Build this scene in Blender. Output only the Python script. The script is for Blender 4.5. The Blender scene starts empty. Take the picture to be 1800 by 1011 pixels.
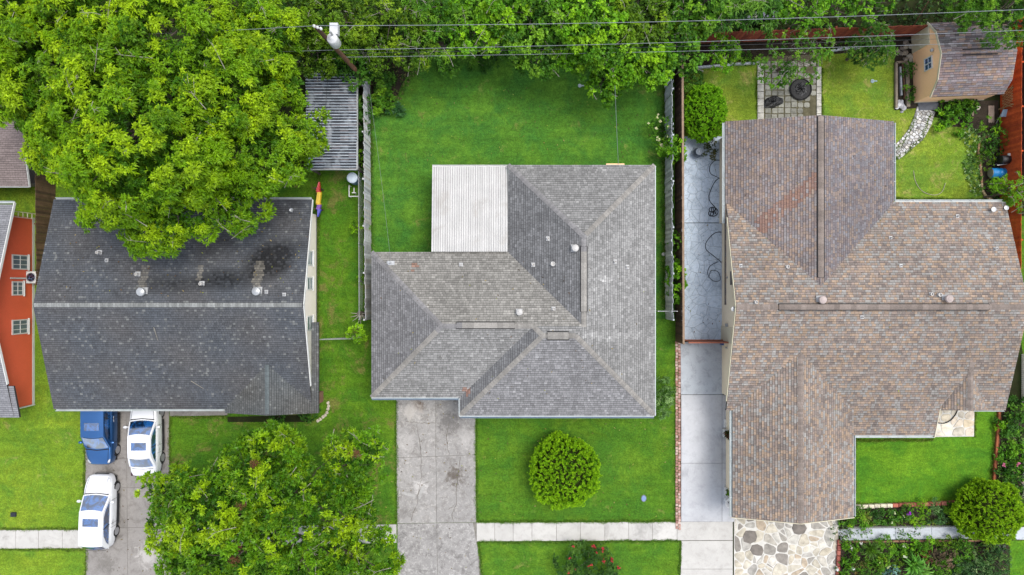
import bpy, math, random
import numpy as np
from mathutils import Vector

# ------------------------------------------------------------------ camera, sky, sun, exposure
scene = bpy.context.scene
COL = scene.collection
CAM_H = 42.0                      # metres above the lawn
GSD = 0.035                       # metres of ground per photo pixel (1800 px wide)
cam_d = bpy.data.cameras.new('camera')
cam_d.sensor_width = 36.0
cam_d.lens = 24.0
cam_d.clip_start = 0.5
cam_d.clip_end = 1500.0
cam = bpy.data.objects.new('camera', cam_d)
cam.location = (0, 0, CAM_H)
cam.rotation_euler = (0, 0, 0)
COL.objects.link(cam)
scene.camera = cam

SUN_EL, SUN_AZ = math.radians(69), math.radians(62)      # azimuth clockwise from north (+Y)
world = bpy.data.worlds.new('World')
scene.world = world
world.use_nodes = True
wn = world.node_tree
wn.nodes.clear()
sky = wn.nodes.new('ShaderNodeTexSky')
sky.sky_type = 'NISHITA'
sky.sun_disc = False
sky.sun_elevation = SUN_EL
sky.sun_rotation = SUN_AZ
sky.air_density = 1.0
sky.dust_density = 2.2
sky.ozone_density = 1.0
hsv = wn.nodes.new('ShaderNodeHueSaturation')
hsv.inputs['Saturation'].default_value = 0.45
bg = wn.nodes.new('ShaderNodeBackground')
bg.inputs['Strength'].default_value = 0.15
wo = wn.nodes.new('ShaderNodeOutputWorld')
wn.links.new(sky.outputs[0], hsv.inputs['Color'])
wn.links.new(hsv.outputs[0], bg.inputs['Color'])
wn.links.new(bg.outputs[0], wo.inputs['Surface'])

sun_d = bpy.data.lights.new('sun', 'SUN')
sun_d.energy = 1.05
sun_d.angle = math.radians(28)
sun_d.color = (1.0, 0.96, 0.88)
sun = bpy.data.objects.new('sun', sun_d)
sv = Vector((math.sin(SUN_AZ) * math.cos(SUN_EL), math.cos(SUN_AZ) * math.cos(SUN_EL), math.sin(SUN_EL)))
sun.rotation_euler = sv.to_track_quat('Z', 'Y').to_euler()
sun.location = (40, 20, 60)
COL.objects.link(sun)

vs = scene.view_settings
vs.view_transform = 'Standard'
try:
    vs.look = 'None'
except Exception:
    pass
vs.exposure = 1.25
vs.gamma = 1.0
vs.use_curve_mapping = False

# ------------------------------------------------------------------ helpers
random.seed(7)
RNG = np.random.default_rng(7)


def W(px, py, z=0.0):
    k = GSD * (CAM_H - z) / CAM_H
    return ((px - 900) * k, (505.5 - py) * k)


def W3(px, py, z=0.0):
    x, y = W(px, py, z)
    return (x, y, z)


def lin(c):
    c = c / 255.0
    return c / 12.92 if c <= 0.04045 else ((c + 0.055) / 1.055) ** 2.4


def C(r, g, b, k=0.62):
    return (lin(r) * k, lin(g) * k, lin(b) * k)


def wl(o):
    v = Vector((0, 0, 0))
    while o is not None:
        v = v + o.location
        o = o.parent
    return v


def tag(o, label=None, cat=None, group=None, kind=None):
    if label:
        o['label'] = label
    if cat:
        o['category'] = cat
    if group:
        o['group'] = group
    if kind:
        o['kind'] = kind
    return o


def thing(name, label, cat, loc, group=None, rz=0.0):
    o = bpy.data.objects.new(name, None)
    o.empty_display_size = 0.3
    o.location = loc if len(loc) == 3 else (loc[0], loc[1], 0)
    o.rotation_euler = (0, 0, rz)
    COL.objects.link(o)
    return tag(o, label, cat, group)


class MB:
    def __init__(s):
        s.v, s.f, s.c = [], [], []
        s.cur = (0.5, 0.5, 0.5)

    def face(s, pts, col=None):
        n = len(s.v)
        s.v.extend(pts)
        s.f.append(tuple(range(n, n + len(pts))))
        s.c.append(col or s.cur)

    def mesh(s, vs_, fs, col=None):
        n = len(s.v)
        s.v.extend(vs_)
        for f in fs:
            s.f.append(tuple(i + n for i in f))
            s.c.append(col or s.cur)

    def box(s, x0, x1, y0, y1, z0, z1, col=None):
        s.mesh([(x0, y0, z0), (x1, y0, z0), (x1, y1, z0), (x0, y1, z0), (x0, y0, z1), (x1, y0, z1), (x1, y1, z1), (x0, y1, z1)],
               [(3, 2, 1, 0), (4, 5, 6, 7), (0, 1, 5, 4), (1, 2, 6, 5), (2, 3, 7, 6), (3, 0, 4, 7)], col)
        return s

    def bar(s, p, q, w, h, col=None, up=(0, 0, 1)):
        """box beam from p to q, width w, height h"""
        p, q = Vector(p), Vector(q)
        d = (q - p).normalized()
        u = Vector(up)
        if abs(d.dot(u)) > 0.98:
            u = Vector((1, 0, 0))
        sd = d.cross(u).normalized() * (w / 2)
        uu = sd.cross(d).normalized() * (h / 2)
        vs_ = [tuple(b + a * sd + c * uu) for b in (p, q) for a, c in ((-1, -1), (1, -1), (1, 1), (-1, 1))]
        s.mesh(vs_, [(3, 2, 1, 0), (4, 5, 6, 7), (0, 1, 5, 4), (1, 2, 6, 5), (2, 3, 7, 6), (3, 0, 4, 7)], col)
        return s

    def prism(s, poly, z0, z1, col=None, bev=0.0):
        """vertical prism on a counter-clockwise polygon; bev chamfers its top"""
        n = len(poly)
        a = [(x, y, z0) for x, y in poly]
        if bev > 0:
            cx = sum(p[0] for p in poly) / n
            cy = sum(p[1] for p in poly) / n
            t = []
            for x, y in poly:
                d = math.hypot(x - cx, y - cy) or 1
                t.append((x - (x - cx) / d * bev, y - (y - cy) / d * bev, z1))
            m = [(x, y, z1 - bev * 0.7) for x, y in poly]
            vs_ = a + m + t
            fs = [tuple(range(2 * n, 3 * n))]
            for i in range(n):
                j = (i + 1) % n
                fs.append((i, j, n + j, n + i))
                fs.append((n + i, n + j, 2 * n + j, 2 * n + i))
        else:
            vs_ = a + [(x, y, z1) for x, y in poly]
            fs = [tuple(range(n, 2 * n)), tuple(range(n - 1, -1, -1))]
            for i in range(n):
                j = (i + 1) % n
                fs.append((i, j, n + j, n + i))
        s.mesh(vs_, fs, col)
        return s

    def tube(s, pts, r, n=6, col=None, r1=None):
        pts = [Vector(p) for p in pts]
        m = len(pts)
        rings = []
        for i, p in enumerate(pts):
            d = (pts[min(i + 1, m - 1)] - pts[max(i - 1, 0)]).normalized()
            a = Vector((0, 0, 1)) if abs(d.z) < 0.9 else Vector((1, 0, 0))
            e1 = d.cross(a).normalized()
            e2 = d.cross(e1)
            t = i / max(m - 1, 1)
            rr = r if r1 is None else r + (r1 - r) * t
            rings.append([tuple(p + (e1 * math.cos(2 * math.pi * k / n) + e2 * math.sin(2 * math.pi * k / n)) * rr) for k in range(n)])
        vs_ = [v for rg in rings for v in rg]
        fs = []
        for i in range(m - 1):
            for k in range(n):
                k2 = (k + 1) % n
                fs.append((i * n + k, i * n + k2, (i + 1) * n + k2, (i + 1) * n + k))
        fs.append(tuple(range(n)))
        fs.append(tuple((m - 1) * n + k for k in range(n - 1, -1, -1)))
        s.mesh(vs_, fs, col)
        return s

    def lathe(s, prof, c=(0, 0, 0), n=16, axis='z', col=None):
        vs_ = []
        for r, z in prof:
            for k in range(n):
                a = 2 * math.pi * k / n
                x, y = r * math.cos(a), r * math.sin(a)
                p = (x, y, z) if axis == 'z' else ((z, x, y) if axis == 'x' else (x, z, y))
                vs_.append((p[0] + c[0], p[1] + c[1], p[2] + c[2]))
        fs = []
        for i in range(len(prof) - 1):
            for k in range(n):
                k2 = (k + 1) % n
                fs.append((i * n + k, i * n + k2, (i + 1) * n + k2, (i + 1) * n + k))
        fs.append(tuple(range(n - 1, -1, -1)))
        fs.append(tuple((len(prof) - 1) * n + k for k in range(n)))
        s.mesh(vs_, fs, col)
        return s

    def build(s, name, mat, parent=None, local=False, smooth=False, col=False, ocol=None):
        me = bpy.data.meshes.new(name)
        V = np.array(s.v, dtype=np.float64)
        loc = (0, 0, 0)
        if parent is not None:
            if not local:
                V = V - np.array(wl(parent))
        else:
            lo, hi = V.min(0), V.max(0)
            loc = ((lo[0] + hi[0]) / 2, (lo[1] + hi[1]) / 2, lo[2])
            V = V - np.array(loc)
        me.from_pydata(V.tolist(), [], s.f)
        if col:
            at = me.attributes.new('col', 'FLOAT_COLOR', 'FACE')
            at.data.foreach_set('color', np.array([(c[0], c[1], c[2], 1.0) for c in s.c], dtype=np.float32).ravel())
        if smooth:
            me.polygons.foreach_set('use_smooth', [True] * len(s.f))
        me.materials.append(mat)
        me.update()
        o = bpy.data.objects.new(name, me)
        o.location = loc
        if parent is not None:
            o.parent = parent
        if ocol:
            o.color = (ocol[0], ocol[1], ocol[2], 1)
        COL.objects.link(o)
        return o


def np_mesh(name, V, quads, mat, parent=None, fcol=None, loc=None, normals=None):
    """one mesh of quads from numpy arrays (world coordinates)"""
    me = bpy.data.meshes.new(name)
    if parent is not None:
        off = np.array(wl(parent))
        loc = (0, 0, 0)
    else:
        lo, hi = V.min(0), V.max(0)
        loc = ((lo[0] + hi[0]) / 2, (lo[1] + hi[1]) / 2, lo[2])
        off = np.array(loc)
    V = (V - off).astype(np.float32)
    nq = len(quads)
    k = quads.shape[1]
    me.vertices.add(len(V))
    me.vertices.foreach_set('co', V.ravel())
    me.loops.add(nq * k)
    me.loops.foreach_set('vertex_index', quads.astype(np.int32).ravel())
    me.polygons.add(nq)
    me.polygons.foreach_set('loop_start', np.arange(0, nq * k, k, dtype=np.int32))
    me.polygons.foreach_set('loop_total', np.full(nq, k, dtype=np.int32))
    if fcol is not None:
        at = me.attributes.new('col', 'FLOAT_COLOR', 'FACE')
        cc = np.ones((nq, 4), dtype=np.float32)
        cc[:, :3] = fcol
        at.data.foreach_set('color', cc.ravel())
    me.materials.append(mat)
    me.update(calc_edges=True)
    me.validate()
    o = bpy.data.objects.new(name, me)
    o.location = loc
    if parent is not None:
        o.parent = parent
    COL.objects.link(o)
    return o


def copy_tree(o, parent=None):
    c = o.copy()
    COL.objects.link(c)
    c.parent = parent
    for ch in o.children:
        copy_tree(ch, c)
    return c


# ------------------------------------------------------------------ materials
def new_mat(name):
    m = bpy.data.materials.new(name)
    m.use_nodes = True
    nt = m.node_tree
    b = nt.nodes['Principled BSDF']
    return m, nt, b


def N(nt, typ, **kw):
    n = nt.nodes.new(typ)
    for k, v in kw.items():
        if k in n.inputs.keys() if hasattr(n.inputs, 'keys') else False:
            n.inputs[k].default_value = v
        else:
            setattr(n, k, v)
    return n


def noise(nt, scale, detail=4, rough=0.55, pos=True, vec=None, dist=0.0):
    n = nt.nodes.new('ShaderNodeTexNoise')
    n.inputs['Scale'].default_value = scale
    n.inputs['Detail'].default_value = detail
    n.inputs['Roughness'].default_value = rough
    n.inputs['Distortion'].default_value = dist
    if vec is None:
        g = nt.nodes.get('geo_pos')
        if g is None:
            g = nt.nodes.new('ShaderNodeNewGeometry')
            g.name = 'geo_pos'
        vec = g.outputs['Position']
    nt.links.new(vec, n.inputs['Vector'])
    return n.outputs['Fac']


def ramp(nt, fac, a, b):
    n = nt.nodes.new('ShaderNodeMapRange')
    n.inputs['From Min'].default_value = a
    n.inputs['From Max'].default_value = b
    n.interpolation_type = 'SMOOTHSTEP'
    nt.links.new(fac, n.inputs['Value'])
    return n.outputs[0]


def rng_map(nt, fac, a, b, c, d):
    n = nt.nodes.new('ShaderNodeMapRange')
    for k, v in zip(('From Min', 'From Max', 'To Min', 'To Max'), (a, b, c, d)):
        n.inputs[k].default_value = v
    nt.links.new(fac, n.inputs['Value'])
    return n.outputs[0]


def mix(nt, fac, a, b, typ='MIX'):
    n = nt.nodes.new('ShaderNodeMix')
    n.data_type = 'RGBA'
    n.blend_type = typ
    n.clamp_factor = True
    for sock, v in ((n.inputs['Factor'], fac), (n.inputs[6], a), (n.inputs[7], b)):
        if hasattr(v, 'is_output') or isinstance(v, bpy.types.NodeSocket):
            nt.links.new(v, sock)
        elif isinstance(v, (int, float)):
            sock.default_value = v
        else:
            sock.default_value = (v[0], v[1], v[2], 1)
    return n.outputs[2]


def math_n(nt, op, a, b):
    n = nt.nodes.new('ShaderNodeMath')
    n.operation = op
    for i, v in enumerate((a, b)):
        if isinstance(v, bpy.types.NodeSocket):
            nt.links.new(v, n.inputs[i])
        else:
            n.inputs[i].default_value = v
    return n.outputs[0]


def scale_col(nt, col, fac):
    n = nt.nodes.new('ShaderNodeVectorMath')
    n.operation = 'SCALE'
    if isinstance(col, bpy.types.NodeSocket):
        nt.links.new(col, n.inputs[0])
    else:
        n.inputs[0].default_value = col[:3]
    nt.links.new(fac, n.inputs['Scale'])
    return n.outputs[0]


def bump(nt, b, h, strength=0.3, dist=0.02):
    n = nt.nodes.new('ShaderNodeBump')
    n.inputs['Strength'].default_value = strength
    n.inputs['Distance'].default_value = dist
    nt.links.new(h, n.inputs['Height'])
    nt.links.new(n.outputs[0], b.inputs['Normal'])


def m_plain(name, col, rough=0.75, var=0.18, scale=3.0, fine=0.1, metal=0.0, spec=0.4, bmp=0.0, src='flat', stain=None, stain_amt=0.5, coat=0.0):
    m, nt, b = new_mat(name)
    if src == 'flat':
        c = col
    elif src == 'attr':
        a = nt.nodes.new('ShaderNodeAttribute')
        a.attribute_name = 'col'
        c = a.outputs['Color']
    else:
        a = nt.nodes.new('ShaderNodeObjectInfo')
        c = a.outputs['Color']
    n1 = noise(nt, scale, 5)
    n2 = noise(nt, scale * 14, 3, 0.6)
    f = math_n(nt, 'MULTIPLY', rng_map(nt, n1, 0.3, 0.7, 1 - var, 1 + var), rng_map(nt, n2, 0.3, 0.7, 1 - fine, 1 + fine))
    c = scale_col(nt, c, f)
    if stain:
        s = ramp(nt, noise(nt, scale * 0.6, 6, 0.65, dist=0.6), 0.5, 0.68)
        c = mix(nt, math_n(nt, 'MULTIPLY', s, stain_amt), c, stain)
    nt.links.new(c, b.inputs['Base Color'])
    b.inputs['Roughness'].default_value = rough
    b.inputs['Metallic'].default_value = metal
    b.inputs['Specular IOR Level'].default_value = spec
    if coat:
        b.inputs['Coat Weight'].default_value = coat
        b.inputs['Coat Roughness'].default_value = 0.04
    if bmp:
        bump(nt, b, n2, bmp, 0.02)
    return m


def m_leaf(name, trans=0.35, rough=0.5):
    m, nt, b = new_mat(name)
    a = nt.nodes.new('ShaderNodeAttribute')
    a.attribute_name = 'col'
    nt.links.new(a.outputs['Color'], b.inputs['Base Color'])
    b.inputs['Roughness'].default_value = rough
    b.inputs['Specular IOR Level'].default_value = 0.16
    t = nt.nodes.new('ShaderNodeBsdfTranslucent')
    w = mix(nt, 0.5, a.outputs['Color'], (1.0, 1.0, 0.25), 'MULTIPLY')
    nt.links.new(w, t.inputs['Color'])
    mx = nt.nodes.new('ShaderNodeMixShader')
    mx.inputs[0].default_value = trans
    nt.links.new(b.outputs[0], mx.inputs[1])
    nt.links.new(t.outputs[0], mx.inputs[2])
    nt.links.new(mx.outputs[0], nt.nodes['Material Output'].inputs['Surface'])
    return m


def m_lawn(name, a, b2, dry, dry_lo=0.62, soil=None, stripe=0.0):
    m, nt, b = new_mat(name)
    big = noise(nt, 0.35, 5, 0.6)
    mid = noise(nt, 1.7, 6, 0.65, dist=0.3)
    fine = noise(nt, 8.0, 4, 0.7)
    tiny = noise(nt, 24.0, 2, 0.6)
    mp = nt.nodes.new('ShaderNodeMapping')
    mp.inputs['Scale'].default_value = (0.25, 2.6, 1.0)
    nt.links.new(nt.nodes['geo_pos'].outputs['Position'], mp.inputs['Vector'])
    mow = noise(nt, 1.0, 3, 0.6, vec=mp.outputs[0])
    c = mix(nt, ramp(nt, big, 0.35, 0.65), a, b2)
    c = mix(nt, rng_map(nt, mid, 0.35, 0.7, 0.0, 0.6), c, tuple(x * 0.62 for x in a))
    cool = (a[0] * 0.62, a[1] * 0.80, a[2] * 1.15)
    c = mix(nt, rng_map(nt, noise(nt, 0.62, 6, 0.68, dist=0.6), 0.44, 0.62, 0.0, 0.75), c, cool)
    d = ramp(nt, noise(nt, 0.8, 7, 0.72, dist=0.5), dry_lo, dry_lo + 0.14)
    c = mix(nt, math_n(nt, 'MULTIPLY', d, 0.75), c, dry)
    if soil:
        s = ramp(nt, noise(nt, 0.55, 7, 0.75, dist=0.8), 0.66, 0.74)
        c = mix(nt, math_n(nt, 'MULTIPLY', s, 0.6), c, soil)
    f = math_n(nt, 'MULTIPLY', rng_map(nt, fine, 0.25, 0.75, 0.66, 1.34), rng_map(nt, tiny, 0.25, 0.75, 0.5, 1.5))
    f = math_n(nt, 'MULTIPLY', f, rng_map(nt, mow, 0.35, 0.65, 0.9, 1.1))
    f = math_n(nt, 'MULTIPLY', f, rng_map(nt, noise(nt, 4.2, 5, 0.7, dist=0.4), 0.3, 0.7, 0.82, 1.18))
    c = scale_col(nt, c, f)
    nt.links.new(c, b.inputs['Base Color'])
    b.inputs['Roughness'].default_value = 0.9
    b.inputs['Specular IOR Level'].default_value = 0.1
    h = math_n(nt, 'ADD', math_n(nt, 'MULTIPLY', fine, 0.7), math_n(nt, 'MULTIPLY', tiny, 0.4))
    bump(nt, b, h, 0.7, 0.06)
    return m


def m_concrete(name, base, dark, light, amt=0.6, src=None, scale=1.0, light_lo=0.56, speck=0.0, spots=()):
    m, nt, b = new_mat(name)
    c = base
    n0 = noise(nt, 0.5 * scale, 5, 0.6)
    n1 = noise(nt, 2.2 * scale, 8, 0.72, dist=0.4)
    n2 = noise(nt, 6.0 * scale, 8, 0.75, dist=0.8)
    n3 = noise(nt, 42.0, 3, 0.6)
    c = mix(nt, math_n(nt, 'MULTIPLY', ramp(nt, n1, 0.46, 0.66), amt), c, dark)
    c = mix(nt, math_n(nt, 'MULTIPLY', ramp(nt, n2, light_lo, light_lo + 0.12), amt), c, light)
    if speck:
        c = mix(nt, math_n(nt, 'MULTIPLY', ramp(nt, noise(nt, 19, 7, 0.85), 0.50, 0.66), speck), c, light)
        c = mix(nt, math_n(nt, 'MULTIPLY', ramp(nt, noise(nt, 23, 7, 0.85), 0.50, 0.68), speck), c, tuple(x * 0.75 for x in dark))
        big = ramp(nt, noise(nt, 0.42, 7, 0.72, dist=0.9), 0.54, 0.70)
        c = mix(nt, math_n(nt, 'MULTIPLY', big, 0.55), c, tuple(x * 0.62 for x in dark))
    for sx, sy, sr, amt_s, sc in spots:
        vd = nt.nodes.new('ShaderNodeVectorMath')
        vd.operation = 'DISTANCE'
        nt.links.new(nt.nodes['geo_pos'].outputs['Position'], vd.inputs[0])
        vd.inputs[1].default_value = (sx, sy, 0.04)
        near = rng_map(nt, vd.outputs['Value'], 0.0, sr, 0.34, -0.1)
        msk = ramp(nt, math_n(nt, 'ADD', near, noise(nt, 3.1, 8, 0.75, dist=0.7)), 0.56, 0.78)
        c = mix(nt, math_n(nt, 'MULTIPLY', msk, amt_s), c, sc)
    oi = nt.nodes.new('ShaderNodeObjectInfo')
    f = math_n(nt, 'MULTIPLY', rng_map(nt, n0, 0.3, 0.7, 0.9, 1.1), rng_map(nt, n3, 0.3, 0.7, 0.93, 1.07))
    f = math_n(nt, 'MULTIPLY', f, rng_map(nt, oi.outputs['Random'], 0, 1, 0.93, 1.05))
    c = scale_col(nt, c, f)
    nt.links.new(c, b.inputs['Base Color'])
    b.inputs['Roughness'].default_value = 0.88
    b.inputs['Specular IOR Level'].default_value = 0.25
    bump(nt, b, n3, 0.25, 0.01)
    return m


M = {}
M['soil'] = m_plain('soil', C(46, 50, 28), 0.95, 0.35, 1.2, 0.3, spec=0.1, bmp=0.6, stain=C(44, 66, 20), stain_amt=0.85)
M['mulch'] = m_plain('mulch', C(64, 57, 48), 0.95, 0.3, 3.0, 0.45, spec=0.1, bmp=0.8)
M['joint'] = m_plain('joint_dirt', C(62, 58, 48), 0.95, 0.3, 4.0, 0.3, spec=0.1)
M['lawn_back'] = m_lawn('lawn_back', C(80, 130, 42), C(102, 148, 46), C(134, 140, 72), 0.57)
M['lawn_front'] = m_lawn('lawn_front', C(84, 128, 32), C(106, 144, 38), C(146, 144, 80), 0.59, C(128, 118, 84))
M['lawn_side'] = m_lawn('lawn_side', C(82, 126, 28), C(104, 144, 34), C(126, 120, 66), 0.51, C(108, 96, 66))
M['lawn_left'] = m_lawn('lawn_left', C(118, 152, 40), C(140, 166, 46), C(156, 154, 84), 0.57)
M['lawn_right'] = m_lawn('lawn_right', C(126, 156, 46), C(146, 164, 56), C(172, 164, 96), 0.53, C(146, 126, 84))
M['lawn_porch'] = m_lawn('lawn_porch', C(90, 140, 30), C(112, 156, 36), C(150, 166, 80), 0.64)
M['walk'] = m_concrete('walk_concrete', C(210, 207, 201), C(188, 184, 178), C(220, 217, 211), 0.6, speck=0.12)
M['drive_old'] = m_concrete('old_drive_concrete', C(162, 159, 156), C(112, 108, 105), C(206, 203, 198), 0.7, scale=0.9, speck=0.5, light_lo=0.5)
M['drive_mid'] = m_concrete('worn_drive_concrete', C(166, 163, 160), C(124, 118, 112), C(204, 200, 194), 0.6, speck=0.4, light_lo=0.5, spots=[(*W(735, 712), 0.9, .75, C(110, 92, 78)), (*W(722, 722), 1.3, .6, C(214, 208, 200)), (*W(800, 836), 1.2, .8, C(104, 94, 84)), (*W(790, 742), 1.6, .6, C(96, 92, 90)), (*W(738, 855), 1.0, .7, C(214, 210, 206)), (*W(716, 780), 1.3, .5, C(206, 202, 198)), (*W(820, 770), 1.2, .5, C(204, 200, 196))])
M['drive_left'] = m_concrete('left_drive_concrete', C(158, 153, 148), C(122, 116, 110), C(200, 196, 190), 0.6, light_lo=0.6, speck=0.3, spots=[(*W(262, 975), 1.5, .6, C(208, 204, 198)), (*W(190, 836), 1.1, .6, C(92, 88, 84)), (*W(262, 760), 1.2, .6, C(88, 84, 82)), (*W(185, 990), 1.3, .5, C(110, 106, 100))])
M['drive_right'] = m_concrete('grey_drive_concrete', C(206, 207, 210), C(190, 191, 194), C(216, 217, 219), 0.75, speck=0.15)
M['drive_gate'] = m_concrete('gate_drive_concrete', C(200, 206, 212), C(172, 176, 180), C(212, 216, 220), 0.8)
M['stamped'] = m_concrete('stamped_concrete', C(190, 204, 218), C(150, 166, 182), C(220, 228, 234), 0.8)
M['drive_patch'] = m_concrete('drive_patch', C(196, 194, 190), C(160, 156, 152), C(212, 210, 206), 0.8, speck=0.5)
M['crack'] = m_plain('crack_dirt', C(112, 106, 96), 0.95, 0.3, 4.0, 0.3, spec=0.1)
M['walk_joint'] = m_plain('walk_joint', C(140, 136, 128), 0.95, 0.3, 4.0, 0.3, spec=0.1)
M['moss'] = m_plain('mossy_dirt', C(104, 100, 80), 0.95, 0.3, 4.0, 0.3, spec=0.1)
M['flash'] = m_plain('flashing_metal', C(190, 190, 190), 0.5, 0.15, 3, .1)
M['mortar'] = m_plain('white_mortar', C(224, 221, 213), 0.9, 0.12, 2.0, 0.1, spec=0.2, bmp=0.3)
M['stone'] = m_plain('stone', None, 0.85, 0.28, 3.2, 0.2, spec=0.25, bmp=0.6, src='obj', stain=C(140, 133, 122), stain_amt=0.3)
M['piece'] = m_plain('piece', None, 0.8, 0.18, 5.0, 0.16, spec=0.25, bmp=0.35, src='obj')
M['shingle'] = m_plain('shingle_granules', None, 0.92, 0.10, 0.9, 0.16, spec=0.15, bmp=0.35, src='attr')
M['deck'] = m_plain('roof_deck', C(58, 56, 54), 0.9, 0.2)
M['vent_black'] = m_plain('vent_gap', C(34, 34, 36), 0.9, 0.1)
M['white'] = m_plain('white_paint', C(240, 240, 236), 0.5, 0.06, 2.0, 0.04)
M['gutter'] = m_plain('gutter_metal', C(206, 214, 214), 0.45, 0.1, 2.0, 0.05, stain=C(150, 150, 144), stain_amt=0.4)
M['gutter_dark'] = m_plain('gutter_slate', C(120, 140, 160), 0.5, 0.1)
M['galv'] = m_plain('galvanised_metal', C(196, 198, 200), 0.4, 0.12, 3.0, 0.05, metal=0.35, stain=C(150, 140, 130), stain_amt=0.3)
M['cream'] = m_plain('cream_siding', C(252, 240, 226, .84), 0.7, 0.05, 0.8, 0.03)
M['buff'] = m_plain('buff_siding', C(252, 234, 202, .78), 0.7, 0.05, 0.8, 0.03)
M['tan'] = m_plain('tan_siding', C(255, 206, 160, .9), 0.7, 0.06, 0.8, 0.03)
M['ivory'] = m_plain('ivory_panel', C(236, 226, 196), 0.7, 0.06, 0.8, 0.03)
M['red_siding'] = m_plain('red_siding', C(236, 106, 72, .74), 0.65, 0.07, 0.7, 0.04)
M['grey_wall'] = m_plain('grey_wall', C(130, 126, 122), 0.8, 0.12)
M['brick_wall'] = m_plain('brick_wall', C(150, 110, 90), 0.85, 0.2, 6)
M['wood'] = m_plain('wood', None, 0.85, 0.22, 3.0, 0.2, spec=0.2, bmp=0.3, src='obj')
M['bark'] = m_plain('bark', C(112, 102, 92), 0.9, 0.3, 6.0, 0.25, spec=0.15, bmp=0.6)
M['twig'] = m_plain('pale_twig', C(170, 164, 150), 0.9, 0.2, 6.0, 0.2, spec=0.1)
M['leaf'] = m_leaf('leaf', 0.30, 0.5)
M['leaf_gloss'] = m_leaf('glossy_leaf', 0.22, 0.42)
M['leaf_soft'] = m_leaf('soft_leaf', 0.34, 0.6)
M['petal'] = m_leaf('petal', 0.3, 0.6)
M['black_rubber'] = m_plain('black_rubber', C(20, 21, 23), 0.7, 0.15, 6, 0.1)
M['plastic'] = m_plain('plastic', None, 0.4, 0.05, 3, 0.03, spec=0.5, src='obj')
M['black_film'] = m_plain('black_film', C(15, 16, 20), 0.5, 0.2, 5, 0.1, spec=0.6, bmp=0.5)
M['wire'] = m_plain('wire_sheath', C(136, 142, 148), 0.5, 0.1)
M['wire_dark'] = m_plain('wire_dark', C(56, 60, 64), 0.6, 0.1)
M['pole_wood'] = m_plain('pole_wood', C(120, 84, 62), 0.85, 0.25, 5, 0.2, bmp=0.4)
M['tin_white'] = m_plain('white_tin', C(222, 222, 222), 0.42, 0.06, 1.0, 0.06, stain=C(170, 176, 184), stain_amt=0.5)
M['tin_ribbed'] = m_plain('dirty_white_tin', None, 0.5, 0.07, 1.2, 0.08, src='attr', stain=C(176, 170, 162), stain_amt=0.55)
M['tin_rust'] = m_plain('weathered_tin', None, 0.55, 0.2, 2.5, 0.25, src='attr', stain=C(206, 214, 220), stain_amt=0.4)
M['paint_white'] = m_plain('car_white', C(244, 245, 248, 0.66), 0.25, 0.02, 1, 0.01, spec=0.5, coat=0.6)
M['paint_blue'] = m_plain('car_blue', C(66, 124, 190), 0.3, 0.03, 1, 0.02, metal=0.8, spec=0.5, coat=0.7)
M['rim'] = m_plain('alloy', C(200, 200, 204), 0.35, 0.05, 3, 0.03, metal=0.5)
M['lamp_clear'] = m_plain('lamp_clear', C(226, 230, 234), 0.15, 0.1, 9, 0.1)
M['lamp_red'] = m_plain('lamp_red', C(70, 20, 40), 0.15, 0.1, 9, 0.1)


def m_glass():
    m, nt, b = new_mat('sky_painted_glass')
    c = mix(nt, ramp(nt, noise(nt, 2.3, 4, 0.6, dist=0.8), 0.40, 0.62), C(12, 38, 70), C(40, 104, 176))  # blue patches: reflected sky and cabin interior painted into the base colour
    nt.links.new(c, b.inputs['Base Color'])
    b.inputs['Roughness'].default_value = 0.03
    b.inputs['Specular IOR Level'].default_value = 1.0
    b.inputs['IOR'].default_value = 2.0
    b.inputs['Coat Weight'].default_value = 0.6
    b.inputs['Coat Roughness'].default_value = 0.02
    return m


M['vent_white'] = m_plain('dull_vent_white', C(206, 203, 199), 0.6, 0.12, 4, .1)
M['vent_rose'] = m_plain('faded_red_metal', C(190, 174, 168), 0.6, 0.15)
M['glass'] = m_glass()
M['pane'] = m_plain('window_pane', C(120, 134, 146), 0.08, 0.15, 2.0, 0.05, spec=0.8)

# ------------------------------------------------------------------ polygon tools
def split(poly, h):
    """split a convex polygon by a*x+b*y+c >= 0 -> (inside, outside)"""
    a, b, c = h
    ins, outs = [], []
    n = len(poly)
    d = [a * p[0] + b * p[1] + c for p in poly]
    for i in range(n):
        p, q = poly[i], poly[(i + 1) % n]
        dp, dq = d[i], d[(i + 1) % n]
        if dp >= 0:
            ins.append(p)
        if dp <= 0:
            outs.append(p)
        if (dp > 0 and dq < 0) or (dp < 0 and dq > 0):
            t = dp / (dp - dq)
            r = (p[0] + (q[0] - p[0]) * t, p[1] + (q[1] - p[1]) * t)
            ins.append(r)
            outs.append(r)
    return ins, outs


def area(poly):
    return 0.5 * sum(poly[i][0] * poly[(i + 1) % len(poly)][1] - poly[(i + 1) % len(poly)][0] * poly[i][1] for i in range(len(poly))) if len(poly) > 2 else 0.0


def clip(poly, hs):
    for h in hs:
        if len(poly) < 3:
            return []
        poly = split(poly, h)[0]
    return poly if len(poly) > 2 and abs(area(poly)) > 1e-6 else []


class Wing:
    """planes (a,b,c): z=ax+by+c, all meeting in a min; bounds: half-planes (gable ends); zmin: eave height"""

    def __init__(s, planes, bounds=(), zmin=2.6):
        s.planes, s.bounds, s.zmin = planes, list(bounds), zmin

    def z(s, x, y):
        for a, b, c in s.bounds:
            if a * x + b * y + c < 0:
                return -99
        z = min(a * x + b * y + c for a, b, c in s.planes)
        return z if z >= s.zmin - 0.02 else -99


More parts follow.
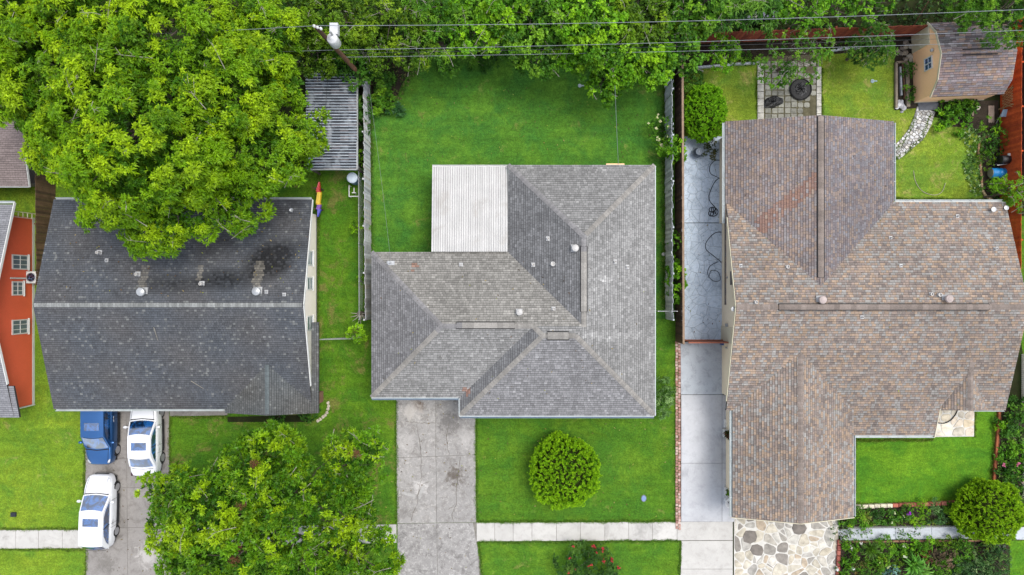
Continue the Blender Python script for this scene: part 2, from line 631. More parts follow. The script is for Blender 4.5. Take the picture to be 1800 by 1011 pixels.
class Roof:
    def __init__(s, wings):
        s.w = wings

    def z(s, x, y):
        return max(w.z(x, y) for w in s.w)

    def pieces(s):
        out = []
        big = [(-90, -90), (90, -90), (90, 90), (-90, 90)]
        for i, w in enumerate(s.w):
            for ki, k in enumerate(w.planes):
                hs = list(w.bounds) + [(k[0], k[1], k[2] - w.zmin)]
                hs += [(m[0] - k[0], m[1] - k[1], m[2] - k[2]) for mi, m in enumerate(w.planes) if mi != ki]
                p = clip(big, hs)
                if not p:
                    continue
                ps = [p]
                for j, v in enumerate(s.w):
                    if j == i:
                        continue
                    new = []
                    for p in ps:
                        rem = p
                        outs_h = list(v.bounds) + [(m[0], m[1], m[2] - v.zmin) for m in v.planes]
                        for g in outs_h:
                            if len(rem) < 3:
                                break
                            ins, o = split(rem, g)
                            if len(o) > 2 and abs(area(o)) > 1e-5:
                                new.append(o)
                            rem = ins
                        for m in v.planes:
                            if len(rem) < 3:
                                break
                            d = (k[0] - m[0], k[1] - m[1], k[2] - m[2])
                            if max(abs(t) for t in d) < 1e-9:
                                if i < j:
                                    new.append(rem)
                                    rem = []
                                continue
                            ins, o = split(rem, d)
                            if len(ins) > 2 and abs(area(ins)) > 1e-5:
                                new.append(ins)
                            rem = o
                    ps = [p for p in new if len(p) > 2 and abs(area(p)) > 1e-5]
                for p in ps:
                    if area(p) < 0:
                        p = p[::-1]
                    out.append(((i, ki), k, w.zmin, p))
        return out


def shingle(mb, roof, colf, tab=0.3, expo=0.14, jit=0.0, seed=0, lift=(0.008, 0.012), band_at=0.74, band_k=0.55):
    """courses of single shingle tabs over every slope of the roof"""
    for (pid, k, zmin, poly) in roof.pieces():
        a, b, c = k
        g = math.hypot(a, b)
        ux, uy = a / g, b / g
        tx, ty = -uy, ux
        e = expo / math.sqrt(1 + g * g)
        v0 = (zmin - c) / g
        vs_ = [p[0] * ux + p[1] * uy for p in poly]
        ts_ = [p[0] * tx + p[1] * ty for p in poly]
        r0, r1 = int(math.floor((min(vs_) - v0) / e)), int(math.ceil((max(vs_) - v0) / e))
        pseed = (round(a * 977) * 31 + round(b * 977) * 57 + seed) % 100003
        tmin = -60.0
        for r in range(r0, r1):
            va = v0 + r * e
            band = clip(poly, [(ux, uy, -va), (-ux, -uy, va + e)])
            if not band:
                continue
            rs = np.random.RandomState((pseed * 613 + (r + 500) * 7919) % 2147483647)
            off = rs.rand() * tab if jit else (r % 2) * tab * 0.5 + rs.rand() * 0.02
            nb = 420
            rnd = rs.rand(nb, 3)
            bt = [p[0] * tx + p[1] * ty for p in band]
            k0 = int((min(bt) - tmin - off) / tab) - 1
            k1 = int((max(bt) - tmin - off) / tab) + 2
            for q in range(k0, k1):
                qa, qb = rnd[q % nb], rnd[(q + 1) % nb]
                ta = tmin + off + q * tab + (qa[0] - 0.5) * jit * tab
                tb = tmin + off + (q + 1) * tab + (qb[0] - 0.5) * jit * tab - 0.009
                pc = clip(band, [(tx, ty, -ta), (-tx, -ty, tb)])
                if not pc:
                    continue
                cx = sum(p[0] for p in pc) / len(pc)
                cy = sum(p[1] for p in pc) / len(pc)
                col = colf(cx, cy, qa[1], qa[2], pid)
                th = lift[0] + (lift[1] - lift[0]) * qa[2]
                pts = []
                for x, y in pc:
                    f = 1 - (x * ux + y * uy - va) / e
                    pts.append((x, y, a * x + b * y + c + 0.012 + th * f))
                lo = [(p[0], p[1]) for p in pc]
                for hs, cc in (((-ux, -uy, va + e * band_at), col), ((ux, uy, -va - e * band_at), tuple(t * band_k for t in col))):  # upper strip of each tab darkened: shadow line below next course painted in
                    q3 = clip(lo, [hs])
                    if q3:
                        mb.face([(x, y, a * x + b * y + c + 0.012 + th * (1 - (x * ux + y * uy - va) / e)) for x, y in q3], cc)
                n = len(pc)
                for i in range(n):
                    p, q2 = pc[i], pc[(i + 1) % n]
                    if abs(p[0] * ux + p[1] * uy - va) < 1e-4 and abs(q2[0] * ux + q2[1] * uy - va) < 1e-4:
                        zp, zq = a * p[0] + b * p[1] + c, a * q2[0] + b * q2[1] + c
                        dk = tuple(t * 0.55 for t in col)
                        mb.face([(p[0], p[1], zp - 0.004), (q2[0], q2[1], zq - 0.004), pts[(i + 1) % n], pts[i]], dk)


def deck(mb, roof, thick=0.14):
    for (pid, k, zmin, poly) in roof.pieces():
        a, b, c = k
        n = len(poly)
        top = [(x, y, a * x + b * y + c) for x, y in poly]
        bot = [(x, y, a * x + b * y + c - thick) for x, y in poly]
        mb.mesh(top + bot, [tuple(range(n)), tuple(range(2 * n - 1, n - 1, -1))] + [(i, n + i, n + (i + 1) % n, (i + 1) % n) for i in range(n)])


def ridge_cap(mb, roof, p0, p1, colf, w=0.15, expo=0.14, lift=0.03):
    p0, p1 = Vector(p0), Vector(p1)
    L = (p1 - p0).length
    d = (p1 - p0) / L
    s = Vector((-d.y, d.x))
    n = max(1, int(L / expo))
    for i in range(n):
        a, b = p0 + d * (L * i / n), p0 + d * (L * (i + 1) / n - 0.004)
        col = colf(a.x, a.y, random.random(), random.random(), 'cap')
        rows = []
        for q, l in ((a, lift), (b, lift + 0.008)):
            zc = roof.z(q.x, q.y)
            r = []
            for sg in (-1, 0, 1):
                e = q + s * (sg * w)
                z = roof.z(e.x, e.y)
                if z < 0:
                    z = zc - 0.05
                r.append((e.x, e.y, z + l if sg else max(zc + l, z + l)))
            rows.append(r)
        (a0, a1, a2), (b0, b1, b2) = rows
        mb.face([a0, b0, b1, a1][::-1], col)
        mb.face([a1, b1, b2, a2][::-1], col)
        dk = tuple(t * 0.5 for t in col)
        for lo, hi in ((b0, b1), (b1, b2)):
            mb.face([(lo[0], lo[1], lo[2] - 0.03), lo, hi, (hi[0], hi[1], hi[2] - 0.03)], dk)


def ridge_caps(rf, roof, segs, colf, w=0.15):
    for a, b in segs:
        mb = MB()
        ridge_cap(mb, roof, a, b, colf, w)
        mb.build('ridge_cap', M['shingle'], rf, col=True)


def bars(name, mat, parent, lst, w, h):
    for p, q in lst:
        m = MB()
        m.bar(p, q, w, h)
        m.build(name, M[mat], parent)


def ridge_vent(house, roof, p0, p1, colf, w=0.16):
    """raised vent strip with dark gaps along both sides"""
    g = MB()
    p0v, p1v = Vector(p0), Vector(p1)
    d = (p1v - p0v).normalized()
    s = Vector((-d.y, d.x))
    zr = [max(roof.z(p.x, p.y), roof.z(p.x + s.x * 0.1, p.y + s.y * 0.1), roof.z(p.x - s.x * 0.1, p.y - s.y * 0.1)) for p in (p0v, p1v)]
    for sg in (-1, 1):
        o = s * (sg * (w + 0.028))
        zz = [min(roof.z(q.x + o.x, q.y + o.y), 99) for q in (p0v, p1v)]
        g.bar((p0v.x + o.x, p0v.y + o.y, zz[0] + 0.035), (p1v.x + o.x, p1v.y + o.y, zz[1] + 0.035), 0.042, 0.045)
    for q, zq in ((p0v, zr[0]), (p1v, zr[1])):
        a, b = q + s * w, q - s * w
        g.bar((a.x, a.y, zq + 0.0), (b.x, b.y, zq + 0.0), 0.02, 0.07)
    v = g.build('ridge_vent', M['vent_black'], house)
    c = MB()
    ridge_cap(c, roof, p0, p1, colf, w=w, expo=0.3, lift=0.06)
    c.build('vent_cover', M['shingle'], v, col=True)
    return v


def pipe_vent(house, roof, x, y, r=0.06, h=0.3, mat='white', base=0.18):
    base *= 0.88
    z = roof.z(x, y)
    m = MB()
    m.lathe([(r, -0.1), (r, h), (r * 0.7, h), (r * 0.7, h - 0.08)], (x, y, z), 10)
    v = m.build('vent_pipe', M[mat], house)
    m = MB()
    m.box(x - base, x + base * 0.8, y - base, y + base, z - 0.06, z + 0.045)
    m.build('flashing', M['flash'], v)


def round_vent(house, roof, x, y, r=0.26, mat='white', kind='cap'):
    z = roof.z(x, y)
    m = MB()
    m.lathe([(r * 0.5, -0.12), (r * 0.5, 0.22), (r, 0.26), (r * 1.02, 0.32), (r * 0.9, 0.38), (r * 0.35, 0.43), (0.02, 0.44)], (x, y, z), 18)
    v = m.build('roof_vent', M[mat], house, smooth=False)
    m = MB()
    m.box(x - r * 1.05, x + r * 0.95, y - r, y + r, z - 0.1, z + 0.05)
    m.build('flashing', M['flash'], v)


def gutter(house, pts, mat='gutter', w=0.11, h=0.1):
    for a, b in zip(pts[:-1], pts[1:]):
        m = MB()
        a, b = Vector(a), Vector(b)
        d = (b - a).normalized()
        s = Vector((-d.y, d.x, 0))
        m.bar(a, b, w, 0.012)
        m.bar(a + s * w / 2 + Vector((0, 0, h / 2)), b + s * w / 2 + Vector((0, 0, h / 2)), 0.022, h)
        m.bar(a - s * w / 2 + Vector((0, 0, h / 2)), b - s * w / 2 + Vector((0, 0, h / 2)), 0.022, h)
        L = (b - a).length
        for i in range(1, int(L / 1.1)):
            q = a + d * (i * 1.1)
            m.bar(q + s * w / 2 + Vector((0, 0, h)), q - s * w / 2 + Vector((0, 0, h)), 0.03, 0.012)
        m.build('gutter', M[mat], house)


def window_x(house, X, sgn, y0, y1, z0, z1, nv=1, nh=0, fw=0.07):
    """window in a wall facing +-X; frame proud of the wall, pane and muntins as sub-parts"""
    m = MB()
    o = X + sgn * 0.05
    xa, xb = min(X - sgn * 0.05, o), max(X - sgn * 0.05, o)
    for a, b, c, d in ((y0, y1, z0, z0 + fw), (y0, y1, z1 - fw, z1), (y0, y0 + fw, z0 + fw, z1 - fw), (y1 - fw, y1, z0 + fw, z1 - fw)):
        m.box(xa, xb, a, b, c, d)
    f = m.build('window', M['white'], house)
    p = MB()
    xp = X + sgn * 0.015
    p.box(min(xp, X - sgn * 0.03), max(xp, X - sgn * 0.03), y0 + fw, y1 - fw, z0 + fw, z1 - fw)
    p.build('pane', M['pane'], f)
    q = MB()
    xm0, xm1 = sorted((xp + sgn * 0.001, xp + sgn * 0.025))
    for i in range(nv):
        yc = y0 + (y1 - y0) * (i + 1) / (nv + 1)
        q.box(xm0, xm1, yc - 0.02, yc + 0.02, z0 + fw, z1 - fw)
    for i in range(nh):
        zc = z0 + (z1 - z0) * (i + 1) / (nh + 1)
        q.box(xm0, xm1 + 0.002 * sgn if sgn > 0 else xm1, y0 + fw, y1 - fw, zc - 0.02, zc + 0.02)
    if nv or nh:
        q.build('muntin', M['white'], f)
    s = MB()
    s.box(min(X, X + sgn * 0.1), max(X, X + sgn * 0.1), y0 - 0.05, y1 + 0.05, z0 - 0.05, z0 - 0.004)
    s.build('sill', M['white'], f)
    return f


# ------------------------------------------------------------------ foliage
def unit(v):
    return v / np.maximum(np.linalg.norm(v, axis=-1, keepdims=True), 1e-9)


def leaf_quads(P, A, n, L, Wd, spread=(0.5, 1.3), droop=0.25, col=None, jit=0.2, rng=RNG, flat=0.0, base_r=0.0):
    """n leaves round every spray point P (axis A): verts, quads, face colours"""
    S = len(P)
    up = np.array([0, 0, 1.0])
    A = unit(A)
    ref = np.where(np.abs(A[:, 2:3]) > 0.9, np.array([[1.0, 0, 0]]), np.array([[0, 0, 1.0]]))
    e1 = unit(np.cross(A, ref))
    e2 = np.cross(A, e1)
    phi = (np.arange(n)[None, :] * 2.39996 + rng.random((S, 1)) * 6.28 + rng.normal(0, 0.3, (S, n)))
    th = spread[0] + (spread[1] - spread[0]) * rng.random((S, n))
    if flat:
        phi = np.where(rng.random((S, n)) < 0.5, 0.0, math.pi) + rng.normal(0, 0.25, (S, n)) + rng.random((S, 1)) * 6.28
    d = A[:, None, :] * np.cos(th)[..., None] + (e1[:, None, :] * np.cos(phi)[..., None] + e2[:, None, :] * np.sin(phi)[..., None]) * np.sin(th)[..., None]
    ll = L * (0.65 + 0.7 * rng.random((S, n, 1)))
    base = P[:, None, :] + d * base_r + rng.normal(0, 0.04, (S, n, 3)) * L * 2
    tip = base + d * ll - up * droop * ll
    mid = base + d * ll * 0.5 - up * droop * ll * 0.12
    side = unit(np.cross(d, up * 1.0 + rng.normal(0, 0.45, (S, n, 3)))) * (Wd * 0.5) * (0.7 + 0.6 * rng.random((S, n, 1)))
    V = np.stack([base, mid + side, tip, mid - side], axis=2).reshape(-1, 3)
    Q = np.arange(S * n * 4).reshape(-1, 4)
    c = np.repeat(col, n, axis=0) * (1 + rng.normal(0, jit, (S * n, 1)))
    return V, Q, np.clip(c, 0.002, 1)


def merge(parts):
    V, Q, Cc, o = [], [], [], 0
    for v, q, c in parts:
        V.append(v)
        Q.append(q + o)
        Cc.append(c)
        o += len(v)
    return np.concatenate(V), np.concatenate(Q), np.concatenate(Cc)


def fib_dirs(n, rng, zlo=-1.0):
    i = np.arange(n) + 0.5
    z = 1 - (1 - zlo) * i / n
    a = i * 2.39996 + rng.random() * 6
    r = np.sqrt(np.maximum(0, 1 - z * z))
    return np.stack([r * np.cos(a), r * np.sin(a), z], 1)


def crown(name, lobes, parent, cols, leafL=0.2, leafW=0.075, n=7, gap=0.75, clump_r=0.55, sprays=26, droop=0.3, spread=(0.5, 1.3), mat='leaf', seed=1, tip=0.25, inner=0.5, flat_z=0.75, keep=1.0, zlo=-0.25):
    """lobes: (x,y,z,rx,ry,rz). cols: (deep, mid, young)"""
    rng = np.random.default_rng(seed)
    P, A, Cc, Kc = [], [], [], []
    deep, mid, young = (np.array(c) for c in cols)
    clumps = []
    for li, (x, y, z, rx, ry, rz) in enumerate(lobes):
        c = np.array([x, y, z])
        R = np.array([rx, ry, rz])
        m = max(4, int(2 * math.pi * ((rx + ry + rz) / 3) ** 2 * (1 - zlo) / 2 * 1.3 / (gap * gap)))
        D = fib_dirs(m, rng, zlo) + rng.normal(0, 0.10, (m, 3))
        D = unit(D)
        f = 0.80 + 0.28 * rng.random((m, 1)) + 0.12 * np.sin(D[:, :1] * 5 + li) * np.cos(D[:, 1:2] * 4.3 + li * 2)
        Q = c + D * R * f
        ok = np.ones(m, bool)
        for lj, (x2, y2, z2, a2, b2, c2) in enumerate(lobes):
            if lj != li:
                q = ((Q - np.array([x2, y2, z2])) / np.array([a2, b2, c2]))
                ok &= (q * q).sum(1) > 0.62
        ok &= rng.random(m) < keep
        for q, d in zip(Q[ok], D[ok]):
            clumps.append((q, d, clump_r * (0.45 + 1.15 * rng.random() ** 1.4), 1.0))
        if inner > 0:
            mi = max(2, int(m * inner))
            Di = unit(rng.normal(0, 1, (mi, 3)))
            Qi = c + Di * R * (0.35 + 0.4 * rng.random((mi, 1)))
            for q, d in zip(Qi, Di):
                clumps.append((q, d, clump_r * 1.2, 0.0))
    for q, d, r, outer in clumps:
        k = max(4, int(sprays * (r / clump_r) ** 2 * (1 if outer else 0.6)))
        D = unit(rng.normal(0, 1, (k, 3)) + d * 0.7 + np.array([0, 0, 0.55]))
        p = q + D * np.array([r, r, r * flat_z]) * (0.45 + 0.62 * rng.random((k, 1)))
        P.append(p)
        A.append(unit(D * 0.75 + d * 0.35 + np.array([0, 0, 0.25]) + rng.normal(0, 0.25, (k, 3))))
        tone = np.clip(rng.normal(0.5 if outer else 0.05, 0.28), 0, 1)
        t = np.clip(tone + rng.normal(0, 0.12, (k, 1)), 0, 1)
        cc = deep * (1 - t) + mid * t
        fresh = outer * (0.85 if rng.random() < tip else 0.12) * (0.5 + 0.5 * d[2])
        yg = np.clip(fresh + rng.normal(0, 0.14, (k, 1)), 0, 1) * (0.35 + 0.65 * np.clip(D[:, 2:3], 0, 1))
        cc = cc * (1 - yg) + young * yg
        Cc.append(cc)
    P, A, Cc = np.concatenate(P), np.concatenate(A), np.concatenate(Cc)
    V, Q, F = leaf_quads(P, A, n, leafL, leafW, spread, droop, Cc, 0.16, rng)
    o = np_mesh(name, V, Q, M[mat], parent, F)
    return o, clumps


def trunk(parent, base, lobes, r=0.3, seed=3, clumps=None, twigs=40, twig_r=0.018):
    rng = random.Random(seed)
    b = Vector(base)
    cx = sum(l[0] for l in lobes) / len(lobes)
    cy = sum(l[1] for l in lobes) / len(lobes)
    zt = min(l[2] for l in lobes)
    fork = Vector((b.x * 0.7 + cx * 0.3, b.y * 0.7 + cy * 0.3, max(0.8, zt * 0.55)))
    m = MB()
    m.tube([b + Vector((0, 0, -0.1)), b + Vector((0, 0, 0.25)), (b + fork) / 2 + Vector((0.05, -0.04, 0)), fork], r * 1.25, 10, r1=r * 0.75)
    t = m.build('trunk', M['bark'], parent, smooth=True)
    for l in lobes:
        m = MB()
        e = Vector((l[0], l[1], l[2] + l[5] * 0.25))
        mid = fork.lerp(e, 0.5) + Vector((rng.uniform(-.3, .3), rng.uniform(-.3, .3), rng.uniform(0, .5)))
        m.tube([fork - Vector((0, 0, 0.1)), fork.lerp(mid, 0.5) + Vector((0, 0, .15)), mid, mid.lerp(e, 0.6) + Vector((rng.uniform(-.2, .2), rng.uniform(-.2, .2), 0)), e], r * 0.5, 7, r1=r * 0.12)
        for _ in range(5):
            s = mid.lerp(e, rng.random())
            d = Vector((rng.uniform(-1, 1), rng.uniform(-1, 1), rng.uniform(0.2, 0.9))).normalized()
            q = Vector((l[0] + d.x * l[3] * .9, l[1] + d.y * l[4] * .9, l[2] + d.z * l[5] * .9))
            m.tube([s, s.lerp(q, 0.5) + Vector((rng.uniform(-.2, .2), rng.uniform(-.2, .2), rng.uniform(0, .2))), q], r * 0.13, 5, r1=0.012)
        m.build('limb', M['bark'], t, smooth=True)
    if clumps and twigs:
        oc = [c for c in clumps if c[3] > 0.5 and c[1][2] > 0.05]
        for c in rng.sample(oc, min(twigs, len(oc))):
            q, d, rr = Vector(c[0].tolist()), Vector(c[1].tolist()), c[2]
            m = MB()
            s = Vector((rng.uniform(-1, 1), rng.uniform(-1, 1), 0)).normalized()
            p = q + d * rr * 0.35 + Vector((0, 0, rr * .5))
            a = p - s * rr * 1.3 - Vector((0, 0, 0.45))
            e = p + s * rr * rng.uniform(.2, .9) + Vector((0, 0, .12))
            m.tube([a, a.lerp(e, .5) + Vector((rng.uniform(-.1, .1), rng.uniform(-.1, .1), .08)), e], twig_r, 4, r1=0.006)
            for _ in range(3):
                f = a.lerp(e, rng.uniform(.4, .9))
                g = f + (s * rng.uniform(.2, .7) + Vector((rng.uniform(-.6, .6), rng.uniform(-.6, .6), rng.uniform(0, .3)))) * rr * .8
                m.tube([f, f.lerp(g, .5) + Vector((0, 0, .04)), g], twig_r * .6, 4, r1=0.005)
            m.build('bare_twig', M['twig'], parent)
    return t


def lob(px, py, z, r, rz=None):
    x, y = W(px, py, z)
    return (x, y, z, r, r, rz or r * 0.7)


def tree(label, lobes, cols, base=None, group=None, r=0.25, name='tree', twigs=25, cat='tree', **kw):
    if base is None:
        base = (sum(l[0] for l in lobes) / len(lobes), sum(l[1] for l in lobes) / len(lobes), 0)
    t = thing(name, label, cat, base, group)
    o, cl = crown('crown', lobes, t, cols, **kw)
    trunk(t, base, lobes, r, kw.get('seed', 1), cl, twigs)
    return t


G_DEEP = (0.022, 0.062, 0.006)


def bush(label, px, py, rad, h, cols, cat='bush', name='bush', leafL=0.12, leafW=0.06, n=6, sprays=14, gap=0.4, clump_r=0.26, seed=1, group=None, mat='leaf', z0=0.0, ry=None, flowers=None, droop=0.25, spread=(0.5, 1.35), tip=0.25):
    x, y = W(px, py, z0 + h * 0.6)
    t = thing(name, label, cat, (x, y, z0), group)
    lobes = [(x, y, z0 + h * 0.45, rad, ry or rad, h * 0.5)]
    o, cl = crown('foliage', lobes, t, cols, leafL, leafW, n, gap, clump_r, sprays, droop, spread, mat, seed, tip, 0.4, 0.8)
    m = MB()
    rr = random.Random(seed)
    for _ in range(4):
        a = rr.uniform(0, 6.28)
        m.tube([(x, y, z0 - 0.03), (x + math.cos(a) * rad * .25, y + math.sin(a) * rad * .25, z0 + h * .35), (x + math.cos(a) * rad * .6, y + math.sin(a) * rad * .6, z0 + h * .7)], 0.025, 5, r1=0.008)
    m.build('stem', M['bark'], t)
    if flowers:
        fl(t, flowers, cl, seed)
    return t


def flower_mesh(r, col, rng, petals=6):
    P = np.zeros((1, 3))
    V, Q, F = leaf_quads(P, np.array([[0, 0, 1.0]]), petals, r, r * 0.8, (0.9, 1.35), 0.1, np.array([col]), 0.12, rng)
    V2, Q2, F2 = leaf_quads(P + [[0, 0, r * .1]], np.array([[0, 0, 1.0]]), petals, r * .6, r * 0.6, (0.3, 0.8), 0.0, np.array([col]) * 1.1, 0.12, rng)
    return merge([(V, Q, F), (V2, Q2, F2)])


def fl(t, spec, clumps, seed):
    """spec: (colour, count, radius) - each blossom an own part"""
    rng = np.random.default_rng(seed + 77)
    col, cnt, rad = spec
    oc = [c for c in clumps if c[3] > 0.5 and c[1][2] > 0.0]
    proto = None
    V, Q, F = flower_mesh(rad, col, rng)
    base = np.array(wl(t))
    for i in range(cnt):
        c = oc[int(rng.integers(len(oc)))]
        p = c[0] + unit(c[1] + np.array([0, 0, .6])) * c[2] * 1.05 + rng.normal(0, 0.05, 3)
        if proto is None:
            proto = np_mesh('flower', V + base, Q, M['petal'], t, F)
            o = proto
        else:
            o = proto.copy()
            COL.objects.link(o)
            o.parent = t
        o.location = tuple(p - base)
        s = 0.7 + 0.6 * rng.random()
        o.scale = (s, s, s)
        o.rotation_euler = (rng.normal(0, .3), rng.normal(0, .3), rng.random() * 6)


def topiary(label, px, py, rx, ry, h, cols, seed=1, cat='shrub', name='clipped_shrub', group=None, bump_amp=0.09):
    """clipped globe: upright fans of scale foliage, dark gaps between"""
    rng = np.random.default_rng(seed)
    zc = h * 0.5
    x, y = W(px, py, zc)
    t = thing(name, label, cat, (x, y, 0), group)
    n = int(4 * math.pi * ((rx + ry + h / 2) / 3) ** 2 * 0.8 / (0.155 ** 2))
    D = unit(fib_dirs(n, rng, -0.62) + rng.normal(0, 0.03, (n, 3)))
    f = 1 + bump_amp * (np.sin(D[:, 0] * 7 + seed) * np.cos(D[:, 1] * 6 + seed * 2) + np.sin(D[:, 2] * 5 + D[:, 0] * 4 + seed)) * .7 + rng.normal(0, 0.03, n)
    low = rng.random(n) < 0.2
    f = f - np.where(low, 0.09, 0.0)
    C0 = np.array([x, y, zc]) + D * np.array([rx, ry, h / 2]) * f[:, None]
    deep, mid, young = (np.array(c) for c in cols)
    P, A, cc = [], [], []
    for k in range(5):
        P.append(C0 + rng.normal(0, 0.036, (n, 3)) + D * 0.02 * k)
        A.append(unit(D * 0.8 + np.array([0, 0, .5]) + rng.normal(0, .42, (n, 3))))
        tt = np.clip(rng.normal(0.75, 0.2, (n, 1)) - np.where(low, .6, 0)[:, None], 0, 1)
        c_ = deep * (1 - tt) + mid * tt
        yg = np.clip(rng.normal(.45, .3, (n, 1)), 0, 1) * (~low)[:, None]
        cc.append(c_ * (1 - yg) + young * yg)
    P, A, cc = np.concatenate(P), np.concatenate(A), np.concatenate(cc)
    V, Q, F = leaf_quads(P, A, 6, 0.115, 0.05, (0.1, 1.15), 0.0, cc, 0.14, rng)
    np_mesh('foliage', V, Q, M['leaf_soft'], t, F)
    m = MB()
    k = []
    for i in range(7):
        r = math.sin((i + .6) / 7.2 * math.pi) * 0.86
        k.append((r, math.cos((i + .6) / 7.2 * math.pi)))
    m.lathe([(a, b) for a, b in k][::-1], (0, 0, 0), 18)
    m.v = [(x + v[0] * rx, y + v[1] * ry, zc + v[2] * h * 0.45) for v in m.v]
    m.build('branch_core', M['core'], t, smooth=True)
    m = MB()
    m.tube([(x, y, -0.05), (x, y, h * .3)], 0.09, 8, r1=0.06)
    m.build('trunk', M['bark'], t)
    return t


def blades(label, px, py, rad, h, col, n=40, w=0.05, cat='plant', name='strap_leaf_plant', seed=1, group=None, arch=0.6, z0=0.0, mat='leaf_gloss', col2=None, flowers=None):
    """rosette of long arching strap leaves"""
    rng = np.random.default_rng(seed)
    x, y = W(px, py, z0 + h * 0.5)
    t = thing(name, label, cat, (x, y, z0), group)
    parts = []
    segs = 4
    ph = np.arange(n) * 2.39996 + rng.normal(0, .2, n)
    R = rad * (0.55 + 0.5 * rng.random(n))
    hh = h * (0.6 + 0.5 * rng.random(n))
    pts = []
    for i in range(segs + 1):
        s = i / segs
        rr = R * (s ** 0.9)
        zz = z0 + hh * (np.sin(s * math.pi * (0.5 + arch * 0.35)))
        pts.append(np.stack([x + np.cos(ph) * rr, y + np.sin(ph) * rr, zz], 1))
    sd = np.stack([-np.sin(ph), np.cos(ph), rng.normal(0, .3, n)], 1)
    V, Q, o = [], [], 0
    wid = [0.7, 1.0, 0.85, 0.55, 0.06]
    A = np.stack([np.stack([pts[i] + sd * w * .5 * wid[i], pts[i] - sd * w * .5 * wid[i]], 1) for i in range(segs + 1)], 1)  # n,5,2,3
    V = A.reshape(-1, 3)
    Q = []
    for k in range(n):
        for i in range(segs):
            b = k * (segs + 1) * 2 + i * 2
            Q.append((b, b + 1, b + 3, b + 2))
    c = np.array(col) * (1 + rng.normal(0, .2, (n, 1)))
    if col2 is not None:
        msk = rng.random((n, 1)) < .3
        c = np.where(msk, np.array(col2) * (1 + rng.normal(0, .1, (n, 1))), c)
    F = np.repeat(np.clip(c, .003, 1), segs, axis=0)
    np_mesh('foliage', V, np.array(Q), M[mat], t, F)
    if flowers:
        cl = [(np.array([x + rng.normal(0, rad * .4), y + rng.normal(0, rad * .4), z0 + h * .9]), np.array([0, 0, 1.0]), 0.05, 1.0) for _ in range(12)]
        fl(t, flowers, cl, seed)
    return t


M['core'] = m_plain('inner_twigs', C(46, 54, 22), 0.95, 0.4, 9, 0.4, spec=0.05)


def ground_cover(name, label, poly_px, cols, dens=60, h=0.12, leafL=0.09, leafW=0.05, n=4, seed=5, mat='leaf'):
    """leafy ground cover over a polygon: stuff"""
    rng = np.random.default_rng(seed)
    poly = [W(*p) for p in poly_px]
    xs, ys = [p[0] for p in poly], [p[1] for p in poly]
    cnt = int((max(xs) - min(xs)) * (max(ys) - min(ys)) * dens)
    X = rng.uniform(min(xs), max(xs), cnt)
    Y = rng.uniform(min(ys), max(ys), cnt)
    ins = np.zeros(cnt, bool)
    m = len(poly)
    for i in range(m):
        (x1, y1), (x2, y2) = poly[i], poly[(i + 1) % m]
        cond = ((y1 > Y) != (y2 > Y))
        with np.errstate(divide='ignore', invalid='ignore'):
            xi = (x2 - x1) * (Y - y1) / (y2 - y1 + 1e-12) + x1
        ins ^= cond & (X < xi)
    P = np.stack([X, Y, rng.random(cnt) * h], 1)[ins]
    k = len(P)
    pat = 0.5 + 0.5 * np.sin(P[:, 0:1] * 2.1 + seed) * np.cos(P[:, 1:2] * 2.7)
    t = np.clip(pat + rng.normal(0, .3, (k, 1)), 0, 1)
    cc = np.array(cols[0]) * (1 - t) + np.array(cols[1]) * t
    yg = rng.random((k, 1)) < .18
    cc = np.where(yg, np.array(cols[2]), cc)
    V, Q, F = leaf_quads(P, np.tile([[0, 0, 1.0]], (k, 1)) + rng.normal(0, .25, (k, 3)), n, leafL, leafW, (0.5, 1.3), 0.15, cc, 0.18, rng)
    o = np_mesh(name, V, Q, M[mat], None, F)
    return tag(o, label, None, None, 'stuff')


def edge_grass(label, lines_px, mat='leaf', width=0.10, dens=230, cols=((.05, .13, .01), (.10, .22, .02), (.2, .28, .05)), h=0.07, seed=1, bias=0.0):
    """ragged grass blades leaning over the edges of the paving: stuff"""
    rng = np.random.default_rng(seed)
    P = []
    for ln in lines_px:
        for a, b in zip(ln[:-1], ln[1:]):
            A, B = np.array(W(*a)), np.array(W(*b))
            L = np.linalg.norm(B - A)
            k = int(L * dens * (.6 + .4 * rng.random()))
            t = rng.random(k)
            d = (B - A) / L
            nrm = np.array([-d[1], d[0]])
            wob = np.sin(t * L * 2.3 + seed) * .03 + np.sin(t * L * 7.1) * .02
            off = rng.normal(0, width * .45, k) + wob + bias
            xy = A + (B - A) * t[:, None] + nrm * off[:, None]
            P.append(np.column_stack([xy, np.full(k, .012)]))
    P = np.concatenate(P)
    k = len(P)
    t = rng.random((k, 1))
    cc = np.array(cols[0]) * (1 - t) + np.array(cols[1]) * t
    cc = np.where(rng.random((k, 1)) < .15, np.array(cols[2]), cc)
    V, Q, F = leaf_quads(P, np.tile([[0, 0, 1.0]], (k, 1)) + rng.normal(0, .3, (k, 3)), 3, h * 1.3, .022, (.5, 1.3), .1, cc, .18, rng)
    return tag(np_mesh('grass', V, Q, M[mat], None, F), label, None, None, 'stuff')


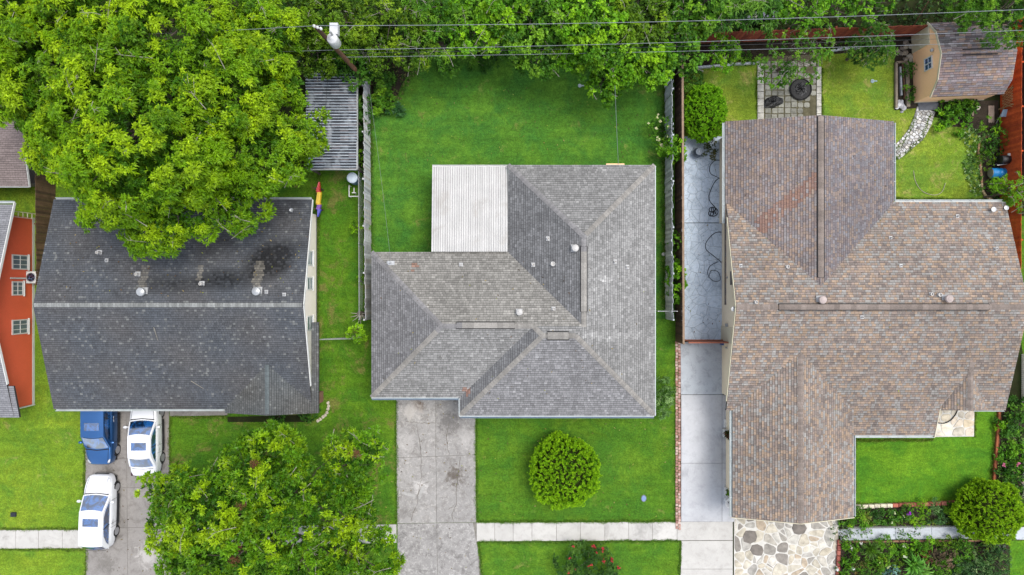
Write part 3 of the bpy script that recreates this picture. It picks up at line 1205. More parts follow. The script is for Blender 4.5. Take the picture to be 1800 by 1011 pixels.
# ------------------------------------------------------------------ voronoi paving
def voronoi(poly, n, seed, relax=1, stretch=(1, 1)):
    rng = random.Random(seed)
    xs, ys = [p[0] for p in poly], [p[1] for p in poly]

    def inside(x, y):
        r = False
        for i in range(len(poly)):
            (x1, y1), (x2, y2) = poly[i], poly[(i + 1) % len(poly)]
            if (y1 > y) != (y2 > y) and x < (x2 - x1) * (y - y1) / (y2 - y1) + x1:
                r = not r
        return r
    pts = []
    while len(pts) < n:
        p = (rng.uniform(min(xs), max(xs)), rng.uniform(min(ys), max(ys)))
        if inside(*p):
            pts.append(p)
    for it in range(relax + 1):
        cells = []
        for i, p in enumerate(pts):
            hs = []
            for j, q in enumerate(pts):
                if i != j:
                    dx, dy = p[0] - q[0], p[1] - q[1]
                    mx, my = (p[0] + q[0]) / 2, (p[1] + q[1]) / 2
                    hs.append((math.hypot(dx, dy), (dx, dy, -(dx * mx + dy * my))))
            hs.sort(key=lambda t: t[0])
            cells.append(clip(poly, [h for _, h in hs[:26]]))
        if it < relax:
            pts = [(sum(v[0] for v in c) / len(c), sum(v[1] for v in c) / len(c)) if c else p for c, p in zip(cells, pts)]
    return [c for c in cells if c]


def inset(poly, d):
    if area(poly) < 0:
        poly = poly[::-1]
    n = len(poly)
    hs = []
    for i in range(n):
        (x1, y1), (x2, y2) = poly[i], poly[(i + 1) % n]
        L = math.hypot(x2 - x1, y2 - y1)
        if L < 1e-6:
            continue
        nx, ny = -(y2 - y1) / L, (x2 - x1) / L
        hs.append((nx, ny, -(nx * x1 + ny * y1) - d))
    return clip(poly, hs)


def chaikin(poly, it=1):
    for _ in range(it):
        out = []
        n = len(poly)
        for i in range(n):
            p, q = poly[i], poly[(i + 1) % n]
            out.append((p[0] * .78 + q[0] * .22, p[1] * .78 + q[1] * .22))
            out.append((p[0] * .22 + q[0] * .78, p[1] * .22 + q[1] * .78))
        poly = out
    return poly


def pieces(name, parent, cells, gap, z0, z1, cols, mat, seed=1, rough=1, bev=0.012, var=0.012):
    """each paving piece an object of its own under parent"""
    rng = random.Random(seed)
    for c in cells:
        q = inset(c, gap * rng.uniform(.6, 1.4))
        if not q or abs(area(q)) < 0.004:
            continue
        if rough:
            q = chaikin(q, 1)
        m = MB()
        m.prism(q, z0, z1 + rng.uniform(-var, var), bev=bev)
        col = rng.choice(cols)
        f = rng.uniform(.86, 1.14)
        m.build(name, M[mat], parent, ocol=tuple(t * f for t in col))


def sheet(name, poly_px, mat, z=0.004, kind='structure', world_pts=False):
    m = MB()
    pts = poly_px if world_pts else [W(*p) for p in poly_px]
    if area(pts) < 0:
        pts = pts[::-1]
    m.face([(x, y, z) for x, y in pts])
    o = m.build(name, M[mat])
    return tag(o, kind=kind)


def slab_field(name, piece, rows, mat, z=0.035, joint=0.009, base='walk_joint', basepad=0.0):
    """rows: list of quads (4 px points); one base sheet and each slab a part"""
    allp = [p for q in rows for p in q]
    t = bpy.data.objects.new(name, None)
    xs = [W(*p)[0] for p in allp]
    ys = [W(*p)[1] for p in allp]
    t.location = ((min(xs) + max(xs)) / 2, (min(ys) + max(ys)) / 2, 0)
    COL.objects.link(t)
    tag(t, kind='structure')
    b = MB()
    for q in rows:
        pts = [W(*p) for p in q]
        if area(pts) < 0:
            pts = pts[::-1]
        b.face([(x, y, 0.012) for x, y in pts])
    b.build('joint_bed', M[base], t)
    for q in rows:
        pts = [W(*p) for p in q]
        if area(pts) < 0:
            pts = pts[::-1]
        pts = inset(pts, joint)
        m = MB()
        m.prism(pts, -0.03, z + random.uniform(-.004, .004), bev=0.012)
        m.build(piece, M[mat], t)
    return t

# ================================================================== THE GROUND
g = MB()
g.face([(-250, -250, 0), (250, -250, 0), (250, 250, 0), (-250, 250, 0)])
tag(g.build('ground', M['soil']), kind='structure')

sheet('lawn', [(-900, 300), (150, 300), (150, 1400), (-900, 1400)], 'lawn_left', 0.006)
sheet('lawn', [(150.2, 296), (648.8, 296), (648.8, 700), (700, 700), (700, 1400), (150.2, 1400)], 'lawn_side', 0.006)
sheet('lawn', [(649, 100), (700, 96), (1186, 96), (1186, 560), (649, 560)], 'lawn_back', 0.006)
sheet('lawn', [(649, 560.2), (1192, 560.2), (1197, 1400), (700.2, 1400), (700.2, 700), (649, 700)], 'lawn_front', 0.006)
sheet('lawn', [(1199, 112), (1572, 84), (1590, 180), (1640, 205), (1735, 230), (1735, 380), (1199, 380)], 'lawn_right', 0.006)
sheet('lawn', [(1495, 700), (1752, 715), (1740, 850), (1690, 884), (1495, 890)], 'lawn_porch', 0.006)
sheet('lawn', [(1775, 950), (2100, 950), (2100, 1400), (1775, 1400)], 'lawn_porch', 0.006)
sheet('lawn', [(1765, 380), (2400, 380), (2400, 860), (1830, 860)], 'lawn_side', 0.005)
sheet('road', [(-2000, 1120), (3800, 1100), (3800, 1420), (-2000, 1440)], 'drive_mid', 0.02)

# planted beds (bare dark mulch)
sheet('flower_bed', [(1503, 893), (1690, 888), (1690, 924), (1480, 930), (1480, 915)], 'mulch', 0.012)
sheet('flower_bed', [(1478, 950), (1772, 947), (1772, 1080), (1478, 1080)], 'mulch', 0.012)
sheet('flower_bed', [(1754, 722), (1840, 722), (1840, 950), (1700, 950), (1742, 850)], 'mulch', 0.011)
sheet('flower_bed', [(1650, 182), (1755, 176), (1758, 356), (1730, 350), (1726, 300), (1728, 246), (1700, 224), (1652, 222)], 'mulch', 0.012)
sheet('flower_bed', [(652, 100), (740, 96), (706, 150), (690, 190), (666, 200), (652, 190)], 'mulch', 0.009)
sheet('flower_bed', [(400, 733), (540, 729), (545, 742), (400, 742)], 'soil', 0.010)
sheet('dirt_path', [(1572, 84), (1606, 62), (1612, 190), (1572, 194)], 'mulch', 0.010)
sheet('dirt_path', [(1199, 112), (1216, 76), (1604, 60), (1572, 88), (1330, 104), (1230, 118)], 'mulch', 0.009)

# ---- pavements
WJ = [837.5, 869.6, 902, 935, 978, 1020, 1063, 1105, 1147, 1190]
yj = lambda x, top: (918.5 if top else 951.5) - (x - 840) * 0.0045
rows = [[(a, yj(a, 1)), (b, yj(b, 1)), (b, yj(b, 0)), (a, yj(a, 0))] for a, b in zip(WJ[:-1], WJ[1:])]
rows.append([(1190, yj(1190, 1)), (1288, yj(1288, 1)), (1288, yj(1288, 0)), (1190, yj(1190, 0))])
slab_field('sidewalk', 'slab', rows, 'walk')
XJ = [-92, -60, -14, 28, 68, 110, 149.5]
slab_field('sidewalk', 'slab', [[(a, 931.5 - a * .004), (b, 931.5 - b * .004), (b, 964.5 - b * .006), (a, 964.5 - a * .006)] for a, b in zip(XJ[:-1], XJ[1:])], 'walk')
slab_field('sidewalk', 'slab', [[(304, 928), (346, 927), (346, 960), (304, 961)], [(346, 927), (480, 925), (480, 958), (346, 960)], [(480, 925), (656, 922), (656, 955), (480, 958)], [(656, 922), (697, 921.5), (697, 954), (656, 955)]], 'walk')
# centre driveway
cd = slab_field('driveway', 'slab', [
    [(696.5, 660), (766, 660), (766, 802), (697, 804.5)], [(766, 660), (836, 660), (836, 799), (766, 802)],
    [(697, 804.5), (766.5, 802), (767.5, 919), (698, 920)], [(766.5, 802), (836, 799), (837.5, 918), (767.5, 919)]], 'drive_mid', 0.04)
slab_field('driveway', 'slab', [
    [(698.5, 920.3), (767.8, 919.3), (771, 1110), (700, 1110)], [(767.8, 919.3), (838, 918.3), (840, 960), (848, 1010), (866, 1110), (771, 1110)]], 'drive_old', 0.036)
# left driveway
slab_field('driveway', 'slab', [
    [(149.5, 660), (222, 660), (223, 806), (150, 808)], [(222, 660), (297, 660), (298, 804), (223, 806)],
    [(150, 808), (223, 806), (223.6, 857), (150.5, 858)], [(223, 806), (298, 804), (298, 856), (223.6, 857)],
    [(150.5, 858), (223.6, 857), (224.5, 927), (151, 929)], [(223.6, 857), (298, 856), (299, 926), (224.5, 927)],
    [(151, 929), (224.5, 927), (226, 1110), (152, 1110)], [(224.5, 927), (299, 926), (300, 966), (306, 1010), (320, 1110), (226, 1110)]], 'drive_left', 0.036)
slab_field('footpath', 'slab', [[(298.4, 717), (350, 717), (350, 731), (298.4, 731.5)], [(350, 717), (400, 717), (400, 730), (350, 731)]], 'drive_left', 0.05)
# right driveway
slab_field('driveway', 'slab', [
    [(1197, 694), (1269, 694), (1269, 814), (1197, 814)], [(1197, 814), (1269, 814), (1269, 917), (1197, 917)],
    [(1269, 694), (1290, 694), (1290, 814), (1269, 814)], [(1269, 814), (1290, 814), (1290, 917), (1269, 917)]], 'drive_right', 0.04)
slab_field('driveway', 'slab', [[(1196, 601), (1271, 601), (1271, 693.6), (1196.5, 693.6)]], 'drive_gate', 0.04)
slab_field('driveway', 'slab', [[(1197.5, 950.4), (1288, 950), (1288, 1000), (1196.5, 1000)], [(1196.5, 1000), (1288, 1000), (1288, 1110), (1190, 1110)]], 'walk', 0.036)

# cracks in the centre driveway: open joints filled with dirt
def crack(parent, px, w=0.03, mat='crack', z=0.047):
    m = MB()
    rr = random.Random(len(px) * 7 + int(px[0][0]))
    pts = []
    for (a, b) in zip(px[:-1], px[1:]):
        k = max(2, int(math.hypot(b[0] - a[0], b[1] - a[1]) / 4))
        for i in range(k):
            t = i / k
            pts.append((a[0] + (b[0] - a[0]) * t + rr.uniform(-1, 1), a[1] + (b[1] - a[1]) * t + rr.uniform(-1, 1)))
    pts.append(px[-1])
    wp = [Vector(W(*p)) for p in pts]
    L, R = [], []
    for i, p in enumerate(wp):
        d = (wp[min(i + 1, len(wp) - 1)] - wp[max(i - 1, 0)]).normalized()
        s = Vector((-d.y, d.x)) * w * rr.uniform(.25, .8)
        if i in (0, len(wp) - 1):
            s *= 0.2
        L.append(p + s)
        R.append(p - s)
    for i in range(len(wp) - 1):
        m.face([(R[i].x, R[i].y, z), (R[i + 1].x, R[i + 1].y, z), (L[i + 1].x, L[i + 1].y, z), (L[i].x, L[i].y, z)])
    m.build('crack', M[mat], parent)


crack(cd, [(740, 800), (741, 840), (736, 862), (733, 885), (726, 902), (723, 919)], 0.02)
crack(cd, [(704, 862), (716, 868), (733, 872), (742, 852), (756, 846)], 0.024)
crack(cd, [(810, 801), (806, 830), (803, 852), (802, 885), (795, 904), (797, 918)], 0.026)
crack(cd, [(802, 885), (788, 896)], 0.02)
crack(cd, [(795, 906), (812, 914)], 0.02)
crack(cd, [(712, 740), (738, 743), (766, 744)], 0.02)
crack(cd, [(733, 745), (738, 775), (741, 802)], 0.03)
crack(cd, [(789, 742), (784, 770), (790, 800)], 0.025)
# the broken white patch where the slab has chipped
m = MB()
m.prism([W(*p) for p in [(736, 874), (738, 862), (743, 852), (747, 853), (746, 860), (741, 873), (737, 878)][::-1]], 0.04, 0.049)
m.build('patch', M['drive_patch'], cd)
m = MB()
m.prism([W(*p) for p in [(706, 863), (718, 866), (732, 870), (731, 874), (716, 871), (706, 867)][::-1]], 0.04, 0.048)
m.build('patch', M['drive_patch'], cd)

# ---- stamped concrete side yard

st = bpy.data.objects.new('side_patio', None)
st.location = (*W(1235, 420), 0)
COL.objects.link(st)
tag(st, kind='structure')
M['stamp_piece'] = m_concrete('stamp_piece', C(212, 228, 244), C(172, 188, 206), C(238, 244, 250), 0.8, scale=2.2, light_lo=0.5, speck=0.5)
M['stamp_joint'] = m_plain('stamp_joint', C(168, 178, 188), 0.9, 0.25, 4, 0.3, spec=0.1, stain=C(222, 228, 232), stain_amt=0.7)
b = MB()
for q in ([(1197, 240), (1276, 240), (1276, 391.6), (1198, 391.6)], [(1198, 392.4), (1276, 392.4), (1274, 598), (1197, 598)]):
    pts = [W(*p) for p in q][::-1]
    b.face([(x, y, 0.02) for x, y in pts])
b.build('mortar_bed', M['stamp_joint'], st)
for k, (q, n) in enumerate((([(1197, 240), (1276, 240), (1276, 391.6), (1198, 391.6)], 52), ([(1198, 392.4), (1276, 392.4), (1274, 598), (1197, 598)], 74))):
    pts = [W(*p) for p in q][::-1]
    pieces('paving_stone', st, voronoi(pts, n, 11 + k, 0), 0.011, -0.02, 0.034, [(1, 1, 1)], 'stamp_piece', 5 + k, 0, 0.01, 0.003)

# ---- flagstone forecourt
FL = [C(204, 194, 174), C(212, 204, 186), C(196, 188, 170), C(190, 184, 172), C(178, 174, 166), C(202, 198, 188), C(166, 161, 152), C(214, 208, 196), C(190, 174, 152), C(146, 140, 132)]
fp = bpy.data.objects.new('flagstone_patio', None)
fp.location = (*W(1380, 965), 0)
COL.objects.link(fp)
tag(fp, kind='structure')
FPOLY = [(1290, 895), (1474, 895), (1472, 1050), (1290, 1050)]
b = MB()
b.face([(x, y, 0.03) for x, y in [W(*p) for p in FPOLY][::-1]])
b.build('mortar_bed', M['mortar'], fp)
cells = voronoi([W(*p) for p in FPOLY][::-1], 118, 23, 0)
DARK = ((1318, 943, 15, 3), (1331, 967, 13, 4), (1404, 928, 14, 6))
dk_ok = lambda c: all(math.hypot(sum(p[0] for p in c) / len(c) - W(a, b2)[0], sum(p[1] for p in c) / len(c) - W(a, b2)[1]) > r * .034 for a, b2, r, s_ in DARK)
cells = [c for c in cells if dk_ok(c)]
pieces('flagstone', fp, cells, 0.035, 0.0, 0.052, FL, 'stone', 8, 1, 0.014, 0.008)
for px, py, r, s in DARK:
    rr = random.Random(s)
    x, y = W(px, py)
    m = MB()
    m.prism([(x + math.cos(a * .7854) * r * .034 * rr.uniform(.8, 1.1), y + math.sin(a * .7854) * r * .034 * rr.uniform(.7, 1.05)) for a in range(8)], 0.0, 0.068, bev=0.02)
    m.build('flagstone', M['stone'], fp, ocol=C(130, 123, 116))

# porch paving of the right house
PP = [(1630, 690), (1712, 690), (1711, 767), (1630, 768)]
pp = bpy.data.objects.new('porch_paving', None)
pp.location = (*W(1680, 740), 0)
COL.objects.link(pp)
tag(pp, kind='structure')
b = MB()
b.prism([W(*p) for p in PP][::-1], -0.02, 0.06)
b.build('mortar_bed', M['mortar'], pp)
pieces('flagstone', pp, voronoi([W(*p) for p in PP][::-1], 34, 41, 1), 0.03, 0.05, 0.085, [C(226, 214, 190), C(216, 204, 184), C(232, 222, 202), C(206, 190, 162), C(222, 208, 188), C(196, 188, 172)], 'stone', 3, 1, 0.012, 0.006)

# curved path of white broken stone to the shed
PC = [(1572, 272), (1592, 254), (1610, 236), (1621, 214), (1628, 192)]
PW = [12, 13, 16, 17, 17]
cp = bpy.data.objects.new('stone_path', None)
cp.location = (*W(1605, 235), 0)
COL.objects.link(cp)
tag(cp, kind='structure')
wp = [Vector(W(*p)) for p in PC]
Lp, Rp = [], []
for i, p in enumerate(wp):
    d = (wp[min(i + 1, 4)] - wp[max(i - 1, 0)]).normalized()
    s = Vector((-d.y, d.x)) * PW[i] * GSD
    Lp.append(p + s)
    Rp.append(p - s)
b = MB()
cells = []
for i in range(4):
    q = [tuple(Rp[i]), tuple(Rp[i + 1]), tuple(Lp[i + 1]), tuple(Lp[i])]
    b.face([(x, y, 0.018) for x, y in q])
    cells += voronoi(q, 26, 60 + i, 1)
b.build('gravel_bed', M['walk_joint'], cp)
pieces('path_stone', cp, cells, 0.016, 0.0, 0.05, [C(226, 226, 226), C(212, 212, 210), C(234, 232, 228), C(176, 176, 174), C(204, 200, 192), C(150, 148, 146)], 'stone', 9, 1, 0.014, 0.014)
m = MB()
m.prism([W(*p) for p in [(1614, 194), (1648, 194), (1649, 176), (1612, 177)]], 0, 0.07, bev=0.02)
m.build('mat_slab', M['piece'], cp, ocol=C(112, 116, 124))

# paver court behind the right house
pv = bpy.data.objects.new('paver_court', None)
pv.location = (*W(1388, 170), 0)
COL.objects.link(pv)
tag(pv, kind='structure')
b = MB()
b.face([(x, y, 0.014) for x, y in [W(*p) for p in [(1332, 100), (1442, 96), (1444, 212), (1331, 212)]][::-1]])
b.build('dirt_bed', M['moss'], pv)
rr = random.Random(31)
for r in range(10):
    for c in range(8):
        x0 = 1345 + c * 11.4 + rr.uniform(-.6, .6)
        y0 = 108 + r * 10.3 + rr.uniform(-.5, .5)
        if c > 4 and rr.random() < .25:
            continue
        q = [(x0, y0), (x0 + 9.6, y0 + rr.uniform(-.6, .6)), (x0 + 9.6, y0 + 8.8), (x0, y0 + 8.8)]
        pts = [W(*p) for p in q][::-1]
        if c > 4:
            pts = chaikin(pts, 1)
        m = MB()
        m.prism(pts, 0, 0.045 + rr.uniform(-.01, .01), bev=0.012)
        f = rr.uniform(.75, 1.1)
        m.build('paver', M['stone'], pv, ocol=tuple(t * f for t in C(156, 156, 146)))
for xa, xb, ya, yb, k in ((1331, 1342, 112, 212, 8), (1435, 1443, 118, 212, 8)):
    for i in range(k):
        y0, y1 = ya + (yb - ya) * i / k, ya + (yb - ya) * (i + .94) / k
        m = MB()
        m.prism([W(*p) for p in [(xa, y0), (xb, y0), (xb, y1), (xa, y1)]][::-1], 0, 0.07, bev=0.012)
        m.build('edge_stone', M['stone'], pv, ocol=C(206, 204, 196))

# garden footpath with concrete slabs
slab_field('footpath', 'slab', [[(1470, 930), (1573, 927.5), (1573, 948), (1478, 950)], [(1573, 927.5), (1637, 926.5), (1637, 947.5), (1573, 948)], [(1637, 926.5), (1710, 926), (1710, 947), (1637, 947.5)], [(1710, 926), (1835, 926), (1835, 949), (1710, 947)]], 'drive_gate', 0.05)

# ================================================================== HOUSES
# ---- house with the dark roof (second from the west)
LH = thing('house', 'low house under a charcoal shingle roof with cream gable wall and cars in front', 'house', (-18.9, -1.0, 0))
pL = 1.70 / 6.03
YL = -0.965
roofL = Roof([
    Wing([(0, pL, 4.45 - pL * YL), (0, -pL, 4.45 + pL * YL)], [(1, 0, 26.34), (-1, 0, -11.5)], 2.75),
    Wing([(pL, 0, 2.75 + pL * 16.5), (-pL, 0, 2.75 - pL * 11.12)], [(0, -1, -2.0), (0, 1, 7.22)], 2.75),
])


def colL(x, y, r1, r2, pid):
    z = 3.6
    px, py = 900 + x / (GSD * (CAM_H - z) / CAM_H), 505.5 - y / (GSD * (CAM_H - z) / CAM_H)
    f = 0.88 + 0.26 * r1
    c = np.array(C(96, 98, 102))
    if pid == 'cap':
        c = np.array(C(104, 112, 114)) if px > 460 and py > 600 else np.array(C(150, 152, 150)) * (.78 + .34 * r2)
        return tuple(c * f)
    if pid[0] == 1:
        c = np.array(C(102, 104, 104))
    h = math.sin(x * 1.3 + y * .7) * math.cos(y * 1.1 - x * .4)
    c = c * np.array((1 + .05 * h, 1, 1 - .05 * h))
    if r2 > 0.91:
        c = c + (np.array(C(136, 138, 136)) - c) * (.2 + .5 * r1)
    elif r2 < .12:
        c = c * .84
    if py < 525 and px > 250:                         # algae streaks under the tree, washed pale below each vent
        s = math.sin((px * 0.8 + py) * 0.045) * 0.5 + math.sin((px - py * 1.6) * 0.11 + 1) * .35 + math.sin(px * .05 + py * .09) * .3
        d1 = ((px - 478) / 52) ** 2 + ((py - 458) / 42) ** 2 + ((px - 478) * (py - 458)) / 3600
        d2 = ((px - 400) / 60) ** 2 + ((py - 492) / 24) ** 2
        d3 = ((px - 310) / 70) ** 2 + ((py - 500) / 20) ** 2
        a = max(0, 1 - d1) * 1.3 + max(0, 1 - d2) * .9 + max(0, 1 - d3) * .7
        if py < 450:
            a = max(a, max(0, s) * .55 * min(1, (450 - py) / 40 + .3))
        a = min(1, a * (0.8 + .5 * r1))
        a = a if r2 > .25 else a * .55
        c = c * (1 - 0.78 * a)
        for vx, vy, w, l in ((457, 508, 8, 48), (259, 508, 7, 40), (356, 495, 5, 28), (170, 438, 6, 30)):
            dx = px - vx - (vy - py) * 0.06
            if abs(dx) < w and 0 < vy - py < l:
                q = .25 + .35 * r1
                c = c * (1 - q) + np.array(C(150, 144, 132)) * q
    return tuple(c * f)


mb = MB()
deck(mb, roofL, 0.16)
rfL = mb.build('roof', M['deck'], LH)
mb = MB()
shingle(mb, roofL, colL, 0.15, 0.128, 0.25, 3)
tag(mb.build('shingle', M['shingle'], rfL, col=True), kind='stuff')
ridge_caps(rfL, roofL, [((-26.3, YL), (-11.55, YL)), ((-13.81, -7.15), (-13.81, -4.35))], colL, 0.12)
mb = MB()                                              # walls: gabled box, porch recess at the south-east corner
y0, y1 = -6.35, 4.45
zw = lambda y: 4.45 - pL * abs(y - YL) - 0.18
pr = [(y0, 0), (y1, 0), (y1, zw(y1)), (YL, zw(YL)), (-5.55, zw(-5.55)), (-5.55, zw(-5.55)), (y0, zw(y0))]
pr = [(y0, 0), (y1, 0), (y1, zw(y1)), (YL, zw(YL)), (y0, zw(y0))]
A0, A1 = -25.85, -12.0
mb.mesh([(A0, y, z) for y, z in pr] + [(A1, y, z) for y, z in pr], [(4, 3, 2, 1, 0), (5, 6, 7, 8, 9)] + [(i, (i + 1) % 5, 5 + (i + 1) % 5, 5 + i) for i in range(5)])
wL = mb.build('wall', M['cream'], LH)
mb = MB()
mb.box(-12.03, -11.99, YL - .55, YL + .55, 2.55, 2.59)
mb.box(-12.02, -11.985, y0 - .02, y1 + .02, 0.0, 0.18)
mb.build('trim', M['grey_wall'], wL)
mb = MB()
mb.box(-15.9, -11.6, -7.0, -6.36, 0, 2.55)
mb.build('porch_wall', M['brick_wall'], LH)
for py, hw in ((454, .44), (498.5, .39), (568, .44)):
    yy = (505.5 - py) * GSD * 40.5 / 42
    window_x(wL, -12.0, 1, yy - hw, yy + hw, 0.95, 2.1, 0, 1)
mb = MB()
mb.box(-25.3, -20.4, -6.42, -6.36, 0.05, 2.3)
gd = mb.build('garage_door', M['white'], LH)
for px, py, k in ((250, 513, 'r'), (452, 512, 'r'), (161, 443, 'p'), (176, 457, 's'), (236, 482, 'p'), (352, 499, 'p'), (467, 513, 's'), (499, 518, 's')):
    x, y = W(px, py, 4.4)
    if k == 'r':
        round_vent(LH, roofL, x, y, 0.24, 'galv')
    elif k == 'p':
        pipe_vent(LH, roofL, x, y, 0.09, 0.32, 'vent_white', 0.17)
    else:
        pipe_vent(LH, roofL, x, y, 0.05, 0.2, 'galv', 0.12)
gutter(LH, [(-26.3, 5.12, 2.62), (-11.55, 5.12, 2.62)])
gutter(LH, [(-26.3, -7.05, 2.6), (-16.6, -7.05, 2.6)])
mb = MB()
mb.tube([(-16.55, -7.1, 2.6), (-16.5, -7.2, 2.3), (-16.5, -7.2, 0.1)], 0.05, 8)
mb.build('downpipe', M['gutter'], LH)
bars('barge_board', 'white', rfL, [((-11.47, 5.05, 2.66), (-11.47, YL, 4.36)), ((-11.47, -5.6, 3.06), (-11.47, YL, 4.36))], .04, .16)
# aerial at the north-east corner of the roof
mb = MB()
x, y = W(512, 372, 3.2)
zz = roofL.z(x, y)
mb.tube([(x, y, zz - .05), (x, y, zz + .25), (x + .1, y + .05, zz + .5)], 0.025, 6)
mb.lathe([(0.02, 0), (0.09, 0.03), (0.12, 0.06), (0.11, 0.05), (0.02, 0.02)], (x + .1, y + .05, zz + .48), 14)
mb.build('dish', M['galv'], LH)
for (a, b2), lab in ((((328, 672), (352, 686)), 'pale bare twig lying near the south eave of the charcoal roof'), (((276, 575), (283, 598)), 'thin bare twig lying high on the south slope of the charcoal roof')):
    tw = MB()
    p, q = W(*a, 3.8), W(*b2, 3.6)
    tw.tube([(p[0], p[1], roofL.z(*p) + .05), (q[0], q[1], roofL.z(*q) + .05)], 0.018, 5, r1=.008)
    tag(tw.build('fallen_twig', M['twig']), lab, 'twig')

# ---- house with the grey hip roof in the middle
CH = thing('house', 'house with a weathered grey hip roof and a white ribbed patio cover', 'house', (0.5, -0.8, 0))
pc = 0.335
e0 = 2.6


def pln(ax, ay, c):
    return (ax * pc, ay * pc, e0 + c * pc)


cW, cN1, cS1, cS2 = pln(1, 0, 8.11), pln(0, -1, 2.05), pln(0, 1, 6.35), pln(0, 1, 7.40)
cW2, cE, cN2, cW3 = pln(1, 0, 3.02), pln(-1, 0, 8.24), pln(0, -1, 7.07), pln(1, 0, 0.23)
roofC = Roof([Wing([cW, cN1, cS1, cE], (), e0), Wing([cW2, cS2, cE, cN1], (), e0), Wing([cW3, cN2, cE, cS2], (), e0)])


def colC(x, y, r1, r2, pid):
    f = 0.78 + 0.44 * r1
    if pid == 'cap':
        c = np.array(C(154, 150, 144))
        if x < -3.0 and y > -2.5 or (x > -.6 and x < 4.2 and y > 2.0):
            c = np.array(C(140, 138, 138))
        return tuple(c * (0.85 + .3 * r1))
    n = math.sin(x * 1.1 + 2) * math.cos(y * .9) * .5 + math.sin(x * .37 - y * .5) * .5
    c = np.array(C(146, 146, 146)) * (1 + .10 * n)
    w, k = pid  # west-facing slopes coloured darker, east-facing lighter: sun shading put in the tone
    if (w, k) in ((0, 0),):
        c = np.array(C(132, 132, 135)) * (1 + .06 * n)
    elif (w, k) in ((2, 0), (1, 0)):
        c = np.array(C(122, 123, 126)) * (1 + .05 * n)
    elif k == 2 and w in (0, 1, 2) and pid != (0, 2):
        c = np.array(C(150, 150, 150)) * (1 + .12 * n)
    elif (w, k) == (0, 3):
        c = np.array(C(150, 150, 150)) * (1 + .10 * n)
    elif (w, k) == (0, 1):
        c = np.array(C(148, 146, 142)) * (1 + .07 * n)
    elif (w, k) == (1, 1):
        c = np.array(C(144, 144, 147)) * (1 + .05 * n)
    if r2 > 0.93:
        c = c * 1.22
    px, py = 900 + x / .0322, 505.5 - y / .0322
    for vx, vy, rx, ry in ((725, 468, 7, 9), (822, 690, 9, 8)):
        if ((px - vx) / rx) ** 2 + ((py - vy) / ry) ** 2 < 1 and r2 < .7:
            c = c * .5 + np.array(C(170, 112, 84)) * .5
    for vx, vy, sx, sy in ((1060, 491, 22, 5), (955, 464, 16, 6), (890, 549, 30, 5), (1080, 590, 60, 8)):
        if ((px - vx) / sx) ** 2 + ((py - vy) / sy) ** 2 < 1:
            c = c * 1.22
    return tuple(c * f * np.array((1.0, .985, .955)))


mb = MB()
deck(mb, roofC, 0.16)
rfC = mb.build('roof', M['deck'], CH)
mb = MB()
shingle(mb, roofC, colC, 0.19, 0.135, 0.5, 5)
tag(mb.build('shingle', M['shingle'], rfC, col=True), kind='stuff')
hips = [((-8.11, 2.05), (-3.91, -2.15)), ((-8.11, -6.35), (-3.91, -2.15)), ((-3.91, -2.15), (1.2, -2.15)),
        ((-3.02, -7.40), (1.70, -2.675)), ((8.24, -7.40), (3.52, -2.675)), ((1.70, -2.675), (3.52, -2.675)), ((1.18, -2.15), (1.70, -2.675)),
        ((8.24, 7.07), (4.0, 2.84)), ((-0.23, 7.07), (4.0, 2.84)), ((4.0, 2.84), (4.0, -2.2))]
ridge_caps(rfC, roofC, hips, colC, 0.14)
ridge_vent(rfC, roofC, W(802, 572, 4.0), W(905, 572, 4.0), colC, 0.16)
ridge_vent(rfC, roofC, (1.95, -2.675), (3.15, -2.675), colC, 0.2)
ridge_vent(rfC, roofC, (4.0, 2.3), (4.0, -1.35), colC, 0.16)
mb = MB()
mb.prism([(-7.6, -5.85), (-3.3, -5.85), (-2.5, -5.85), (-2.5, -6.9), (7.7, -6.9), (7.7, 6.55), (0.25, 6.55), (0.25, 1.55), (-7.6, 1.55)], 0, 2.52)
mb.build('wall', M['cream'], CH)
mb = MB()
mb.box(-7.2, -3.4, -5.9, -5.86, 0.03, 2.2)
mb.build('garage_door', M['white'], CH)
for px, py, r in ((913, 549, .2), (1011, 436, .22)):
    round_vent(CH, roofC, *W(px, py, 4.1), r * .9, 'vent_white')
for px, py, r in ((938, 465, .08), (964, 419, .07), (973, 543, .08), (1082, 460, .07), (1105, 469, .07), (809, 465, .05), (972, 464, .13)):
    pipe_vent(CH, roofC, *W(px, py, 3.6), r, 0.22, 'vent_white', 0.14)
mb = MB()
x, y = W(686, 462, 3.1)
zz = roofC.z(x, y)
mb.tube([(x, y, zz - .1), (x, y, zz + .9)], 0.035, 8)
mb.lathe([(.05, .86), (.1, .9), (.09, .98), (.02, 1.02)], (x, y, zz), 10)
mb.box(x - .18, x + .2, y - .12, y + .12, zz - .05, zz + .06)
mb.build('service_mast', M['galv'], CH)
mb = MB()                                             # pale drip edge along the south eaves
gutter(CH, [(-8.1, -6.43, 2.5), (-3.06, -6.43, 2.5)], 'gutter_dark', .1)
gutter(CH, [(-3.0, -7.48, 2.5), (8.2, -7.48, 2.5)], 'gutter_dark', .1)
bars('drip_edge', 'gutter', CH, [((-8.11, -6.37, 2.635), (-3.1, -6.37, 2.635)), ((-3.06, -7.42, 2.635), (8.2, -7.42, 2.635)), ((-3.05, -6.4, 2.635), (-3.05, -7.4, 2.635)), ((8.27, -7.4, 2.635), (8.27, 7.0, 2.635))], .04, .02)
mb = MB()
x0, _ = W(1072, 291, 2.6)
mb.box(x0 - .2, x0 + .85, 7.1, 7.16, 2.45, 2.55)
mb.build('eave_bracket', M['tan'], CH)

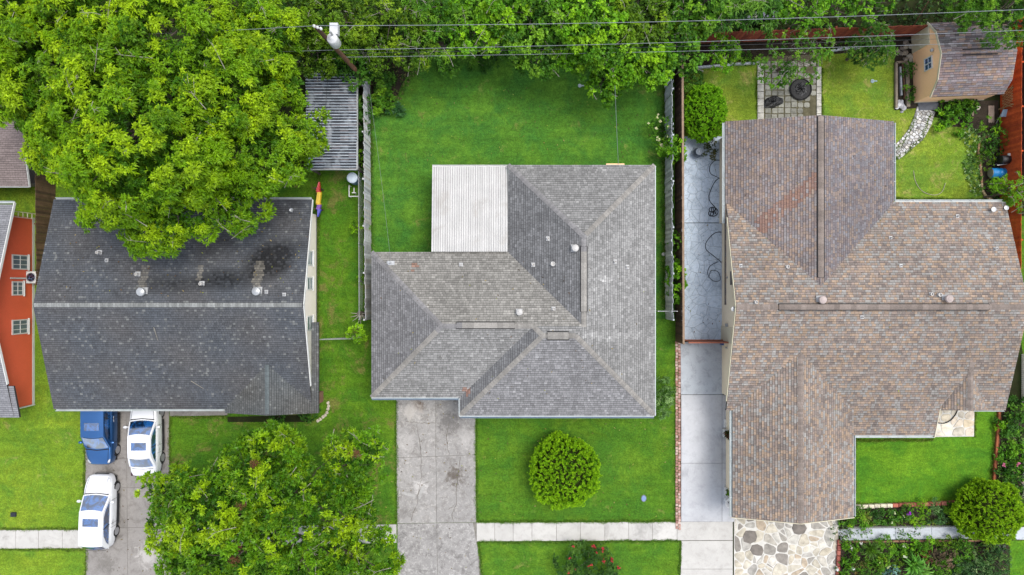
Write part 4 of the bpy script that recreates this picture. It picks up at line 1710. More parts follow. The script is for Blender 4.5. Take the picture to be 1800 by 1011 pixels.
# white ribbed patio cover behind it
PCV = thing('patio_cover', 'white ribbed metal patio cover on posts, joined to the grey hip roof', 'patio cover', (-2.4, 4.6, 0))
n_p = 11
xa, xb = -4.63, -0.24
zp = lambda y: 2.36 + (y - 7.02) / (2.1 - 7.02) * 0.42
for i in range(n_p):
    p0 = xa + (xb - xa) * i / n_p
    p1 = xa + (xb - xa) * (i + 1) / n_p
    m = MB()
    rib = (p1 - p0) / 3
    prof = []
    for k in range(3):
        q = p0 + k * rib
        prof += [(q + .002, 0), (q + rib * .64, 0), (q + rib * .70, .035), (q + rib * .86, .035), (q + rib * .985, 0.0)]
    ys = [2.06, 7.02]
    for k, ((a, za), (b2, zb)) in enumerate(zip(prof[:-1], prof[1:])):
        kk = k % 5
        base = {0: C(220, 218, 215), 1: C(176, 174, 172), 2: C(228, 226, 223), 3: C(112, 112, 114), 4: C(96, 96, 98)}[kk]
        ff = random.uniform(.9, 1.04)
        nseg = 5
        for q in range(nseg):
            ya_, yb_ = ys[0] + (ys[1] - ys[0]) * q / nseg, ys[0] + (ys[1] - ys[0]) * (q + 1) / nseg
            fs_ = ff * random.uniform(.94, 1.03)
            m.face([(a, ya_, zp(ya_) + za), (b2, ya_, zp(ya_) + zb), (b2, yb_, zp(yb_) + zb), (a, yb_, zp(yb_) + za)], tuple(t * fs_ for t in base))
    for (a, za), (b2, zb) in zip(prof[:-1], prof[1:]):
        m.face([(a, ys[0], zp(ys[0]) + za - .02), (a, ys[0], zp(ys[0]) + za), (b2, ys[0], zp(ys[0]) + zb), (b2, ys[0], zp(ys[0]) + zb - .02)][::-1], C(200, 200, 202))
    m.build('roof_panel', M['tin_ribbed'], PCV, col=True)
m = MB()
m.bar((xa, 7.06, 2.28), (xb, 7.06, 2.28), 0.1, 0.012)
m.bar((xa, 7.11, 2.33), (xb, 7.11, 2.33), 0.015, 0.1)
for k in range(6):
    q = xa + (xb - xa) * (k + .5) / 6
    m.box(q - .015, q + .015, 7.0, 7.12, 2.37, 2.385)
m.build('gutter', M['white'], PCV)
for x in (xa + .1, (xa + xb) / 2, xb - .1):
    m = MB()
    m.box(x - .045, x + .045, 6.7, 6.79, 0, 2.34)
    m.build('post', M['white'], PCV)
m = MB()
m.box(xa, xb, 6.68, 6.8, 2.2, 2.33)
m.build('beam', M['white'], PCV)
m = MB()
m.prism([(xa, 2.0), (xb, 2.0), (xb, 7.0), (xa, 7.0)], -.02, .05)
m.build('floor_slab', M['walk'], PCV)

# ---- house with the brown blended shingles on the east side
RH = thing('house', 'rambling house under brown blended shingles with a long ridge vent', 'house', (20.0, -1.5, 0))
pr_ = 0.30
YR = -1.07
mS = (0, pr_, 4.5 - pr_ * YR)
mN = (0, -pr_, 4.5 + pr_ * YR)
roofR = Roof([
    Wing([mN, mS], [(1, 0, -12.33), (-1, 0, 28.4)], 2.70),
    Wing([(pr_, 0, 2.7 - pr_ * 12.28), (-pr_, 0, 2.7 + pr_ * 21.98)], [(0, -1, 9.56), (0, 1, 1.0)], 2.70),
    Wing([(pr_, 0, 2.7 - pr_ * 12.70), (-pr_, 0, 2.7 + pr_ * 19.66)], [(0, 1, 13.22), (0, -1, -2.0)], 2.70),
    Wing([mS], [(1, 0, -16.5), (-1, 0, 24.6), (0, -1, -6.2)], 2.24),
    Wing([(0.5, 0, 2.68 - .5 * 24.45), (-0.5, 0, 2.68 + .5 * 27.4)], [(0, 1, 6.98), (0, -1, -3.0)], 2.68),
])
PALR = [C(174, 148, 124), C(152, 154, 152), C(130, 118, 114), C(182, 154, 126), C(152, 142, 134), C(114, 106, 104), C(164, 166, 164), C(158, 138, 126)]
PALW = [C(158, 140, 128), C(134, 130, 134), C(140, 124, 120), C(166, 142, 122), C(120, 112, 114), C(148, 146, 148)]


def colR(x, y, r1, r2, pid):
    if pid == 'cap':
        return tuple(np.array(C(140, 128, 120)) * (.82 + .36 * r1))
    P = PALW if pid[0] == 1 else PALR
    c = np.array(P[int(r1 * len(P)) % len(P)])
    avg = sum(np.array(q) for q in P) / len(P)
    c = avg * .45 + c * .55
    n = math.sin(x * .5 + 1) * math.cos(y * .6 + x * .2)
    c = c * (1 + .07 * n) * (.88 + .24 * r2)
    px, py = 900 + x / .0322, 505.5 - y / .0322
    if pid == (1, 0):
        d = (px - 1390) * 0.66 + (py - 352) * 0.75
        s = (px - 1390) * -0.75 + (py - 352) * 0.66
        if abs(d) < 13 and -70 < s < 75 and r2 < .8:
            c = c * .35 + np.array(C(150, 112, 96)) * .65
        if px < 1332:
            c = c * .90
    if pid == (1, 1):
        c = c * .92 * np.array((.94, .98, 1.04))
    return tuple(c)


mb = MB()
deck(mb, roofR, 0.16)
rfR = mb.build('roof', M['deck'], RH)
mb = MB()
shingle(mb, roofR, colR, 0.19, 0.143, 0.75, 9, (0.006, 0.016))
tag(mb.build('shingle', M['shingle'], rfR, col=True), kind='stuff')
for a, b2 in (((12.35, YR), (14.6, YR)), ((26.2, YR), (28.38, YR)), ((16.18, -13.2), (16.18, -3.7)), ((25.92, -6.95), (25.92, -4.2))):
    ridge_caps(rfR, roofR, [(a, b2)], colR, 0.15)
ridge_vent(rfR, roofR, (14.65, YR), (26.2, YR), colR, 0.15)
ridge_vent(rfR, roofR, (17.13, 9.5), (17.13, 0.55), colR, 0.16)
mb = MB()
mb.prism([(12.9, -6.5), (12.9, 3.95), (12.75, 3.95), (12.75, 9.1), (21.5, 9.1), (21.5, 4.4), (27.9, 4.4), (27.9, -6.4), (19.2, -6.4), (19.2, -12.7), (13.15, -12.7), (13.15, -6.5)][::-1], 0, 2.6)
mb.prism([(19.205, -8.1), (24.1, -8.1), (24.1, -6.405), (19.205, -6.405)], 0, 2.2)
mb.build('wall', M['buff'], RH)
for pts in ([(12.9, 3.9, 2.6), (12.9, -6.4, 2.6), (12.9, YR, 4.3)], [(27.9, 4.3, 2.6), (27.9, -6.3, 2.6), (27.9, YR, 4.3)]):
    n = 0.08 if pts[0][0] < 20 else -0.08
    mb = MB()
    q = [(p[0] + n, p[1], p[2]) for p in pts]
    mb.mesh(pts + q, [(0, 1, 2), (5, 4, 3), (0, 3, 4, 1), (1, 4, 5, 2), (2, 5, 3, 0)])
    mb.build('gable', M['tan'], RH)
for x0, x1, y, s in ((12.8, 21.4, 9.1, -1), (13.2, 19.1, -12.7, 1)):
    xm = (x0 + x1) / 2
    zt = 2.6 + (x1 - x0) / 2 * .29
    pts = [(x0, y, 2.6), (x1, y, 2.6), (xm, y, zt)]
    q = [(p[0], p[1] + s * .08, p[2]) for p in pts]
    mb = MB()
    mb.mesh(pts + q, [(0, 1, 2), (5, 4, 3), (0, 3, 4, 1), (1, 4, 5, 2), (2, 5, 3, 0)])
    mb.build('gable', M['tan'], RH)
mb = MB()
mb.box(12.84, 12.897, -3.3, -2.35, 0.05, 2.05)
mb.build('side_door', M['ivory'], RH)
mb = MB()
mb.box(12.80, 12.897, 0.15, 0.95, 1.9, 2.1)
mb.build('awning_window', M['grey_wall'], RH)
for y, s in ((-2.25, .09), (0.6, .06), (-3.6, .05)):
    mb = MB()
    mb.box(12.80, 12.897, y - s, y + s, 1.0, 1.0 + 3 * s)
    mb.build('meter_box', M['galv'], RH)
for px, py, r in ((1442, 527, .22), (1663, 525, .22)):
    round_vent(RH, roofR, *W(px, py, 4.4), r, 'vent_rose')
for px, py, r in ((1384, 469, .1), (1322, 531, .09), (1628, 517, .09), (1642, 518, .11), (1757, 437, .08), (1575, 417, .05), (1702, 377, .05), (1303, 467, .04), (1508, 557, .05), (1585, 467, .03)):
    pipe_vent(RH, roofR, *W(px, py, 3.9), r, 0.18, 'vent_white', 0.11)
gutter(RH, [(12.2, 3.7, 2.56), (12.2, 9.5, 2.56)])
gutter(RH, [(22.05, 5.0, 2.56), (22.05, 9.5, 2.56)])
gutter(RH, [(22.1, 5.0, 2.56), (28.3, 5.0, 2.56)])
gutter(RH, [(12.62, -13.2, 2.56), (12.62, -7.1, 2.56)])
gutter(RH, [(19.74, -13.2, 2.56), (19.74, -8.55, 2.56)])
gutter(RH, [(19.74, -8.69, 2.12), (24.6, -8.69, 2.12)])
gutter(RH, [(26.6, -7.08, 2.56), (28.4, -7.08, 2.56)])
bars('barge_board', 'ivory', rfR, [((12.3, 4.0, 2.9), (12.3, YR, 4.42)), ((12.3, -6.5, 2.8), (12.3, YR, 4.42)), ((24.63, -8.75, 2.15), (24.63, -6.9, 2.7)),
                                  ((12.65, -13.25, 2.64), (16.18, -13.25, 3.7)), ((19.7, -13.25, 2.64), (16.18, -13.25, 3.7))], .03, .15)
# flood lamp at the west rake and the two at the north-east corner
for px, py, z in ((1290, 543, 4.0), (1767, 366, 2.7), (1745, 369, 2.9)):
    x, y = W(px, py, z)
    mb = MB()
    mb.tube([(x, y, z - .2), (x, y, z + .1)], .03, 6)
    mb.lathe([(.03, -.05), (.13, .06), (.14, .12), (.02, .14)], (x - .08, y, z + .1), 12)
    mb.build('flood_lamp', M['galv'], RH)

# ---- red house at the west edge
WH = thing('house', 'house with orange red siding, three white windows and a grey gable roof', 'house', (-31.5, -1.5, 0))
pw = 0.29
YW = -1.35
roofW = Roof([Wing([(0, pw, 4.4 - pw * YW), (0, -pw, 4.4 + pw * YW)], [(1, 0, 42), (-1, 0, -28.72)], 2.62)])
roofW2 = Roof([Wing([(0, 0.25, 2.72 + .25 * 7.5 - .12)], [(1, 0, 42), (-1, 0, -28.42), (0, -1, -5.62)], 2.6)])


def colW(x, y, r1, r2, pid):
    return tuple(np.array(C(146, 146, 150)) * (.88 + .24 * r1) * (1.2 if r2 > .95 else 1))


mb = MB()
deck(mb, roofW, .14)
deck(mb, roofW2, .12)
rfW = mb.build('roof', M['deck'], WH)
mb = MB()
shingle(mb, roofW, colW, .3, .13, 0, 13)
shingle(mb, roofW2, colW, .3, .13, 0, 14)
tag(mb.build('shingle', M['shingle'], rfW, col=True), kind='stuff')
mb = MB()
yb0, yb1 = -7.15, 4.25
zw = lambda y: 4.4 - pw * abs(y - YW) - 0.16
pr = [(yb0, 0), (yb1, 0), (yb1, zw(yb1)), (YW, zw(YW)), (yb0, zw(yb0))]
mb.mesh([(-42, y, z) for y, z in pr] + [(-29.4, y, z) for y, z in pr], [(4, 3, 2, 1, 0), (5, 6, 7, 8, 9)] + [(i, (i + 1) % 5, 5 + (i + 1) % 5, 5 + i) for i in range(5)])
wW = mb.build('wall', M['red_siding'], WH)
for i in range(19):                                    # lapped boards
    z = 0.22 + i * 0.2
    ya = max(yb0, YW - (4.4 - .16 - z - .19) / pw) if z + .19 > 2.5 else yb0
    yb = min(yb1, YW + (4.4 - .16 - z - .19) / pw) if z + .19 > 2.5 else yb1
    if yb - ya < .6:
        continue
    m = MB()
    m.mesh([(-29.398, ya, z), (-29.398, yb, z), (-29.37, yb, z), (-29.37, ya, z), (-29.398, ya, z + .2), (-29.398, yb, z + .2), (-29.388, yb, z + .2), (-29.388, ya, z + .2)],
           [(3, 2, 1, 0), (4, 5, 6, 7), (3, 0, 4, 7), (1, 2, 6, 5), (2, 3, 7, 6)])
    m.build('siding_board', M['red_siding'], wW)
mb = MB()
mb.box(-29.45, -29.36, yb0 - .03, yb1 + .03, 0, .2)
mb.box(-30.2, -29.33, yb0 - .08, yb0 - .01, 0, 2.5)
mb.build('base_trim', M['white'], WH)
for py, hw, z0, z1 in ((461, .44, .6, 1.92), (507, .42, 1.0, 1.92), (574.5, .44, .6, 1.92)):
    yy = (505.5 - py) * GSD * 40.8 / 42
    window_x(wW, -29.37, 1, yy - hw, yy + hw, z0, z1, 2, 1)
bars('barge_board', 'white', rfW, [((-28.69, 4.9, 2.6), (-28.69, YW, 4.38)), ((-28.69, -5.5, 3.15), (-28.69, YW, 4.38))], .04, .16)
gutter(WH, [(-42, 4.93, 2.5), (-28.75, 4.93, 2.5)])
mb = MB()
mb.tube([(-29.3, .55, 0), (-29.3, .55, 2.1)], .05, 8)
mb.build('conduit', M['white'], WH)

# small shed behind the red house
SH = thing('shed', 'small outbuilding with a brownish grey shingle roof beside the big tree', 'shed', (-31, 7.7, 0))
roofS = Roof([Wing([(0, .2, 2.25 - .2 * 5.9), (0, -.2, 2.25 + .2 * 9.9)], [(1, 0, 42), (-1, 0, -28.15)], 2.25)])
mb = MB()
deck(mb, roofS, .12)
rf = mb.build('roof', M['deck'], SH)
mb = MB()
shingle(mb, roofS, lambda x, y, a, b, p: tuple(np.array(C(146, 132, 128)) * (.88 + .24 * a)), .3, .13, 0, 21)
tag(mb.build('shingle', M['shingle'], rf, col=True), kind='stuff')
mb = MB()
mb.box(-41, -28.5, 6.2, 9.6, 0, 2.2)
mb.build('wall', M['grey_wall'], SH)
mb = MB()
mb.bar((-42, 5.86, 2.17), (-28.15, 5.86, 2.17), .03, .14)
mb.bar((-28.13, 5.86, 2.17), (-28.13, 7.9, 2.57), .03, .14)
mb.build('barge_board', M['white'], rf)

# ---- tan gambrel garden shed
GS = thing('garden_shed', 'tan garden shed with a mottled shingle barn roof and white mullioned window', 'shed', (26.75, 13.5, 0), rz=math.radians(2.2))
GP = [(0, 1.15, 1.75 + 1.15 * 2.18), (0, .30, 2.94 - .0 - .0), (0, -.30, 2.94), (0, -1.15, 1.75 + 1.15 * 2.18)]
roofG = Roof([Wing(GP, [(1, 0, 2.16), (-1, 0, 2.16)], 1.75)])
PALG = [C(154, 134, 130), C(140, 128, 130), C(166, 142, 126), C(148, 142, 142), C(158, 148, 150)]


def colG(x, y, r1, r2, pid):
    c = np.array(PALG[int(r1 * 5) % 5])
    n = math.sin(x * 2.3 + 1) * math.cos(y * 2.1) + math.sin(x * 4.1 + y * 3)
    if y > .3 and r2 < .55 + .25 * n:
        c = c * .62
    return tuple(c * (.85 + .3 * r2))


mb = MB()
deck(mb, roofG, .1)
rfG = mb.build('roof', M['deck'], GS, local=True)
mb = MB()
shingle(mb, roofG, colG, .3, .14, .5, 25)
tag(mb.build('shingle', M['shingle'], rfG, local=True, col=True), kind='stuff')
m = MB()
for y in (.16, -.16):
    m.bar((-.95, y, 2.92), (1.05, y, 2.92), .05, .06)
m.build('ridge_vent', M['vent_black'], rfG, local=True)
zg = lambda y: min(k[1] * y + k[2] for k in GP) - .09
ysg = [-2.05, -1.39, 0, 1.39, 2.05]
pr = [(-2.05, 0), (2.05, 0)] + [(y, zg(y)) for y in ysg[::-1]]
mb = MB()
k = len(pr)
mb.mesh([(-2.1, y, z) for y, z in pr] + [(2.1, y, z) for y, z in pr], [tuple(range(k - 1, -1, -1)), tuple(range(k, 2 * k))] + [(i, (i + 1) % k, k + (i + 1) % k, k + i) for i in range(k)])
wG = mb.build('wall', M['tan'], GS, local=True)
m = MB()
for i, (a, b2) in enumerate(((.95, 1.46), (1.475, 1.98))):
    m.box(-2.16, -2.105, a, b2, .08, 1.82)
    m.box(-2.18, -2.162, a + .06, b2 - .06, .9, .95)
m.build('door', M['ivory'], GS, local=True)
wq = MB()
wq.box(-2.17, -2.105, -.55, .2, 1.25, 1.3)
wq.box(-2.17, -2.105, -.55, .2, 1.95, 2.0)
wq.box(-2.17, -2.105, -.55, -.5, 1.3, 1.95)
wq.box(-2.17, -2.105, .15, .2, 1.3, 1.95)
wn_ = wq.build('window', M['white'], GS, local=True)
q = MB()
q.box(-2.135, -2.106, -.5, .15, 1.3, 1.95)
q.build('pane', M['glass'], wn_, local=True)
q = MB()
q.box(-2.16, -2.137, -.2, -.15, 1.3, 1.95)
q.box(-2.155, -2.138, -.5, -.21, 1.61, 1.64)
q.box(-2.155, -2.138, -.14, .15, 1.61, 1.64)
q.build('muntin', M['white'], wn_, local=True)
m = MB()
m.lathe([(.02, 0), (.08, .04), (.1, .16), (.03, .22)], (-2.2, .45, 2.0), 10)
m.build('wall_lamp', M['galv'], GS, local=True)
m = MB()
for s in (-1, 1):
    for (ya, yb) in ((2.2, 1.4), (1.4, 0)):
        m.bar((-2.17, s * ya, zg(ya) + .04 if ya < 2.1 else 1.72), (-2.17, s * yb, zg(yb) + .04), .03, .13)
m.build('barge_board', M['ivory'], rfG, local=True)
m = MB()
m.box(-2.1, 2.1, -2.08, -2.055, .0, .16)
m.build('skirt_board', M['ivory'], GS, local=True)

# ================================================================== FENCES
def fence(name, label, a, b, h, bw, cols, mat='wood', post_gap=2.4, rails=(0.3, 1.5), side=1, thick=0.022, gap=0.006, wob=0.012, cat='fence', post_col=None, cap=False, seed=1, skip=(), lean=0.0):
    """board fence from a to b (world xy); side: +1 boards on the left of a->b"""
    a, b = Vector(a), Vector(b)
    d = (b - a)
    L = d.length
    d = d / L
    s = Vector((-d.y, d.x)) * side
    t = thing(name, label, cat, ((a.x + b.x) / 2, (a.y + b.y) / 2, 0))
    rr = random.Random(seed)
    n = int(L / bw)
    for i in range(n):
        if any(p0 <= i / n <= p1 for p0, p1 in skip):
            continue
        c = a + d * ((i + .5) * bw) + s * (0.045 + rr.uniform(-wob, wob))
        hh = h + rr.uniform(-.02, .02)
        m = MB()
        ln = s * (lean + rr.uniform(-wob, wob) * 1.5)
        w2 = (bw - gap) / 2
        vs_ = []
        for z, o in ((0.03, Vector((0, 0))), (hh, ln)):
            for u, v in ((-w2, 0), (w2, 0), (w2, thick), (-w2, thick)):
                p = c + d * u + s * v + o
                vs_.append((p.x, p.y, z))
        m.mesh(vs_, [(3, 2, 1, 0), (4, 5, 6, 7), (0, 1, 5, 4), (1, 2, 6, 5), (2, 3, 7, 6), (3, 0, 4, 7)])
        col = rr.choice(cols)
        f = rr.uniform(.88, 1.1)
        m.build('board', M[mat], t, ocol=tuple(x * f for x in col))
    pcx = post_col or cols[0]
    for z in rails:
        m = MB()
        m.bar((a.x, a.y, z), (b.x, b.y, z), 0.04, 0.09)
        m.build('rail', M[mat], t, ocol=pcx)
    k = max(1, int(L / post_gap))
    for i in range(k + 1):
        c = a + d * (L * i / k) - s * 0.05
        m = MB()
        m.box(c.x - .045, c.x + .045, c.y - .045, c.y + .045, 0, h - .06)
        m.build('post', M[mat], t, ocol=pcx)
    if cap:
        m = MB()
        m.bar((a.x, a.y, h + .03), (b.x, b.y, h + .03), 0.12, 0.035)
        m.build('cap_rail', M[mat], t, ocol=pcx)
    return t


WHT = [C(214, 214, 216), C(200, 202, 206), C(226, 226, 228), C(188, 188, 190), C(206, 200, 194)]
fence('board_fence', 'pale grey board fence along the west edge of the middle lawn', W(648.5, 84), W(652, 560), 1.8, 0.14, WHT, side=1, seed=3, wob=.02, lean=-.02)
RDB = [C(178, 94, 74), C(168, 88, 70), C(186, 100, 78), C(158, 84, 70)]
fence('board_fence', 'weathered white board fence leaning at the east side of the grey hip roof', W(1171, 560), W(1170, 92), 1.8, 0.14, [C(200, 206, 210), C(188, 194, 200), C(214, 218, 222), C(172, 176, 180)], side=1, seed=4, wob=.03, lean=-.04)
fence('plank_fence', 'dark brown plank fence beside the stamped side patio', W(1189, 600), W(1187, 110), 1.75, 0.15, [C(92, 72, 60), C(80, 64, 56), C(104, 82, 66)], side=1, seed=5, rails=(.3, 1.0, 1.62), post_col=C(158, 134, 112), cap=True)
fence('board_fence', 'dull red board fence along the back of the shed garden', W(1206, 76), W(1608, 62), 1.8, 0.15, RDB, side=-1, seed=6, wob=.006)
fence('board_fence', 'bright rust orange board fence east of the garden shed', W(1760, 50), W(1758, 500), 1.8, 0.15, [C(206, 92, 48), C(196, 86, 46), C(214, 98, 52), C(186, 80, 46)], side=-1, seed=7, wob=.004, cat='fence', lean=0.0)
fence('plank_fence', 'brown weathered plank fence between the red house and the charcoal roof', W(98, 500), W(96, 296), 1.8, 0.15, [C(110, 88, 66), C(96, 78, 60), C(122, 98, 74)], side=-1, seed=8)


def link_fence(name, label, a, b, h, gap=2.2, diamond=0.16, cat='fence', gate=False):
    a, b = Vector(a), Vector(b)
    d = b - a
    L = d.length
    d /= L
    t = thing(name, label, cat, ((a.x + b.x) / 2, (a.y + b.y) / 2, 0))
    k = max(1, int(L / gap))
    for i in range(k + 1):
        p = a + d * (L * i / k)
        m = MB()
        m.tube([(p.x, p.y, 0), (p.x, p.y, h + .05)], .03, 7)
        m.build('post', M['galv'], t)
    m = MB()
    m.tube([(a.x, a.y, h), (b.x, b.y, h)], .024, 7)
    m.build('top_rail', M['galv'], t)
    m = MB()
    n = int(L / diamond)
    for i in range(n):
        for s in (1, -1):
            u0 = i * diamond + (0 if s > 0 else h)
            u1 = u0 + s * h
            if min(u0, u1) < -.01 or max(u0, u1) > L + .01:
                continue
            p, q = a + d * u0, a + d * u1
            m.tube([(p.x, p.y, .05), (q.x, q.y, h)], .004, 3)
    if not m.v:
        m.tube([(a.x, a.y, .1), (b.x, b.y, h)], .006, 3)
        m.tube([(a.x, a.y, h), (b.x, b.y, .1)], .006, 3)
    m.build('wire_mesh', M['galv'], t)
    return t


link_fence('link_gate', 'low galvanised wire mesh gate spanning the grass strip by the cream wall', W(558, 595), W(634, 593), 1.15)
link_fence('wire_fence', 'rusty wire mesh fence line beside the pale grey board fence', W(638, 300), W(639, 560), 1.2)
link_fence('link_gate', 'short wire mesh gate between the grey hip roof and the leaning white fence', W(1150, 546), W(1182, 546), 1.2, 1.0)

# brown timber gate over the side drive
gt = thing('timber_gate', 'brown timber gate across the drive next to the buff wall', 'gate', (*W(1238, 598), 0))
ga, gb = Vector(W(1199, 598)), Vector(W(1268, 598))
for i in range(16):
    p = ga.lerp(gb, (i + .5) / 16)
    m = MB()
    m.box(p.x - .07, p.x + .07, p.y - .012, p.y + .012, .06, 1.5)
    m.build('board', M['wood'], gt, ocol=C(146, 92, 74))
m = MB()
m.bar((ga.x, ga.y - .03, 1.5), (gb.x, gb.y - .03, 1.5), .09, .06)
m.bar((ga.x, ga.y + .04, .4), (gb.x, gb.y + .04, .4), .05, .09)
m.build('rail', M['wood'], gt, ocol=C(164, 104, 84))

# brick edging beside the right driveway
be = thing('brick_edging', 'double line of small pinkish bricks edging the narrow drive', 'edging', (*W(1191, 765), 0))
rr = random.Random(4)
for c in range(2):
    for i in range(66):
        px, py = 1189 + c * 4.8 + rr.uniform(-.4, .4), 602 + i * 5.0 + rr.uniform(-.4, .4) + c * 1.5
        x, y = W(px, py)
        m = MB()
        m.box(x - .068, x + .068, y - .072, y + .072, 0, .085 + rr.uniform(-.012, .015))
        m.build('brick', M['piece'], be, ocol=rr.choice([C(196, 156, 142), C(182, 136, 122), C(214, 184, 172), C(160, 122, 110)]))

# red and white block edging along the porch lawn
bk = thing('brick_border', 'row of cream blocks and red bricks edging the porch lawn', 'edging', (*W(1595, 887), 0))
for i in range(17):
    x, y = W(1508 + i * 10.6, 889.5 - i * .42)
    w = .165 if i % 4 else .18
    m = MB()
    m.prism([(x - w, y - .11), (x + w, y - .11), (x + w, y + .11), (x - w, y + .11)], 0, .2 + (i % 3) * .015, bev=.02)
    m.build('brick', M['piece'], bk, ocol=C(232, 222, 196) if i < 6 else [C(190, 110, 92), C(176, 98, 84), C(200, 126, 106)][i % 3])
bk = thing('brick_border', 'upright red bricks edging the planted bed by the flagstones', 'edging', (*W(1473, 980), 0))
for i in range(10):
    x, y = W(1473 - i * .4, 952 + i * 9.2)
    m = MB()
    m.prism([(x - .1, y - .14), (x + .1, y - .14), (x + .1, y + .14), (x - .1, y + .14)], 0, .2 + (i % 2) * .02, bev=.02)
    m.build('brick', M['piece'], bk, ocol=[C(168, 96, 82), C(150, 84, 74), C(180, 110, 96)][i % 3])


def pickets(label, a, b, n, h=0.3):
    t = thing('picket_edging', label, 'edging', (*W((a[0] + b[0]) / 2, (a[1] + b[1]) / 2), 0))
    A, B = Vector(W(*a)), Vector(W(*b))
    d = (B - A).normalized()
    s = Vector((-d.y, d.x))
    me = None
    for i in range(n):
        p = A.lerp(B, (i + .5) / n)
        if me is None:
            m = MB()
            q = [d * u + s * v for u, v in ((-.045, -.02), (.045, -.02), (.045, .02), (-.045, .02))]
            bx = wl(t)
            m.mesh([(bx.x + v.x, bx.y + v.y, z) for z in (0, h) for v in q] + [(bx.x + v.x, bx.y + v.y, h + .07) for v in (q[0] * .1, q[2] * .1)],
                   [(0, 1, 5, 4), (1, 2, 6, 5), (2, 3, 7, 6), (3, 0, 4, 7), (4, 5, 8), (5, 6, 9, 8), (6, 7, 9), (7, 4, 8, 9)])
            o = me = m.build('picket', M['white'], t)
        else:
            o = me.copy()
            COL.objects.link(o)
            o.parent = t
        o.location = (p.x - t.location.x, p.y - t.location.y, 0)
    m = MB()
    m.bar((A.x, A.y, .1), (B.x, B.y, .1), .02, .05)
    m.build('rail', M['white'], t)
    return t


pickets('little white picket edging between the garden path and the narrow bed', (1486, 926), (1712, 923), 62)
pickets('tall white pickets seen end on beside the brown blended roof', (1796, 622), (1796, 716), 26, .5)
pickets('crumbling white picket edging at the far side of the pink flower bed', (1798, 770), (1796, 900), 34, .3)
lb = thing('timber_edging', 'reddish timber strip edging the pink flower bed', 'edging', (*W(1752, 790), 0))
m = MB()
m.bar(W3(1756, 724, .08), W3(1746, 848, .08), .13, .18)
m.build('board', M['wood'], lb, ocol=C(166, 98, 66))
m = MB()
m.bar(W3(1760, 724, .04), W3(1750, 850, .04), .05, .08)
m.build('stake_rail', M['wood'], lb, ocol=C(120, 84, 60))
ce = thing('curved_edging', 'curving line of brown edging blocks by the blue drum', 'edging', (*W(1725, 290), 0))
cpx = [(1740, 238), (1727, 243), (1720, 252), (1719, 268), (1722, 288), (1724, 305), (1725, 322), (1726, 334), (1733, 346), (1744, 352)]
for i, (a, b2) in enumerate(zip(cpx[:-1], cpx[1:])):
    for j in range(3):
        p = [a[k] + (b2[k] - a[k]) * (j + .1) / 3 for k in (0, 1)]
        q = [a[k] + (b2[k] - a[k]) * (j + .95) / 3 for k in (0, 1)]
        m = MB()
        m.bar(W3(*p, .06), W3(*q, .06), .12, .14)
        m.build('block', M['piece'], ce, ocol=C(150, 116, 88) if i < 6 else C(190, 170, 132))

# ================================================================== OUTBUILDING with the weathered tin roof
TS = thing('tin_shed', 'open tin shed with a rust streaked corrugated roof behind the charcoal house', 'shed', (-11.0, 9.9, 0))
xa, xb = W(538, 0, 2.5)[0], W(627, 0, 2.5)[0]
ya, yb = W(0, 297, 2.4)[1], W(0, 124, 2.6)[1]
zt = lambda y: 2.35 + (y - ya) / (yb - ya) * .25
ribs = 34
rr = random.Random(12)
for pnl in range(6):
    m = MB()
    for i in range(ribs):
        y0 = ya + (yb - ya) * i / ribs
        y1 = ya + (yb - ya) * (i + 1) / ribs
        ym = y0 + (y1 - y0) * .52
        x0, x1 = xa + (xb - xa) * pnl / 6, xa + (xb - xa) * (pnl + 1) / 6 - (.004 if pnl < 5 else 0)
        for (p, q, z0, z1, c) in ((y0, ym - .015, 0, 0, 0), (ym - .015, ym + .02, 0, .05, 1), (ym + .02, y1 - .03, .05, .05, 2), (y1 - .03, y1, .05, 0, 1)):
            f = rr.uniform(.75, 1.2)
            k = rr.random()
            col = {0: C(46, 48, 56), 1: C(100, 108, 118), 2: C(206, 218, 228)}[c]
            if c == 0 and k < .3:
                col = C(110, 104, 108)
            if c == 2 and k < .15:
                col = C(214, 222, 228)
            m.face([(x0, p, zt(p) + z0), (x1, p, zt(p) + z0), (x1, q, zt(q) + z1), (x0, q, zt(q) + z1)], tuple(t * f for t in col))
    m.build('roof_panel', M['tin_rust'], TS, col=True)
m = MB()
m.box(xb - .03, xb + .03, ya, yb, 2.22, 2.42)
m.box(xa - .03, xa + .03, ya, yb, 2.22, 2.42)
m.box(xa, xb, ya - .05, ya, 2.18, 2.42)
m.build('fascia', M['galv'], TS)
for x in (xa + .1, xb - .1):
    for y in (ya + .1, (ya + yb) / 2, yb - .1):
        m = MB()
        m.box(x - .05, x + .05, y - .05, y + .05, 0, 2.3)
        m.build('post', M['wood'], TS, ocol=C(110, 100, 90))
m = MB()
m.box(xa + .05, xb - .05, yb - .2, yb - .14, 0, 2.2)
m.build('wall', M['grey_wall'], TS)
m = MB()
m.tube([(xa + 1.3, yb - .5, 2.66), (xa + 1.15, yb - 2.2, 2.6), (xa + .8, yb - 3.5, 2.55), (xa + .7, ya + .8, 2.45)], .012, 5)
tag(m.build('cable', M['wire_dark']), 'thin dark cable lying across the corrugated tin roof', 'cable')

# ================================================================== CARS
def superell(u, p):
    return (1 - abs(u) ** p) ** (1 / p) if abs(u) < 1 else 0.0


